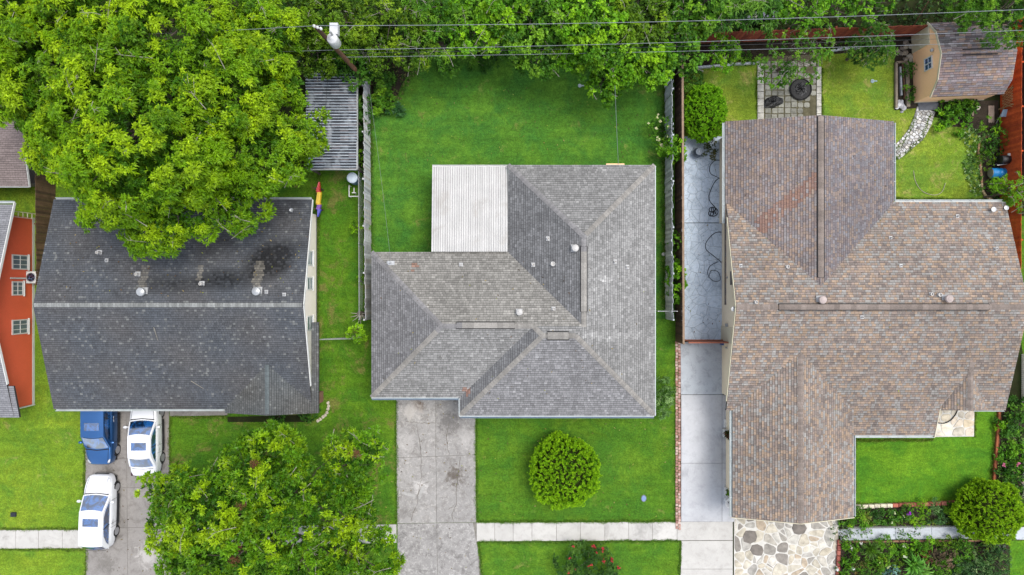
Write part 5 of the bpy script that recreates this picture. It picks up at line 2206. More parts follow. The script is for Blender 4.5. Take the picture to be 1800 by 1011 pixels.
def make_car(name, label, cat, L, Wd, zr, hood_z, belt_z, ws0, ws1, rw1, rw0, paint, front_axle, rear_axle, tail_z, roofw=0.60, wheel_r=0.33, suv=False):
    """local frame: +Y forward, ws0/ws1 windscreen foot/top, rw1/rw0 rear window top/foot (y from centre)"""
    t = thing(name, label, cat, (0, 0, 0))
    hl, hw = L / 2, Wd / 2
    ys = [-hl, -hl + .04, -hl + .14, -hl + .32, -hl + .6, rear_axle, (rear_axle + front_axle) / 2 - .5, (rear_axle + front_axle) / 2 + .2, front_axle - .3, front_axle, hl - .6, hl - .36, hl - .16, hl - .05, hl]

    def half(y):
        u = y / hl
        w = hw * (0.42 + 0.58 * superell(u, 4.6 if u < 0 else 3.4))
        return w * (1 - .02 * abs(u))

    def top(y):
        if y > ws0:
            s = (y - ws0) / (hl - ws0)
            return hood_z - (hood_z - belt_z) * max(0, .0) - (0.20 * s ** 2.2 + .05 * s) - (0.16 if s > .985 else 0)
        if y < rw0:
            s = (rw0 - y) / (hl + rw0)
            return tail_z - .07 * s ** 2 - (.18 if s > .985 else 0)
        s = (y - rw0) / (ws0 - rw0)
        return tail_z + (hood_z - tail_z) * s
    m = MB()
    prof = [(-.90, 0), (-1.0, .18), (-1.0, .45), (-.985, .74), (-.93, .92), (-.82, .985), (-.45, 1.015), (0, 1.03), (.45, 1.015), (.82, .985), (.93, .92), (.985, .74), (1.0, .45), (1.0, .18), (.90, 0)]
    zb = 0.24
    vs_, fs = [], []
    for y in ys:
        w, zt_ = half(y), top(y)
        endk = 1.0
        for (a, b) in prof:
            z = zb + (zt_ - zb) * b
            vs_.append((a * w, y, z))
    n = len(prof)
    for i in range(len(ys) - 1):
        for k in range(n - 1):
            fs.append((i * n + k, (i + 1) * n + k, (i + 1) * n + k + 1, i * n + k + 1))
        fs.append((i * n + n - 1, (i + 1) * n + n - 1, (i + 1) * n, i * n))
    fs.append(tuple(range(n)))
    fs.append(tuple((len(ys) - 1) * n + k for k in range(n - 1, -1, -1)))
    m.mesh(vs_, fs)
    body = m.build('body', M[paint], t, local=True, smooth=True)
    md = body.modifiers.new('smooth', 'SUBSURF')
    md.levels = md.render_levels = 2
    # cabin: belt ring to roof ring
    wb, wr = hw * .90, hw * (roofw + .18)

    def P(u, y0, y1, s, out=0.0):
        """front / rear screens: u across -1..1, s 0 foot .. 1 top"""
        w = wb + (wr - wb) * s
        y = y0 + (y1 - y0) * s
        z = top(y0) - .03 + (zr - .03 - top(y0) + .03) * (s ** .92)
        sg = 1 if y0 > y1 else -1
        y += sg * (.10 * (1 - u * u) + out)
        return (u * w, y, z + out * .9)

    def grid(m, f, us, ss):
        o = len(m.v)
        vv = [f(u, s) for s in ss for u in us]
        k = len(us)
        ff = [(j * k + i, j * k + i + 1, (j + 1) * k + i + 1, (j + 1) * k + i) for j in range(len(ss) - 1) for i in range(k - 1)]
        m.mesh(vv, ff)
    us = [-1, -.75, -.5, -.25, 0, .25, .5, .75, 1]
    ss = [0, .25, .5, .75, 1]
    c = MB()
    grid(c, lambda u, s: P(u, ws0, ws1, s), us, ss)
    grid(c, lambda u, s: P(-u, rw0, rw1, s), us, ss)

    def SD(sg, v, s, out=0.0):
        """side: v 0 rear .. 1 front"""
        yb_, yt = rw0 + (ws0 - rw0) * v, rw1 + (ws1 - rw1) * v
        y = yb_ + (yt - yb_) * s
        zb0 = top(yb_) - .03
        z = zb0 + (zr - .03 - zb0) * (s ** .92)
        w = wb + (wr - wb) * s + out
        return (sg * w, y, z + out * .4)
    vv = [0, .15, .3, .45, .6, .75, .9, 1]
    for sg in (1, -1):
        grid(c, lambda u, s: SD(sg, u if sg > 0 else 1 - u, s), vv, ss)
    cab = c.build('cabin', M[paint], t, local=True, smooth=True)
    # roof skin
    r = MB()

    def RF(u, v):
        y = rw1 - .12 + (ws1 + .12 - rw1 + .12) * v
        e = 1 - (2 * v - 1) ** 2
        edge = abs(u) ** 3
        yy = y + (0.02 - .05 * u * u) * (1 if v > .5 else -1)
        return (u * wr * 1.01, yy, zr - .045 + .05 * (1 - u * u) * (.5 + .5 * e) + .022 * e)
    grid(r, RF, us, [0, .1, .3, .5, .7, .9, 1])
    r.build('roof_panel', M[paint], t, local=True, smooth=True)
    # glass
    g_ = MB()
    grid(g_, lambda u, s: P(u * .90, ws0, ws1, .06 + .84 * s, .018), us, ss)
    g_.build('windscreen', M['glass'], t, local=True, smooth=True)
    g_ = MB()
    grid(g_, lambda u, s: P(-u * .84, rw0, rw1, .12 + .74 * s, .018), us, ss)
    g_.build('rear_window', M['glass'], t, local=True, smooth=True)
    for sg in (1, -1):
        g_ = MB()
        f = lambda u, s: SD(sg, (.07 + .05 * s + (.86 - .06 * s) * (u if sg > 0 else 1 - u)), .10 + .74 * s * (0.35 + .65 * min(1, 4 * min((u if sg > 0 else 1 - u) + .06, 1.12 - (u if sg > 0 else 1 - u)))), .016)
        grid(g_, f, [0, .08, .16, .3, .5, .7, .84, .92, 1], ss)
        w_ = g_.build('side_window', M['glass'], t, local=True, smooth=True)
        p_ = MB()
        p_.bar(SD(sg, .48, .08, .024), SD(sg, .47, .86, .024), .05, .02)
        p_.build('door_pillar', M['vent_black'], w_, local=True)
    # sunroof
    sr = MB()
    ysr = ws1 - .30
    grid(sr, lambda u, s: (u * wr * .66, ysr - .46 * s, RF(u * .66, .8 - .2 * s)[2] + .012), us, [0, .3, .7, 1])
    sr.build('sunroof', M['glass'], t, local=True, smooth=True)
    # seams, lamps, mirrors
    sm = MB()
    for sg in (1, -1):
        pts = []
        for y in np.linspace(ws0 + .05, hl - .22, 7):
            pts.append((sg * half(y) * (.80 - .06 * (y - ws0)), y, top(y) * 1.0 + .008))
        sm.tube(pts, .009, 4)
    sm.build('hood_seam', M['vent_black'], t, local=True)
    for sg in (1, -1):
        h = MB()
        y = hl - .30
        for k in range(1):
            h.lathe([(.02, -.03), (.09, -.01), (.10, .012), (.02, .03)], (0, 0, 0), 12)
        h.v = [(sg * half(y) * .80 + v[0] * 1.0 - sg * v[1] * .35, y + v[1] * 1.7 - .0, top(y) - .045 + v[2] - .25 * v[1]) for v in h.v]
        h.build('headlight', M['lamp_clear'], t, local=True, smooth=True)
        h = MB()
        y = -hl + .16
        h.lathe([(.02, -.01), (.09, .02), (.10, .05), (.02, .07)], (0, 0, 0), 12)
        h.v = [(sg * half(y) * .90 + v[0] * .8, y + v[1] * 1.2, top(y) - .10 + v[2]) for v in h.v]
        h.build('tail_light', M['lamp_red'], t, local=True, smooth=True)
        mi = MB()
        x, y, z = sg * (hw + .10), ws0 - .32, hood_z + .07
        mi.lathe([(.03, -.11), (.075, -.09), (.085, 0), (.075, .09), (.03, .11)], (x, y, z), 10, 'x')
        mi.bar((sg * (hw - .09), y, z - .05), (x, y, z - .02), .05, .04)
        mi.build('mirror', M[paint], t, local=True, smooth=True)
    gr = MB()
    gr.box(-hw * .45, hw * .45, hl - .03, hl + .012, .42, .56)
    gr.build('grille', M['vent_black'], t, local=True)
    pl = MB()
    pl.box(-.16, .16, -hl - .012, -hl + .03, .55, .66)
    pl.build('number_plate', M['galv'], t, local=True)
    for y in (front_axle, rear_axle):
        for sg in (1, -1):
            x = sg * (half(y) - .125)
            a = MB()
            a.lathe([(wheel_r + .055, -.06), (wheel_r + .055, .092), (wheel_r + .03, .096)], (0, 0, 0), 24, 'x')
            a.v = [(x + sg * v[0], y + v[1], max(wheel_r + v[2], .25)) for v in a.v]
            a.build('wheel_arch', M['vent_black'], t, local=True)
            w = MB()
            w.lathe([(wheel_r * .62, -.1), (wheel_r * .96, -.1), (wheel_r, -.06), (wheel_r, .08), (wheel_r * .96, .115), (wheel_r * .66, .12), (wheel_r * .62, .10)], (0, 0, 0), 24, 'x')
            w.v = [(x + sg * v[0] + sg * .008, y + v[1], wheel_r + v[2]) for v in w.v]
            wo = w.build('wheel', M['black_rubber'], t, local=True, smooth=True)
            rm = MB()
            for k in range(5):
                an = k * 1.2566 + .3
                rm.bar((x + sg * .122, y, wheel_r), (x + sg * .122, y + math.cos(an) * wheel_r * .66, wheel_r + math.sin(an) * wheel_r * .66), .09, .02, up=(1, 0, 0))
            rm.lathe([(.06, -.02), (.06, .01), (.03, .016)], (x + sg * .124, y, wheel_r), 10, 'x')
            rm.lathe([(wheel_r * .60, -.02), (wheel_r * .70, -.02), (wheel_r * .70, .012), (wheel_r * .60, .012)], (x + sg * .118, y, wheel_r), 20, 'x')
            rm.build('rim', M['rim'], wo, local=True)
    for sg in (1, -1):
        for yy in ((ws0 - .25), (rw0 + ws0) / 2 - .1, max(rw0 + .15, rear_axle + .42)):
            q = MB()
            q.tube([(sg * (half(yy) * .993 + .003), yy, zb + (top(yy) - zb) * b) for b in (.2, .45, .74, .92)], .008, 4)
            q.build('door_seam', M['vent_black'], t, local=True)
        for yy in ((rw0 + ws0) / 2 + .0, rear_axle + .62):
            q = MB()
            q.bar((sg * (half(yy) + .012), yy - .1, top(yy) - .2), (sg * (half(yy) + .012), yy + .1, top(yy) - .2), .03, .025)
            q.build('door_handle', M['galv'], t, local=True)
        q = MB()
        q.bar((sg * (hw - .01), rear_axle + .42, .27), (sg * (hw - .01), front_axle - .42, .27), .06, .1)
        q.build('sill_trim', M['vent_black'], t, local=True)
    for x0_, x1_ in ((-.55, .05), (.02, .5)):
        q = MB()
        q.bar((x0_ * hw, ws0 + .02, top(ws0) + .02), (x1_ * hw, ws0 - .14, top(ws0) + .1), .02, .015)
        q.build('wiper', M['vent_black'], t, local=True)
    q = MB()
    q.tube([(-hw * .8, ws0 + .10, top(ws0) - .005), (0, ws0 + .17, top(ws0) + .0), (hw * .8, ws0 + .10, top(ws0) - .005)], .03, 5)
    q.build('cowl', M['vent_black'], t, local=True)
    q = MB()
    q.tube([(-hw * .72, rw0 - .12, top(rw0) + .0), (0, rw0 - .16, top(rw0) + .005), (hw * .72, rw0 - .12, top(rw0) + .0)], .012, 5)
    q.build('boot_seam', M['vent_black'], t, local=True)
    ub = MB()
    ub.box(-hw * .8, hw * .8, -hl + .2, hl - .2, .18, .3)
    ub.build('underbody', M['vent_black'], t, local=True)
    return t


suv = make_car('parked_car', 'white hatchback with a dark sunroof parked across the pavement', 'car', 4.45, 1.80, 1.56, 1.02, 0.98, 1.02, 0.12, -1.72, -2.12, 'paint_white', 1.38, -1.30, 1.02, roofw=.60)
suv.location = (*W(180.5, 897), 0.036)
suv.location.x = -24.95
suv.location.y = -13.52
suv.rotation_euler = (0, 0, math.radians(-1.5))
sed = make_car('parked_car', 'white sedan with a rear window coloured like reflected sky parked nose to the charcoal house', 'car', 4.68, 1.78, 1.43, 0.98, 0.95, .98, 0.10, -1.02, -1.72, 'paint_white', 1.40, -1.35, 1.02, roofw=.58)
sed.location = (-22.18, -9.02, 0.036)
sed.rotation_euler = (0, 0, math.radians(0.5))
blu = make_car('parked_car', 'dark blue car with its bonnet facing the street under the eave', 'car', 4.5, 1.72, 1.60, 1.04, 1.0, 1.12, 0.30, -1.75, -2.1, 'paint_blue', 1.42, -1.25, 1.04, roofw=.60)
blu.location = (-24.86, -8.47, 0.036)
blu.rotation_euler = (0, 0, math.pi)

# ================================================================== UTILITY POLE AND WIRES
up = thing('utility_pole', 'leaning brown utility pole with a grey transformer can above the trees', 'utility pole', (*W(655, 152), 0))
bx, by = W(648, 148)
top_ = Vector(W3(555, 47, 10.2))
m = MB()
m.tube([(bx, by, -.1), tuple(Vector((bx, by, 0)).lerp(top_, .5)), tuple(top_)], .15, 12, r1=.10)
m.build('shaft', M['pole_wood'], up, smooth=True)
tc = Vector(W3(587, 72, 8.4))
m = MB()
m.lathe([(.24, -.42), (.27, -.38), (.27, .34), (.24, .40), (.12, .44), (.10, .5), (.02, .52)], tuple(tc), 18)
m.build('transformer', M['tin_white'], up, smooth=True)
m = MB()
m.lathe([(.05, .5), (.05, .9), (.03, .92)], (tc.x + .05, tc.y + .12, tc.z), 8)
m.build('bushing', M['galv'], up)
m = MB()
pm = Vector((bx, by, 0)).lerp(top_, .84)
m.bar(tuple(pm), (tc.x, tc.y, tc.z + .1), .08, .1)
m.bar(tuple(pm - Vector((0, 0, .4))), (tc.x, tc.y, tc.z - .3), .08, .08)
m.build('bracket', M['galv'], up)
m = MB()
m.box(tc.x - .15, tc.x + .25, tc.y + .26, tc.y + .8, tc.z - .1, tc.z + .25)
m.build('equipment_box', M['tin_white'], up)
m = MB()
for k in range(3):
    q = top_ + Vector((-.05 + .14 * k, -.04 * k, -.05 * k))
    m.lathe([(.03, 0), (.07, .04), (.03, .08), (.07, .12), (.02, .2)], tuple(q), 8)
m.build('insulator', M['white'], up)


def wire(label, a, b, sag, r, mat='wire', name='power_line', n=28):
    a, b = Vector(a), Vector(b)
    pts = []
    for i in range(n + 1):
        t = i / n
        p = a.lerp(b, t)
        p.z -= sag * 4 * t * (1 - t)
        pts.append(tuple(p))
    m = MB()
    m.tube(pts, r, 5)
    return tag(m.build(name, M[mat]), label, 'wire')


pT = tuple(top_ + Vector((0, 0, .12)))
wire('highest power line running east from the top of the utility pole', pT, (38, 13.65, 10.35), .95, .013)
wire('short end of power line running west from the pole top into the trees', pT, (-45, 11.6, 10.3), 1.0, .011)
q6 = tuple(Vector((bx, by, 0)).lerp(top_, .66))
wire('middle power line east of the utility pole above the back lawn', q6, (38, 13.75, 6.9), .55, .012)
wire('middle power line passing west over the large yellow green tree', q6, (-45, 11.9, 6.6), .5, .010)
q5 = tuple(Vector((bx, by, 0)).lerp(top_, .54))
wire('lower grey cable strung east just south of the middle power line', q5, (38, 13.4, 5.95), .5, .011, 'wire')
wire('thin dark cable strung beside the lower grey cable', tuple(Vector(q5) + Vector((0, .12, .25))), (38, 13.6, 6.2), .42, .009, 'wire_dark')
wire('pale service wire dropping from the tree to the north eave of the grey hip roof', W3(1081, 150, 4.6), (W(1087, 288, 2.6)[0], 7.1, 2.6), .05, .010)
wire('faint service wire running over the lawn to the mast on the grey roof', W3(648, 150, 5.2), (*W(687, 461, 3.9), 3.9), .25, .005)
wire('guy wire slanting from behind the dull red fence', W3(1632, 2, 3.5), W3(1606, 45, 0.6), .0, .03, 'pole_wood', 'guy_wire', 4)

# ================================================================== YARD OBJECTS
# lidded blue tank on a white pipe frame
tk = thing('water_tank', 'pale blue lidded tank on a white pipe frame by the tin shed', 'tank', (*W(626, 318), 0))
x, y = W(627, 318)
m = MB()
m.lathe([(.28, .25), (.31, .3), (.31, 1.1), (.28, 1.16)], (x, y, 0), 20)
m.build('drum', M['plastic'], tk, smooth=False, ocol=C(112, 146, 182))
m = MB()
m.lathe([(.32, 1.14), (.32, 1.2), (.25, 1.25), (.04, 1.27)], (x, y, 0), 20)
m.build('lid', M['plastic'], tk, ocol=C(206, 220, 232))
m = MB()
fx, fy = W(625, 338)
for (p, q) in (((-.28, .35, .5), (-.28, -.32, .5)), ((-.28, -.32, .5), (.3, -.32, .5)), ((.02, .2, .5), (.02, -.1, .5)), ((-.1, -.1, .5), (.14, -.1, .5)), ((-.28, -.32, 0), (-.28, -.32, .5)), ((.3, -.32, 0), (.3, -.32, .5)), ((-.28, .35, 0), (-.28, .35, .5)), ((.02, -.1, 0), (.02, -.1, .5))):
    m.tube([(fx + p[0], fy + p[1], p[2]), (fx + q[0], fy + q[1], q[2])], .03, 7)
m.build('pipe_frame', M['white'], tk)

# striped board standing on edge against the house
bd = thing('paddle_board', 'slim red, yellow and purple board standing by the cream wall', 'board', (*W(562, 348), 0))
segs = [(320, C(206, 40, 44)), (336, C(214, 44, 40)), (338, C(240, 200, 40)), (358, C(244, 190, 44)), (360, C(120, 60, 170)), (368, C(70, 70, 190)), (381, C(150, 110, 200))]
for (p0, c0), (p1, _) in zip(segs[:-1], segs[1:]):
    m = MB()
    za, zb = 0.95, 0.95
    n0, n1 = (abs(p - 350) / 31 for p in (p0, p1))
    w0, w1 = .14 * math.sqrt(max(.03, 1 - n0 ** 2.5)), .14 * math.sqrt(max(.03, 1 - n1 ** 2.5))
    (xa_, ya_), (xb_, yb_) = W(561, p0, 1), W(558.5, p1, 1)
    vs_ = []
    for (x, y, w) in ((xa_, ya_, w0), (xb_, yb_, w1)):
        vs_ += [(x - w, y, za - .05), (x + w, y, za - .09), (x + w * .8, y, za + .06), (x - w * .8, y, za + .09)]
    m.mesh(vs_, [(0, 1, 5, 4), (1, 2, 6, 5), (2, 3, 7, 6), (3, 0, 4, 7), (3, 2, 1, 0), (4, 5, 6, 7)])
    m.build('stripe', M['plastic'], bd, ocol=c0)
for py in (332, 368):
    m = MB()
    x, y = W(560, py, .5)
    m.box(x - .18, x + .18, y - .04, y + .04, 0, .87)
    m.build('trestle', M['wood'], bd, ocol=C(96, 84, 70))

# air conditioner, ladder by the red wall
ac = thing('air_conditioner', 'white outdoor air conditioner between the red wall and the charcoal roof', 'air conditioner', (*W(71, 488), 0))
x, y = W(71, 488)
m = MB()
m.prism([(x - .34, y - .36), (x + .34, y - .36), (x + .34, y + .36), (x - .34, y + .36)], .05, .8, bev=.05)
m.build('casing', M['white'], ac)
m = MB()
m.lathe([(.29, .80), (.29, .83), (.25, .84), (.25, .815)], (x, y, 0), 22)
m.build('fan_ring', M['galv'], ac)
m = MB()
m.lathe([(.25, .81), (.25, .816), (.02, .818)], (x, y, 0), 22)
m.build('fan_well', M['vent_black'], ac)
m = MB()
for k in range(5):
    a = k * 1.2566
    m.bar((x, y, .83), (x + math.cos(a) * .24, y + math.sin(a) * .24, .83), .09, .01)
m.build('fan_blade', M['glass'], ac)

ld = thing('ladder', 'cream ladder standing at the north corner of the red house', 'ladder', (*W(70, 382), 0))
x, y = W(71, 382)
for dy in (-.16, .16):
    m = MB()
    m.bar((x, y + dy, 0), (x - .25, y + dy, 2.15), .035, .06)
    m.build('stile', M['wood'], ld, ocol=C(222, 214, 190))
for k in range(6):
    z = .3 + k * .33
    m = MB()
    m.bar((x - .25 * z / 2.15, y - .16, z), (x - .25 * z / 2.15, y + .16, z), .04, .03)
    m.build('rung', M['wood'], ld, ocol=C(222, 214, 190))

# dark utility box and the meter lid
m = MB()
x, y = W(25, 904)
m.prism([(x - .16, y - .13), (x + .16, y - .13), (x + .16, y + .13), (x - .16, y + .13)], 0, .12, bev=.02)
ub = m.build('utility_box', M['piece'], ocol=C(46, 52, 60))
tag(ub, 'small dark utility box alone on the west front lawn', 'utility box')
ml = thing('meter_lid', 'blue grey water meter lid set in the front lawn', 'meter lid', (*W(1131.5, 876), 0))
x, y = W(1131.5, 876)
m = MB()
m.prism([(x + math.cos(a * .5236) * .17, y + math.sin(a * .5236) * .22) for a in range(12)], 0, .03)
m.build('frame', M['piece'], ml, ocol=C(120, 124, 128))
m = MB()
m.prism([(x + math.cos(a * .5236) * .13, y + math.sin(a * .5236) * .17) for a in range(12)], .028, .04)
m.build('lid', M['piece'], ml, ocol=C(132, 156, 196))

# black covered fountain bowl and crumpled black sheet
cb = thing('covered_pond', 'round pond tub covered with crumpled black netting on the pavers', 'pond tub', (*W(1406, 158), 0))
x, y = W(1406, 158)


def crumple(cx, cy, rx, ry, h, seed, rot=0):
    r = np.random.default_rng(seed)
    m = MB()
    R, A = 9, 28
    vs_ = []
    for i in range(R + 1):
        for k in range(A):
            f = i / R
            a = k * 2 * math.pi / A
            wv = 1 + .06 * math.sin(3 * a + seed) + .04 * math.sin(7 * a)
            u, v = math.cos(a) * f * rx * wv, math.sin(a) * f * ry * wv
            z = h * (1 - f ** 3) * (.75 + .35 * r.random()) + (.0 if f < 1 else 0)
            vs_.append((cx + u * math.cos(rot) - v * math.sin(rot), cy + u * math.sin(rot) + v * math.cos(rot), max(z, .02)))
    fs = [(i * A + k, i * A + (k + 1) % A, (i + 1) * A + (k + 1) % A, (i + 1) * A + k) for i in range(R) for k in range(A)]
    m.mesh(vs_, [f[::-1] for f in fs])
    return m


crumple(x, y, .62, .62, .22, 5).build('net_cover', M['black_film'], cb)
m = MB()
m.lathe([(.60, 0), (.66, .04), (.68, .16), (.62, .2), (.60, .14)], (x, y, 0), 26)
m.build('tub', M['black_rubber'], cb)
x, y = W(1358, 180)
tag(crumple(x, y, .68, .37, .2, 9, .25).build('plastic_sheet', M['black_film']), 'oval heap of crumpled black plastic sheet on the pavers', 'plastic sheet')

# glazed jar at the patio corner
jr = thing('garden_jar', 'dark slate garden jar at the corner of the stamped patio', 'jar', (*W(1223, 271), 0))
x, y = W(1223, 271)
m = MB()
m.lathe([(.15, 0.03), (.24, .15), (.30, .4), (.26, .62), (.18, .72), (.22, .78), (.19, .78), (.15, .7)], (x, y, 0), 16)
m.build('jar_body', M['plastic'], jr, smooth=True, ocol=C(84, 96, 110))
m = MB()
m.lathe([(.2, .76), (.21, .8), (.03, .84)], (x, y, 0), 14)
m.build('lid', M['plastic'], jr, ocol=C(96, 108, 122))


def hose(label, pts_px, r=.022, mat='black_rubber', z=.06, name='garden_hose', cat='hose'):
    P = [Vector(W3(a, b, z)) for a, b in pts_px]
    out = []
    for i in range(len(P) - 1):
        p0, p1, p2, p3 = P[max(i - 1, 0)], P[i], P[i + 1], P[min(i + 2, len(P) - 1)]
        for k in range(5):
            t = k / 5
            out.append(tuple(0.5 * ((2 * p1) + (p2 - p0) * t + (2 * p0 - 5 * p1 + 4 * p2 - p3) * t * t + (3 * p1 - p0 - 3 * p2 + p3) * t ** 3)))
    out.append(tuple(P[-1]))
    m = MB()
    m.tube(out, r, 6)
    return tag(m.build(name, M[mat]), label, cat)


cl = []
for k in range(34):
    a = k * .75
    cl.append((1252 + math.cos(a) * (5 + 2.5 * math.sin(k * .21)) + 3 * math.sin(k * .13), 372 + math.sin(a) * 6 + (k % 17 - 8) * .9))
hose('coiled black hose lying at the joint of the stamped patio', [(1271, 310), (1258, 318), (1248, 338), (1247, 352)] + cl)
hose('loose loop of dark hose near the north end of the stamped patio', [(1271, 283), (1258, 282), (1248, 292), (1249, 305), (1262, 312), (1270, 318)], .018)
hose('loose loop of dark hose in the middle of the stamped patio', [(1268, 408), (1256, 410), (1242, 425), (1241, 438), (1252, 448), (1262, 456), (1268, 462)], .02)
hose('thin tangle of grey hose by the buff wall', [(1263, 460), (1248, 468), (1244, 482), (1254, 494), (1266, 492), (1262, 478), (1250, 476), (1246, 488)], .016)
hose('curved dark hose crossing the pale porch paving', [(1646, 743), (1660, 744), (1672, 738), (1680, 728), (1684, 718)], .03, z=.12)
hose('faded red hose curling in the eastern lawn', [(1606, 300), (1609, 318), (1620, 335), (1640, 343), (1655, 338), (1662, 322)], .014, 'vent_rose', .03)

# planters on the driveway strip
for (px, py, lab, s) in ((1276, 760, 'white square planter holding a dark striped plant on the drive edge', 1), (1279, 862, 'square planter with a bright green plant near the flagstones', 2)):
    pt = thing('planter', lab, 'planter', (*W(px, py), 0))
    x, y = W(px, py)
    m = MB()
    for i, (a0, a1, b0, b1) in enumerate(((-.24, .24, -.24, -.19), (-.24, .24, .19, .24), (-.24, -.19, -.19, .19), (.19, .24, -.19, .19))):
        m.box(x + a0, x + a1, y + b0, y + b1, .04, .42)
    m.build('pot', M['white'], pt)
    m = MB()
    m.box(x - .19, x + .19, y - .19, y + .19, .05, .36)
    m.build('potting_soil', M['mulch'], pt)
    rng = np.random.default_rng(s)
    k = 60
    P = np.stack([x + rng.normal(0, .1, k), y + rng.normal(0, .1, k), .42 + rng.random(k) * .35], 1)
    cc = np.array([(.03, .07, .012)]) * np.ones((k, 1)) if s == 1 else np.array([(.09, .19, .01)]) * np.ones((k, 1))
    if s == 1:
        cc[::4] = (.16, .05, .04)
    V, Q, F = leaf_quads(P, np.tile([[0, 0, 1.0]], (k, 1)), 5, .2, .06, (.5, 1.3), .3, cc, .2, rng)
    np_mesh('foliage', V, Q, M['leaf_gloss'], pt, F)
sg = thing('bird_bath', 'low white basin standing by the bright potted plant', 'basin', (*W(1277, 878), 0))
x, y = W(1277, 879)
m = MB()
m.lathe([(.16, .04), (.1, .1), (.08, .5), (.2, .6), (.3, .68), (.27, .68), (.05, .6)], (x, y, 0), 16)
m.build('basin', M['white'], sg)
m = MB()
m.bar((x - .1, y + .1, .72), (x + .35, y - .35, .80), .1, .05)
m.build('timber_arm', M['wood'], sg, ocol=C(120, 110, 108))
dm = thing('door_step', 'pale step below the buff wall beside the drive', 'step', (*W(1279, 742), 0))
m = MB()
x, y = W(1279, 744)
m.prism([(x - .25, y - .25), (x + .3, y - .25), (x + .3, y + .25), (x - .25, y + .25)], .04, .14, bev=.02)
m.build('tread', M['white'], dm)
m = MB()
x, y = W(1284, 714)
m.box(x - .1, x + .12, y - .45, y + .4, .04, .5)
tag(m.build('storage_bench', M['piece'], ocol=C(196, 214, 200)), 'narrow pale green bench against the buff wall', 'bench')
m = MB()
x, y = W(1268, 602)
m.box(x - .09, x + .09, y - .14, y + .14, .04, .45)
tag(m.build('recycling_crate', M['plastic'], ocol=C(40, 90, 160)), 'little blue crate tucked behind the timber gate', 'crate')

# north-east garden: blue drum, grill, chair, lattice, timber pile, stones
dr = thing('blue_drum', 'bright blue drum lying by the curving edging', 'drum', (*W(1748, 304), 0))
x, y = W(1746, 306)
m = MB()
m.lathe([(.26, -.42), (.30, -.38), (.30, -.12), (.315, -.1), (.30, -.08), (.30, .12), (.315, .14), (.30, .16), (.30, .38), (.26, .42)], (x, y, .36), 20, 'x')
m.build('barrel', M['plastic'], dr, smooth=True, ocol=C(24, 142, 214))
m = MB()
m.lathe([(.255, -.43), (.27, -.43), (.27, -.41), (.05, -.41)], (x, y, .36), 18, 'x')
m.build('end_cap', M['plastic'], dr, ocol=C(150, 150, 130))
for dx in (-.25, .25):
    m = MB()
    m.box(x + dx - .04, x + dx + .04, y - .3, y + .3, 0, .09)
    m.build('cradle', M['wood'], dr, ocol=C(140, 112, 84))
gl = thing('barbecue_cart', 'black barbecue cart with white shelf against the rust orange fence', 'barbecue', (*W(1752, 284), 0))
x, y = W(1751, 285)
m = MB()
m.box(x - .3, x + .2, y - .22, y + .25, .5, .8)
m.build('firebox', M['black_rubber'], gl)
m = MB()
m.lathe([(.22, -.26), (.26, -.24), (.26, .24), (.22, .26)], (x - .05, y, .8), 14, 'x')
m.build('hood', M['black_film'], gl, smooth=True)
m = MB()
m.box(x + .1, x + .46, y - .02, y + .36, .82, .92)
m.build('shelf', M['white'], gl)
for dx, dy in ((-.26, -.2), (.16, -.2), (-.26, .2), (.16, .2)):
    m = MB()
    m.tube([(x + dx, y + dy, 0), (x + dx, y + dy, .55)], .025, 6)
    m.build('leg', M['galv'], gl)
m = MB()
m.bar((x - .38, y - .3, .62), (x + .2, y - .24, .66), .05, .05)
m.build('handle', M['galv'], gl)
ch = thing('folded_chair', 'folded pale blue chair leaning near the lattice', 'chair', (*W(1756, 203), 0))
x, y = W(1756, 203)
m = MB()
m.mesh([(x - .25, y - .2, .45), (x + .2, y - .22, .52), (x + .25, y + .2, .66), (x - .2, y + .2, .6), (x - .25, y - .2, .49), (x + .2, y - .22, .56), (x + .25, y + .2, .70), (x - .2, y + .2, .64)],
       [(3, 2, 1, 0), (4, 5, 6, 7), (0, 1, 5, 4), (1, 2, 6, 5), (2, 3, 7, 6), (3, 0, 4, 7)])
m.build('seat', M['plastic'], ch, ocol=C(148, 172, 190))
for dx in (-.2, .18):
    m = MB()
    m.tube([(x + dx, y - .5, 0.02), (x + dx, y + .1, .6)], .025, 6)
    m.build('leg', M['galv'], ch)
lt = thing('lattice_panel', 'pale crossed lattice panel at the corner of the garden shed', 'lattice', (*W(1754, 176), 0))
x, y = W(1753, 178)
for i in range(6):
    for s in (1, -1):
        m = MB()
        o = -.4 + i * .16
        m.bar((x + .1 + .012 * s, y + o - .2 * s, .3), (x + .1 + .012 * s, y + o + .25 * s, 1.15), .015, .045, up=(1, 0, 0))
        m.build('slat', M['wood'], lt, ocol=C(206, 176, 128))
for o in (-.5, .5):
    m = MB()
    m.box(x + .06, x + .12, y + o - .03, y + o + .03, 0, 1.2)
    m.build('post', M['wood'], lt, ocol=C(176, 148, 108))
tp = thing('raised_bed', 'weathered timber raised bed between the tan shed wall and the lawn', 'raised bed', (*W(1580, 145), 0))
for (px0, py0, px1, py1, w, c) in ((1575, 110, 1575, 190, .14, C(150, 138, 122)), (1594, 110, 1596, 188, .2, C(164, 150, 130)), (1575, 110, 1594, 109, .12, C(146, 132, 112)), (1582, 118, 1584, 168, .1, C(176, 180, 184)), (1586, 112, 1590, 175, .06, C(120, 92, 72))):
    m = MB()
    m.bar(W3(px0, py0, .12), W3(px1, py1, .12), w, .16)
    m.build('plank', M['wood'], tp, ocol=c)
rp = thing('rock_pile', 'heap of white broken rocks at the end of the raised bed', 'rock pile', (*W(1583, 184), 0))
rr = random.Random(8)


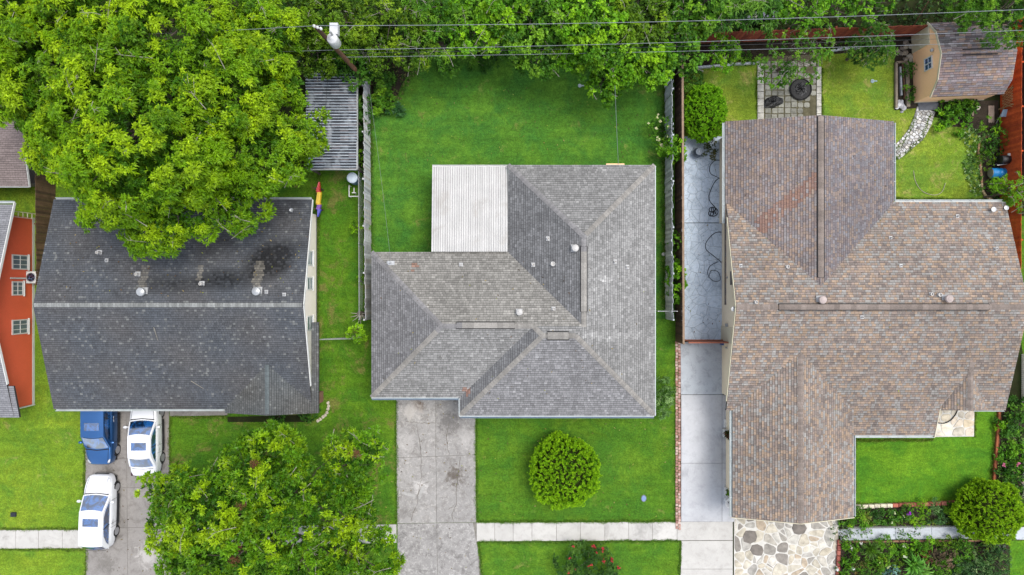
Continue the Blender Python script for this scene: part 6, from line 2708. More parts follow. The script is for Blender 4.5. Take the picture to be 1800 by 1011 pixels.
def rock(parent, x, y, r, col, seed, z=0):
    q = random.Random(seed)
    m = MB()
    m.lathe([(r * .6, 0), (r * 1.0, r * .25), (r * .85, r * .6), (r * .35, r * .8)], (0, 0, 0), 7)
    m.v = [(x + v[0] * q.uniform(.7, 1.2), y + v[1] * q.uniform(.7, 1.2), z + v[2] * q.uniform(.8, 1.1)) for v in m.v]
    return m.build('rock', M['stone'], parent, ocol=col)


for i in range(22):
    x, y = W(1583 + rr.gauss(0, 4.5), 184 + rr.gauss(0, 5))
    rock(rp, x, y, rr.uniform(.09, .17), rr.choice([C(228, 228, 230), C(206, 206, 208), C(184, 184, 186)]), i, rr.uniform(0, .12))
rp = thing('rock_pile', 'scatter of tan rubble by the double doors of the garden shed', 'rock pile', (*W(1592, 92), 0))
for i in range(26):
    x, y = W(1590 + rr.gauss(0, 8), 93 + rr.gauss(0, 13))
    rock(rp, x, y, rr.uniform(.08, .2), rr.choice([C(176, 164, 144), C(150, 140, 128), C(196, 186, 168)]), 40 + i)
rp = thing('rock_border', 'white rocks edging the shrub bed at the charcoal house corner', 'edging', (*W(572, 722), 0))
for i, (px, py) in enumerate(((577, 708), (578, 714), (577, 719), (575, 725), (572, 730), (568, 733), (563, 737), (559, 740))):
    x, y = W(px, py)
    rock(rp, x, y, .11, C(206, 196, 176), 90 + i)
gp = thing('garden_post', 'short upright timber post and stone at the vegetable bed', 'post', (*W(1712, 190), 0))
m = MB()
m.bar(W3(1709, 204, .1), W3(1710, 180, .1), .1, .14)
m.build('beam', M['wood'], gp, ocol=C(146, 130, 112))
rock(gp, *W(1717, 189), .2, C(206, 196, 184), 77)
m = MB()
m.bar(W3(1742, 186, .05), W3(1742, 216, .05), .36, .07)
tag(m.build('timber_plank', M['wood'], ocol=C(150, 134, 120)), 'broad weathered plank lying by the folded chair', 'plank')
m = MB()
m.bar(W3(1216, 118, .05), W3(1236, 126, .05), .1, .1)
tag(m.build('timber_plank', M['wood'], ocol=C(190, 184, 172)), 'pale post lying where the red and brown fences meet', 'plank')

# low white board edging along the north beds
for lab, pts in (('white flaking edging board north of the round clipped bush', [(1226, 119), (1262, 116), (1290, 113), (1334, 111)]), ('white flaking edging board near the garden shed rubble', [(1452, 92), (1470, 88), (1492, 85), (1512, 84)])):
    t = thing('edging_board', lab, 'edging', (*W(*pts[1]), 0))
    for a, b2 in zip(pts[:-1], pts[1:]):
        m = MB()
        m.bar(W3(*a, .1), W3(*b2, .1), .13, .2)
        m.build('board', M['wood'], t, ocol=C(206, 214, 220))

# something dark blue parked behind the red fence; grey shed under the trees; neighbour's shed at the east edge
tb = thing('covered_trailer', 'long dark blue covered trailer behind the dull red fence', 'trailer', (*W(1326, 46), 0))
x0, y0 = W(1296, 47)
x1, y1 = W(1356, 33)
m = MB()
m.prism([(x0, y0), (x1, y0 + .05), (x1, y1), (x0, y1)], .4, 1.15, bev=.1)
m.build('cover', M['plastic'], tb, ocol=C(34, 48, 92))
for dx in (.4, 1.5):
    m = MB()
    m.lathe([(.2, -.1), (.3, -.08), (.3, .08), (.2, .1)], (x0 + dx, y0 + .05, .3), 14, 'y')
    m.build('wheel', M['black_rubber'], tb)
m = MB()
m.bar((x0, (y0 + y1) / 2, .5), (x0 - .6, (y0 + y1) / 2, .45), .08, .08)
m.build('tow_bar', M['galv'], tb)
gs = thing('shed', 'grey tin lean-to half hidden under the bright back tree', 'shed', (*W(1156, 66), 0))
x0, y0 = W(1140, 78, 2)
x1, y1 = W(1166, 50, 2)
m = MB()
m.mesh([(x0, y0, 1.9), (x1, y0 + .1, 1.9), (x1, y1, 2.2), (x0, y1, 2.2), (x0, y0, 1.95), (x1, y0 + .1, 1.95), (x1, y1, 2.25), (x0, y1, 2.25)], [(3, 2, 1, 0), (4, 5, 6, 7), (0, 1, 5, 4), (1, 2, 6, 5), (2, 3, 7, 6), (3, 0, 4, 7)])
m.build('roof', M['galv'], gs)
m = MB()
m.box(x0 + .08, x1 - .08, y0 + .15, y1 - .08, 0, 1.88)
m.build('wall', M['grey_wall'], gs)
ns = thing('shed', 'dark grey neighbouring shed at the eastern edge past the rust orange fence', 'shed', (32.6, 9.0, 0))
roofN = Roof([Wing([(.2, 0, 2.0 - .2 * 30.55), (-.2, 0, 2.0 + .2 * 36)], [(0, -1, 14.9), (0, 1, -6.2)], 2.0)])
mb = MB()
deck(mb, roofN, .1)
rf = mb.build('roof', M['deck'], ns)
mb = MB()
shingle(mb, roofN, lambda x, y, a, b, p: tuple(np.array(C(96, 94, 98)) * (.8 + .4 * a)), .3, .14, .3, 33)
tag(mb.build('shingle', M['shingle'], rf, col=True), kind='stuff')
m = MB()
m.box(30.9, 35.6, 6.5, 14.6, 0, 1.95)
m.build('wall', M['grey_wall'], ns)
gutter(ns, [(30.5, 6.3, 1.92), (30.5, 14.8, 1.92)])
m = MB()
m.box(30.35, 31.1, 11.6, 12.5, 2.02, 2.3)
tag(m.build('roof_box', M['white']), 'white box on the roof edge of the dark neighbouring shed', 'box')

# dead stump with bare limbs by the fence
sp = thing('tree_stump', 'grey dead stump with broken limbs beside the pale fence', 'stump', (*W(637, 550), 0))
x, y = W(638, 552)
m = MB()
m.tube([(x, y, 0), (x + .02, y + .05, .5), (x - .05, y + .1, .9)], .17, 9, r1=.12)
m.build('trunk', M['bark'], sp)
rr = random.Random(5)
for k in range(8):
    a = rr.uniform(0, 6.28)
    m = MB()
    m.tube([(x, y + .05, .6), (x + math.cos(a) * .25, y + math.sin(a) * .3, .9), (x + math.cos(a) * .5, y + math.sin(a) * .55, 1.0 + rr.random() * .3)], .045, 5, r1=.012)
    m.build('limb', M['twig'], sp)

# white sprinkler bits on the back lawns
for lab, px, py, c in (('tiny pale sprinkler head under the bright back tree', 1019, 151, C(214, 224, 226)), ('pale blue sprinkler lying on the lawn west of the garden shed', 1533, 143, C(176, 200, 210)), ('small white stone on the strip beside the grey hip roof', 1166, 447, C(222, 222, 218))):
    x, y = W(px, py)
    m = MB()
    m.lathe([(.1, 0), (.12, .05), (.06, .1), (.02, .14)], (x, y, 0), 8)
    m.box(x + .05, x + .28, y - .03, y + .03, .02, .07)
    tag(m.build('sprinkler' if 'sprinkler' in lab else 'garden_stone', M['piece'], ocol=c), lab, 'sprinkler' if 'sprinkler' in lab else 'stone')

# ================================================================== TREES
PEC = ((0.036, 0.118, 0.003), (0.150, 0.305, 0.004), (0.33, 0.49, 0.006))
OAK = ((0.023, 0.086, 0.005), (0.095, 0.235, 0.007), (0.30, 0.45, 0.008))
BRT = ((0.030, 0.110, 0.006), (0.115, 0.300, 0.008), (0.26, 0.48, 0.012))
DRK = ((0.016, 0.062, 0.008), (0.050, 0.155, 0.014), (0.13, 0.28, 0.020))
OLV = ((0.030, 0.080, 0.005), (0.105, 0.210, 0.008), (0.24, 0.37, 0.014))
MIDG = ((0.026, 0.092, 0.008), (0.085, 0.235, 0.012), (0.20, 0.38, 0.02))
GLD = ((0.050, 0.140, 0.004), (0.150, 0.340, 0.006), (0.28, 0.50, 0.010))

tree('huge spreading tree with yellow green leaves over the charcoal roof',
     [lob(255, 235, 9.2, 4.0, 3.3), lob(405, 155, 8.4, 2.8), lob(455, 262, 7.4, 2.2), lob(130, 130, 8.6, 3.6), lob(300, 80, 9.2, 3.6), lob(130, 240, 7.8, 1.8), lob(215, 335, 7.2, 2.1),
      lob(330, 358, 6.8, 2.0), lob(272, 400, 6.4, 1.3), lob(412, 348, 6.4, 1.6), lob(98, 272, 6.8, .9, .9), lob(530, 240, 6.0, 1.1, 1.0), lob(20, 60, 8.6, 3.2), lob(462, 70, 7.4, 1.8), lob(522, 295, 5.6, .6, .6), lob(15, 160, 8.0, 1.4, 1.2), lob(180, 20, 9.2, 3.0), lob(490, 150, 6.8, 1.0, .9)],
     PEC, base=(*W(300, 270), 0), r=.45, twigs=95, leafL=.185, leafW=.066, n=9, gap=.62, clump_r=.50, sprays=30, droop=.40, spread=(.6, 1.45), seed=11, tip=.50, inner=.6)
tree('broad glossy leaved street tree with yellow shoot tips by the driveways',
     [lob(390, 890, 5.6, 2.4, 2.2), lob(470, 825, 5.6, 2.0, 1.6), lob(520, 900, 5.8, 2.4, 2.2), lob(316, 866, 4.6, 1.3, 1.2), lob(318, 920, 4.8, 1.5, 1.4), lob(630, 800, 4.6, 1.45, 1.2), lob(602, 885, 4.8, 1.7, 1.4), lob(655, 980, 4.6, 1.45, 1.3), lob(420, 980, 5.6, 2.6, 2.2), lob(560, 990, 5.2, 2.3, 2), lob(455, 785, 4.6, .8, .8), lob(335, 980, 4.8, 1.3, 1.3), lob(268, 862, 4.2, .5, .5)],
     OAK, base=(*W(455, 905), 0), r=.32, twigs=110, leafL=.20, leafW=.068, n=10, gap=.62, clump_r=.42, sprays=19, droop=.05, spread=(.45, 1.25), mat='leaf_gloss', seed=12, tip=.44, inner=.5)
ST = bpy.context.scene.objects['tree.001']
rr = random.Random(3)
rng = np.random.default_rng(5)
for px, py in ((448, 815), (425, 889), (413, 985), (417, 960), (627, 796)):
    x, y = W(px, py, 7.2)
    k = 34
    P = np.array([x, y, 7.25]) + rng.normal(0, .10, (k, 3)) * np.array([1.3, 1.0, .5])
    V, Q, F = leaf_quads(P, unit(rng.normal(0, 1, (k, 3))), 4, .16, .03, (.3, 1.3), .2, np.tile([[.13, .06, .028]], (k, 1)), .25, rng)
    np_mesh('seed_head', V, Q, M['leaf'], ST, F)
# ------------------------------------------------
GRPB = 'trees along the back boundary'
tree('olive tinged tree behind the leaning utility pole', [lob(520, 30, 5.0, 1.8), lob(600, 40, 5.0, 1.7), lob(560, 95, 4.0, 1.2), lob(490, 110, 4.4, 1.0)], OLV, group=GRPB, leafL=.16, leafW=.08, n=7, gap=.5, clump_r=.36, sprays=18, seed=21, tip=.22, keep=.9)
tree('dark leafy scrub tree crowding the foot of the utility pole', [lob(630, 110, 2.6, 1.3, 1.2), lob(585, 88, 3.0, 1.1, 1.0), lob(655, 70, 3.2, 1.1)], DRK, group=GRPB, leafL=.15, leafW=.09, n=6, gap=.45, clump_r=.34, sprays=15, seed=22, tip=.3, r=.14)
tree('speckled olive tree at the north west corner of the back lawn', [lob(680, 30, 4.6, 1.7), lob(720, 75, 3.8, 1.5), lob(660, 80, 3.6, 1.2)], OLV, group=GRPB, leafL=.14, leafW=.08, n=6, gap=.5, clump_r=.34, sprays=16, seed=23, tip=.4, keep=.85)
tree('shadowy tree with drooping grey green sprays behind the back lawn', [lob(755, 30, 4.4, 1.5), lob(770, 80, 3.2, 1.3), lob(775, 5, 5, 1.5)], MIDG, group=GRPB, leafL=.22, leafW=.06, n=8, gap=.62, clump_r=.4, sprays=12, droop=.5, seed=24, tip=.5, keep=.8)
tree('lime green maple leaved tree at the middle of the back boundary', [lob(835, 55, 4.4, 1.2), lob(800, 20, 4.6, 1.0), lob(870, 40, 4.4, 1.1), lob(890, 10, 5.0, 1.4)], BRT, group=GRPB, leafL=.17, leafW=.13, n=5, gap=.42, clump_r=.32, sprays=15, seed=25, tip=.35, droop=.2)
tree('mixed green tree with a patch of yellowing leaves over the lawn edge', [lob(930, 50, 4.2, 1.5), lob(960, 95, 3.4, 1.3), lob(915, 90, 3.2, .9), lob(975, 20, 4.8, 1.4)], MIDG, group=GRPB, leafL=.16, leafW=.12, n=5, gap=.45, clump_r=.34, sprays=14, seed=26, tip=.32)
tree('bright overhanging tree drooping over the north east of the back lawn', [lob(1050, 55, 5.0, 1.7), lob(1085, 110, 3.9, 1.35), lob(1065, 150, 3.0, .85), lob(1140, 110, 3.8, 1.2), lob(1020, 95, 4.0, 1.1), lob(1030, 20, 5.4, 1.5)], BRT, group=GRPB, leafL=.17, leafW=.13, n=5, gap=.45, clump_r=.33, sprays=16, seed=27, tip=.42, droop=.25)
tree('rounded dull green tree above the grey lean-to', [lob(1120, 20, 5.0, 1.5), lob(1150, 35, 4.4, 1.1)], OLV, group=GRPB, leafL=.17, leafW=.13, n=5, gap=.5, clump_r=.36, sprays=14, seed=28, tip=.2)
tree('bluish dark tree hanging over the west end of the dull red fence', [lob(1205, 30, 4.4, 1.3), lob(1240, 0, 5, 1.3), lob(1190, 70, 3.6, 1.2), lob(1195, 98, 3.0, .9)], MIDG, group=GRPB, leafL=.17, leafW=.13, n=5, gap=.46, clump_r=.34, sprays=14, seed=29, tip=.5)
tree('dense fan leaved tree north of the covered trailer', [lob(1275, 15, 4.2, 1.3), lob(1330, 8, 4.4, 1.3)], DRK, group=GRPB, leafL=.28, leafW=.07, n=9, gap=.55, clump_r=.4, sprays=11, seed=30, tip=.5, droop=.5)
tree('bright bushy tree top north of the dull red fence', [lob(1410, 4, 4.2, 1.3), lob(1370, 0, 4.2, 1.0), lob(1475, 12, 3.8, 1.0), lob(1530, 0, 3.8, 1.0)], BRT, group=GRPB, leafL=.15, leafW=.1, n=6, gap=.5, clump_r=.33, sprays=13, seed=31, tip=.2, keep=.85)
tree('airy young tree leaning over the paver court', [lob(1395, 85, 3.2, 1.2, .9), lob(1430, 70, 3.2, 1.0, .8), lob(1365, 115, 2.6, .9, .7), lob(1415, 115, 2.6, .9, .6)], MIDG, leafL=.15, leafW=.06, n=8, gap=.5, clump_r=.32, sprays=10, seed=32, tip=.45, keep=.75, r=.09, inner=.2)
tree('dark feathery tree left of the double shed doors', [lob(1535, 78, 2.4, 1.1, .9), lob(1510, 85, 2.2, .7, .7)], DRK, leafL=.12, leafW=.035, n=10, gap=.36, clump_r=.26, sprays=15, seed=33, tip=.25, r=.08)
tree('small light green sapling in front of the dull red fence', [lob(1272, 92, 2.2, .8, .8)], BRT, leafL=.15, leafW=.075, n=7, gap=.42, clump_r=.27, sprays=12, seed=34, tip=.4, r=.06, twigs=8)
tree('feathery green conifer reaching over the garden shed roof', [lob(1765, 18, 5.0, 1.7), lob(1720, 10, 4.8, 1.3), lob(1800, 45, 4.4, 1.0), lob(1700, -20, 5, 1.4)], MIDG, leafL=.13, leafW=.035, n=11, gap=.42, clump_r=.36, sprays=17, seed=35, tip=.4, droop=.3)
tree('loose yellow green shrub tree spilling over the rust orange fence', [lob(1782, 330, 2.6, .8, .7), lob(1797, 348, 2.6, .8, .6), lob(1768, 332, 2.2, .4, .4)], GLD, leafL=.13, leafW=.035, n=9, gap=.4, clump_r=.3, sprays=13, seed=36, tip=.5, r=.07, keep=.9, inner=.3)
tree('tiny lime sapling at the end of the wire mesh gate', [lob(630, 586, 1.6, .48, .4)], GLD, leafL=.14, leafW=.06, n=7, gap=.3, clump_r=.18, sprays=9, seed=37, tip=.6, r=.04, twigs=5)

# ================================================================== CLIPPED GLOBES
topiary('large clipped golden globe shrub alone in the middle front lawn', 992, 829, 1.90, 2.02, 2.3, GLD, 41)
topiary('clipped bright green oval shrub beside the stamped patio', 1238, 199, 1.12, 1.55, 2.1, ((.03, .11, .004), (.12, .32, .008), (.23, .48, .012)), 42)
topiary('clipped golden globe shrub shading the garden path at the east', 1739, 898, 1.88, 1.68, 2.2, ((.05, .13, .004), (.16, .33, .006), (.29, .48, .010)), 43, bump_amp=.11)

# ================================================================== SHRUBS AND PLANTS
RED = (.42, .03, .05)
b = bush('oleander bush dotted with red flowers in the verge lawn', 1034, 1000, 1.75, 1.7, ((.02, .065, .012), (.05, .135, .022), (.12, .21, .03)), leafL=.17, leafW=.05, n=8, gap=.42, clump_r=.3, sprays=12, seed=51, flowers=((.42, .045, .05), 34, .11), ry=1.2)
VINE = 'climbing greenery along the fences'
bush('bright leafy vine climbing the fences beside the stamped patio', 1187, 262, .6, 1.9, BRT, 'vine', 'climbing_vine', .16, .1, seed=52, ry=.75, group=VINE)
bush('pale flowered rose bush spilling over the white leaning fence', 1158, 226, .5, 1.7, MIDG, 'rose', 'rose_bush', .1, .06, seed=53, ry=.75, flowers=((.62, .6, .38), 20, .07), sprays=7)
bush('long green vine draped on the brown plank fence by the stamped patio', 1190, 493, .36, 1.8, BRT, 'vine', 'climbing_vine', .13, .07, seed=54, ry=1.25, group=VINE, n=7)
bush('thin wisp of vine on the brown plank fence above the hose coil', 1189, 425, .2, 1.6, BRT, 'vine', 'climbing_vine', .1, .05, seed=55, ry=.6, sprays=6, group=VINE)
bush('silvery light green shrub at the south east corner of the grey roof', 1169, 700, .5, 1.3, ((.04, .1, .02), (.12, .24, .06), (.26, .4, .14)), leafL=.12, leafW=.06, seed=56, ry=1.0)
bush('lime sprig growing through the wire fence by the blue tank lawn', 632, 397, .4, 1.0, GLD, 'shrub', 'small_shrub', .15, .05, seed=57, sprays=8, ry=.3)
bush('narrow green creeper on the wire fence near the dead stump', 635, 486, .18, .9, GLD, 'vine', 'climbing_vine', .12, .05, seed=58, sprays=7, ry=.55)
bush('dark shrub squeezed between the tin shed and the pale fence', 634, 205, .4, 1.6, DRK, 'shrub', 'small_shrub', .13, .06, seed=59, ry=1.3)
bush('yellow green weed clump at the corner of the tin shed', 633, 275, .24, .7, GLD, 'weed', 'weed_clump', .13, .05, seed=60)
bush('leafy bright green plant in the corner bed of the back lawn', 676, 180, .62, .8, MIDG, 'plant', 'leafy_plant', .22, .1, seed=61)
bush('bluish broad leaved plant at the tip of the corner bed', 694, 190, .34, .6, ((.02, .07, .02), (.05, .15, .04), (.1, .2, .06)), 'plant', 'leafy_plant', .2, .09, seed=62)
bush('small dark shrub under the trees at the corner bed', 668, 140, .5, .9, DRK, 'shrub', 'small_shrub', .16, .09, seed=63)
bush('low scrub under the back trees beside the lime green maple', 790, 118, .7, .8, DRK, 'shrub', 'small_shrub', .18, .06, seed=65, ry=.4)
bush('drooping scrub at the edge of the back lawn shade', 850, 112, .8, .8, DRK, 'shrub', 'small_shrub', .2, .05, seed=66, ry=.35)
bush('dark foundation shrub under the front gable of the charcoal roof', 545, 727, .55, .9, DRK, 'shrub', 'small_shrub', .12, .06, seed=67, ry=.4)
bush('low foundation shrub under the middle of the front gable', 487, 732, .5, .6, DRK, 'shrub', 'small_shrub', .12, .05, seed=68, ry=.3)
bush('scraggly grey green bush in the corner of the red and brown fences', 1215, 138, .5, 1.2, DRK, 'shrub', 'small_shrub', .13, .07, seed=69, ry=.7)
blades('spiky green clump west of the oval clipped shrub', 1211, 176, .55, .7, (.05, .12, .012), 40, .05, seed=70)
bush('brown and green shrub below the oval clipped shrub', 1246, 262, .42, .6, ((.03, .05, .01), (.08, .11, .02), (.15, .12, .04)), 'shrub', 'small_shrub', .12, .05, seed=71, ry=.55)
bush('low bushy scrub along the dull red fence by the sapling', 1300, 100, .8, .7, MIDG, 'shrub', 'small_shrub', .14, .06, seed=72, ry=.4, sprays=8)
bush('low scrub behind the flaking white edging near the feathery tree', 1478, 74, .7, .5, DRK, 'shrub', 'small_shrub', .12, .06, seed=73, ry=.35, sprays=8)
bush('green bush against the tan wall of the garden shed', 1598, 160, .26, .7, MIDG, 'shrub', 'small_shrub', .1, .05, seed=74, ry=.5)
bush('dark bush against the tan shed wall under the window', 1598, 125, .24, .6, DRK, 'shrub', 'small_shrub', .1, .05, seed=75, ry=.4)

# vegetable bed south of the garden shed
VEG = 'vegetable plants in the bed by the garden shed'
for i, (px, py, r, lab) in enumerate(((1656, 187, .3, 'leafy vegetable plant nearest the dark mat slab'), (1683, 185, .34, 'bright vegetable plant in the middle by the shed wall'), (1695, 184, .26, 'small vegetable plant beside the middle bright one'), (1708, 180, .28, 'vegetable plant next to the garden post'),
                                       (1655, 213, .38, 'vivid green vegetable plant at the south west corner of the bed'), (1668, 210, .34, 'dark vegetable plant in the southern row'), (1690, 214, .55, 'large bright vegetable plant at the south end of the bed'), (1698, 200, .3, 'vegetable plant in the centre of the bed'))):
    bush(lab, px, py, r, .5, MIDG if i not in (4, 6) else BRT, 'vegetable', 'vegetable_plant', .16, .1, seed=80 + i, group=VEG, sprays=9)
ground_cover('ground_cover', 'low variegated leafy cover along the east side of the shed lawn', [(1690, 215), (1720, 225), (1740, 235), (1728, 262), (1722, 300), (1722, 345), (1706, 352), (1700, 325), (1690, 285), (1700, 262), (1684, 240)], ((.05, .13, .02), (.13, .25, .06), (.38, .48, .26)), 70, .18, .12, .07, seed=91)
ground_cover('ground_cover', 'sparse green weeds at the foot of the brown house north eave', [(1742, 340), (1756, 345), (1757, 372), (1752, 372)], ((.02, .06, .01), (.06, .14, .02), (.12, .2, .03)), 60, .2, .12, .07, seed=92)
BED = 'shrubs behind the curving edging'
for i, (px, py, r, h, cs, lab) in enumerate(((1745, 218, .5, .7, BRT, 'bright green shrub above the top of the curving edging'), (1753, 240, .45, .8, MIDG, 'mid green shrub against the rust orange fence'), (1736, 256, .42, .6, BRT, 'lime shrub inside the bend of the curving edging'), (1748, 262, .5, .7, DRK, 'dark shrub halfway along the curving edging'),
                                              (1737, 280, .5, .5, OLV, 'olive feathery plant left of the barbecue cart'), (1738, 328, .5, .5, DRK, 'dark shrub south of the bright blue drum'), (1750, 340, .5, .6, MIDG, 'green shrub at the foot of the spilling yellow green tree'), (1766, 368, .5, .7, DRK, 'blue green shrub at the north east corner of the brown roof'))):
    bush(lab, px, py, r, h, cs, 'shrub', 'small_shrub', .12, .05, seed=100 + i, group=BED, sprays=10)

# narrow bed under the porch lawn
NB = 'plants in the narrow bed'
bush('tangled strap plant at the west end of the narrow bed', 1506, 912, .5, .6, MIDG, 'plant', 'leafy_plant', .2, .04, seed=110, group=NB)
blades('yellow green strap leaf clump beside the cream blocks', 1520, 908, .55, .55, (.11, .19, .02), 34, .045, seed=111, group=NB, col2=(.22, .26, .05))
bush('dark glossy plant behind the cream blocks', 1548, 904, .5, .6, DRK, 'plant', 'leafy_plant', .16, .06, seed=112, group=NB)
bush('white flecked plant in the middle of the narrow bed', 1568, 907, .4, .45, MIDG, 'plant', 'leafy_plant', .13, .07, seed=113, group=NB, flowers=((.6, .66, .4), 10, .06))
bush('dark plant with one purple bloom in the narrow bed', 1590, 903, .4, .5, DRK, 'plant', 'flowering_plant', .14, .06, seed=114, group=NB)
pf = thing('purple_flower', 'single large purple bloom standing in the narrow bed', 'flower', (*W(1597, 903), 0))
x, y = W(1597, 903, .6)
V, Q, F = flower_mesh(.15, (.28, .02, .42), np.random.default_rng(3), 9)
np_mesh('bloom', V + np.array([x, y, .62]), Q, M['petal'], pf, F)
m = MB()
m.tube([(x, y, 0), (x, y, .62)], .012, 5)
m.build('stem', M['bark'], pf)
bush('golden feathery bush breaking the brick row of the porch lawn', 1612, 900, .62, .75, GLD, 'shrub', 'small_shrub', .11, .035, seed=115, group=NB, ry=.68)
bush('grey green grassy plant right of the golden feathery bush', 1645, 902, .6, .6, ((.02, .07, .02), (.06, .16, .04), (.15, .26, .08)), 'plant', 'leafy_plant', .2, .04, seed=116, group=NB)
bush('dark plant at the east end of the narrow bed by the clipped globe', 1672, 902, .5, .6, MIDG, 'plant', 'leafy_plant', .16, .05, seed=117, group=NB)
ground_cover('ground_cover', 'low bright green cover along the picket edging of the narrow bed', [(1515, 913), (1600, 911), (1690, 910), (1690, 922), (1515, 924)], ((.04, .12, .01), (.12, .24, .02), (.26, .34, .06)), 110, .12, .1, .05, seed=118)
bush('trailing pale creeper at the corner of the flagstones and the path', 1478, 937, .75, .5, ((.04, .09, .02), (.10, .19, .05), (.24, .34, .14)), 'creeper', 'creeper_plant', .08, .05, seed=119, ry=.55)
bush('yellowish creeper strand hanging over the path slabs', 1522, 936, .3, .35, GLD, 'creeper', 'creeper_plant', .1, .04, seed=120, ry=.5)
bush('fresh green weed under the south east corner of the garage roof', 1492, 916, .35, .4, BRT, 'weed', 'weed_clump', .12, .06, seed=121)
bush('small green tuft growing on the second path slab', 1581, 936, .25, .15, MIDG, 'weed', 'weed_clump', .07, .04, seed=122, sprays=6)
bush('small green tuft growing on the path slab near the third joint', 1606, 936, .28, .15, MIDG, 'weed', 'weed_clump', .07, .04, seed=123, sprays=6)

# big planted bed south of the path
PB = 'plants in the large planted bed'
SPEC = [
    ('b', 'white flowered clump at the north west corner of the large bed', 1496, 955, .4, .4, MIDG, dict(flowers=((.75, .75, .72), 22, .05))),
    ('b', 'fresh green leafy clump by the upright red bricks', 1494, 977, .5, .5, BRT, dict(leafL=.14, leafW=.08)),
    ('s', 'arching spear leaved lily clump in the large bed', 1529, 965, .75, .8, (.055, .125, .012), dict(n=52)),
    ('b', 'pale lime ferny clump under the path edge', 1556, 960, .62, .6, BRT, dict(leafL=.13, leafW=.04)),
    ('b', 'olive bushy clump below the arching lily', 1537, 985, .55, .5, OLV, dict(leafL=.11, leafW=.05)),
    ('b', 'white daisies spilling over the upright red bricks', 1482, 1002, .42, .35, MIDG, dict(flowers=((.78, .8, .82), 40, .05))),
    ('b', 'rusty tinged clump behind the white daisies', 1502, 998, .5, .4, ((.03, .05, .01), (.09, .11, .02), (.2, .12, .03)), dict(leafL=.1, leafW=.05)),
    ('b', 'dense green clump at the frame edge of the large bed', 1532, 1008, .65, .5, MIDG, dict(leafL=.12, leafW=.05)),
    ('b', 'rounded lime clump with frilled leaves by the path', 1600, 958, .48, .5, BRT, dict(leafL=.13, leafW=.07)),
    ('b', 'second lime clump slanting away from the path', 1624, 962, .42, .5, BRT, dict(leafL=.13, leafW=.07, ry=.6)),
    ('b', 'small white flowered plant beside the rounded lime clump', 1583, 970, .3, .35, MIDG, dict(flowers=((.7, .72, .6), 12, .06))),
    ('b', 'ochre leaved low plant in the dark mulch', 1578, 987, .3, .35, OLV, dict(leafL=.1, leafW=.06)),
    ('s', 'broad fern with long fronds near the bottom of the large bed', 1606, 993, .85, .7, (.07, .21, .02), dict(n=44, w=.12)),
    ('s', 'pale fern sweeping east in the large bed', 1620, 1005, .8, .6, (.12, .27, .035), dict(n=36, w=.1)),
    ('b', 'maroon leaved plant with orange tips', 1625, 980, .4, .45, ((.03, .01, .01), (.07, .025, .02), (.3, .11, .04)), dict(leafL=.13, leafW=.06)),
    ('b', 'green shrub south of the maroon plant', 1604, 978, .4, .4, MIDG, dict(leafL=.12, leafW=.06)),
    ('b', 'pinkish brown dried shrub in the middle of the large bed', 1658, 978, .62, .7, ((.05, .04, .02), (.16, .12, .07), (.30, .2, .13)), dict(leafL=.1, leafW=.05)),
    ('b', 'olive clump along the brick edge of the path', 1668, 957, .6, .5, OLV, dict(leafL=.11, leafW=.05, ry=.35)),
    ('b', 'dark green shrub with star shaped shoots', 1692, 975, .75, .8, MIDG, dict(leafL=.16, leafW=.05)),
    ('b', 'large grey green shrub with pale shoots at the frame edge', 1708, 1002, 1.0, .9, ((.02, .065, .02), (.06, .15, .035), (.26, .34, .14)), dict(leafL=.17, leafW=.055)),
    ('b', 'tall dark shrub at the east end of the large bed', 1748, 985, .95, .9, ((.02, .06, .015), (.05, .13, .03), (.12, .22, .05)), dict(leafL=.14, leafW=.05)),
    ('s', 'yellow green strap clump under the golden globe', 1737, 955, .55, .55, (.14, .22, .02), dict(n=36, w=.06)),
    ('b', 'grey leaved herb clump near the brick end of the path', 1760, 960, .4, .35, ((.05, .06, .05), (.11, .13, .1), (.2, .22, .16)), dict(leafL=.1, leafW=.04)),
    ('b', 'green clump south of the pinkish dried shrub', 1655, 1003, .6, .5, MIDG, dict(leafL=.14, leafW=.05)),
    ('b', 'turquoise tinted succulent at the bottom of the large bed', 1565, 1007, .35, .3, ((.03, .09, .07), (.1, .24, .2), (.24, .42, .38)), dict(leafL=.12, leafW=.05)),
    ('b', 'light flecked plant between the lily and the dark mulch', 1550, 985, .35, .4, MIDG, dict(flowers=((.55, .6, .3), 8, .05))),
]
for i, (k, lab, px, py, r, h, cs, kw) in enumerate(SPEC):
    if k == 'b':
        kw = dict(kw)
        fl_ = kw.pop('flowers', None)
        bush(lab, px, py, r, h, cs, 'plant', 'garden_plant', seed=130 + i, group=PB, flowers=fl_, sprays=11, gap=.34, clump_r=.22, **kw)
    else:
        blades(lab, px, py, r, h, cs, kw.get('n', 40), kw.get('w', .05), seed=130 + i, group=PB)
be2 = thing('brick_border', 'flat brown brick line along the south side of the garden path', 'edging', (*W(1640, 952), 0))
for i in range(26):
    x, y = W(1486 + i * 11, 952 - i * .1)
    m = MB()
    m.box(x - .17, x + .17, y - .05, y + .05, 0, .07)
    m.build('brick', M['piece'], be2, ocol=[C(150, 112, 88), C(136, 102, 84), C(166, 128, 100)][i % 3])

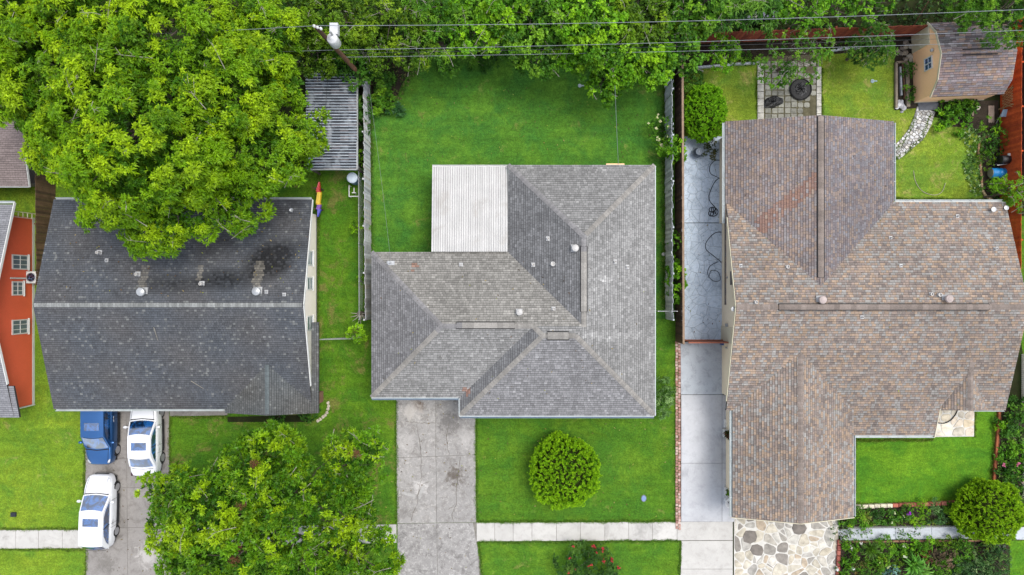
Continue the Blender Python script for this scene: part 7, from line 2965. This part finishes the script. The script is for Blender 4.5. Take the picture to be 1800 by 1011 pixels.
# pink flower bed at the east edge
FB = 'plants in the pink flower bed'
for i, (px, py, r, h, cs, lab, f) in enumerate((
        (1772, 740, .55, .6, DRK, 'dark leafy plant just below the brown roof corner', None),
        (1792, 722, .6, .8, DRK, 'near black shrub beside the white pickets', None),
        (1763, 752, .4, .4, BRT, 'yellow green plant at the timber strip', None),
        (1785, 765, .55, .5, MIDG, 'green plant at the north of the pink flower bed', None),
        (1772, 795, .55, .6, MIDG, 'plant beside the pink blossoms', None),
        (1790, 800, .55, .7, BRT, 'bright green plant at the outer side of the pink flower bed', None),
        (1776, 815, .4, .7, MIDG, 'plant topped with pink blossoms', ((.62, .2, .34), 9, .1)),
        (1765, 835, .5, .5, DRK, 'dark plant north of the golden globe', None),
        (1786, 840, .6, .7, MIDG, 'leafy plant with a few pale pink buds', ((.6, .4, .42), 5, .07)),
        (1790, 900, .7, .8, DRK, 'dark shrub at the frame edge beyond the golden globe', None))):
    bush(lab, px, py, r, h, cs, 'plant', 'flowering_plant' if f else 'garden_plant', .15, .08, seed=170 + i, group=FB, flowers=f, sprays=11)
blades('pale straw coloured grass clump east of the golden globe', 1793, 880, .7, .5, (.3, .34, .16), 14, .05, seed=185, group=FB)

ground_cover('ground_cover', 'mixed low green cover filling the gaps of the large planted bed', [(1482, 954), (1768, 953), (1768, 1025), (1482, 1025)], ((.03, .09, .012), (.08, .2, .02), (.2, .32, .06)), 30, .28, .13, .06, seed=194)
ground_cover('ground_cover', 'mixed low green cover between the plants of the pink flower bed', [(1758, 724), (1800, 724), (1800, 890), (1750, 850)], ((.03, .09, .012), (.08, .2, .02), (.2, .32, .06)), 30, .3, .14, .07, seed=195)
# undergrowth behind the back fences
ground_cover('undergrowth', 'dark tangled undergrowth below the back trees', [(440, -60), (1200, -60), (1200, 100), (1100, 118), (900, 108), (780, 112), (650, 98), (640, 140), (560, 118), (450, 110)], ((.012, .035, .006), (.03, .085, .012), (.07, .15, .02)), 26, .9, .2, .1, 5, 190)
ground_cover('undergrowth', 'dark undergrowth north of the dull red fence', [(1206, -60), (2000, -60), (2000, 20), (1760, 45), (1610, 52), (1206, 66)], ((.014, .035, .008), (.03, .08, .014), (.07, .14, .02)), 16, .5, .18, .09, 5, 191)

ground_cover('ground_cover', 'weedy brown green cover in the north west corner of the back lawn', [(652, 104), (770, 100), (735, 125), (712, 160), (694, 200), (668, 206), (653, 190)], ((.03, .06, .012), (.07, .13, .02), (.17, .15, .06)), 60, .12, .1, .05, seed=193)
edge_grass('ragged grass blades along the front lawn edges of the middle house', [[(697, 705), (698, 920)], [(836, 735), (838, 917)], [(838, 917.5), (1190, 916)], [(840, 953), (1196, 950.5)], [(840, 953), (848, 1011)], [(1188, 620), (1188, 915)], [(1196, 952), (1194, 1011)]], seed=201)
edge_grass('ragged grass blades along the pavement and drive of the west lawns', [[(149, 720), (150, 928)], [(0, 930.5), (149, 929)], [(0, 966), (149, 965)], [(152, 966), (152, 1011)], [(299, 735), (299, 925)], [(300, 966), (306, 1011)], [(560, 300), (558, 660)], [(300, 733), (400, 733)]], cols=((.06, .13, .01), (.13, .22, .02), (.22, .26, .07)), seed=202)
edge_grass('ragged grass blades along the porch lawn and shed lawn edges', [[(1502, 775), (1502, 885)], [(1505, 886), (1680, 883)], [(1502, 774), (1640, 773)], [(1750, 725), (1742, 850)], [(1713, 722), (1713, 768)], [(1331, 120), (1331, 205)], [(1444, 120), (1444, 205)], [(1575, 280), (1600, 262), (1622, 240), (1634, 200)], [(1572, 268), (1596, 236), (1608, 205)], [(1573, 350), (1735, 352)]], cols=((.07, .14, .01), (.14, .24, .02), (.24, .28, .07)), seed=203)
edge_grass('longer grass blades left uncut under the fences of the back lawn', [[(652, 210), (652, 440)], [(1168, 120), (1168, 540)], [(645, 300), (645, 560)]], cols=((.04, .11, .01), (.09, .19, .02), (.2, .22, .06)), h=.16, width=.2, dens=120, seed=204)

# fallen leaves lying about: stuff
rng = np.random.default_rng(77)
P = []
for (x0, y0, x1, y1, k, zf) in ((152, 735, 298, 1005, 90, None), (697, 705, 836, 1000, 60, None), (840, 735, 1185, 910, 60, None), (655, 130, 1165, 285, 110, None), (300, 740, 690, 1000, 120, None), (110, 360, 540, 520, 120, roofL), (660, 450, 1140, 720, 60, roofC), (1200, 250, 1270, 590, 30, None), (1290, 230, 1750, 760, 50, roofR)):
    px, py = rng.uniform(x0, x1, k), rng.uniform(y0, y1, k)
    for a, b2 in zip(px, py):
        x, y = W(a, b2, 0.05 if zf is None else 3.6)
        z = .055 if zf is None else zf.z(x, y) + .04
        if z > 0:
            P.append((x, y, z))
P = np.array(P)
k = len(P)
pal = np.array([(.16, .12, .03), (.10, .055, .025), (.2, .22, .04), (.07, .05, .03), (.22, .17, .07)])
V, Q, F = leaf_quads(P, np.tile([[0, 0, 1.0]], (k, 1)), 1, .12, .055, (1.35, 1.55), 0.0, pal[rng.integers(0, 5, k)], .2, rng)
V[:, 2] = np.maximum(V[:, 2], np.repeat(P[:, 2], 4) - .01)
tag(np_mesh('fallen_leaves', V, Q, M['leaf'], None, F), 'scattered fallen leaves lying on the drives, lawns and roofs', None, None, 'stuff')
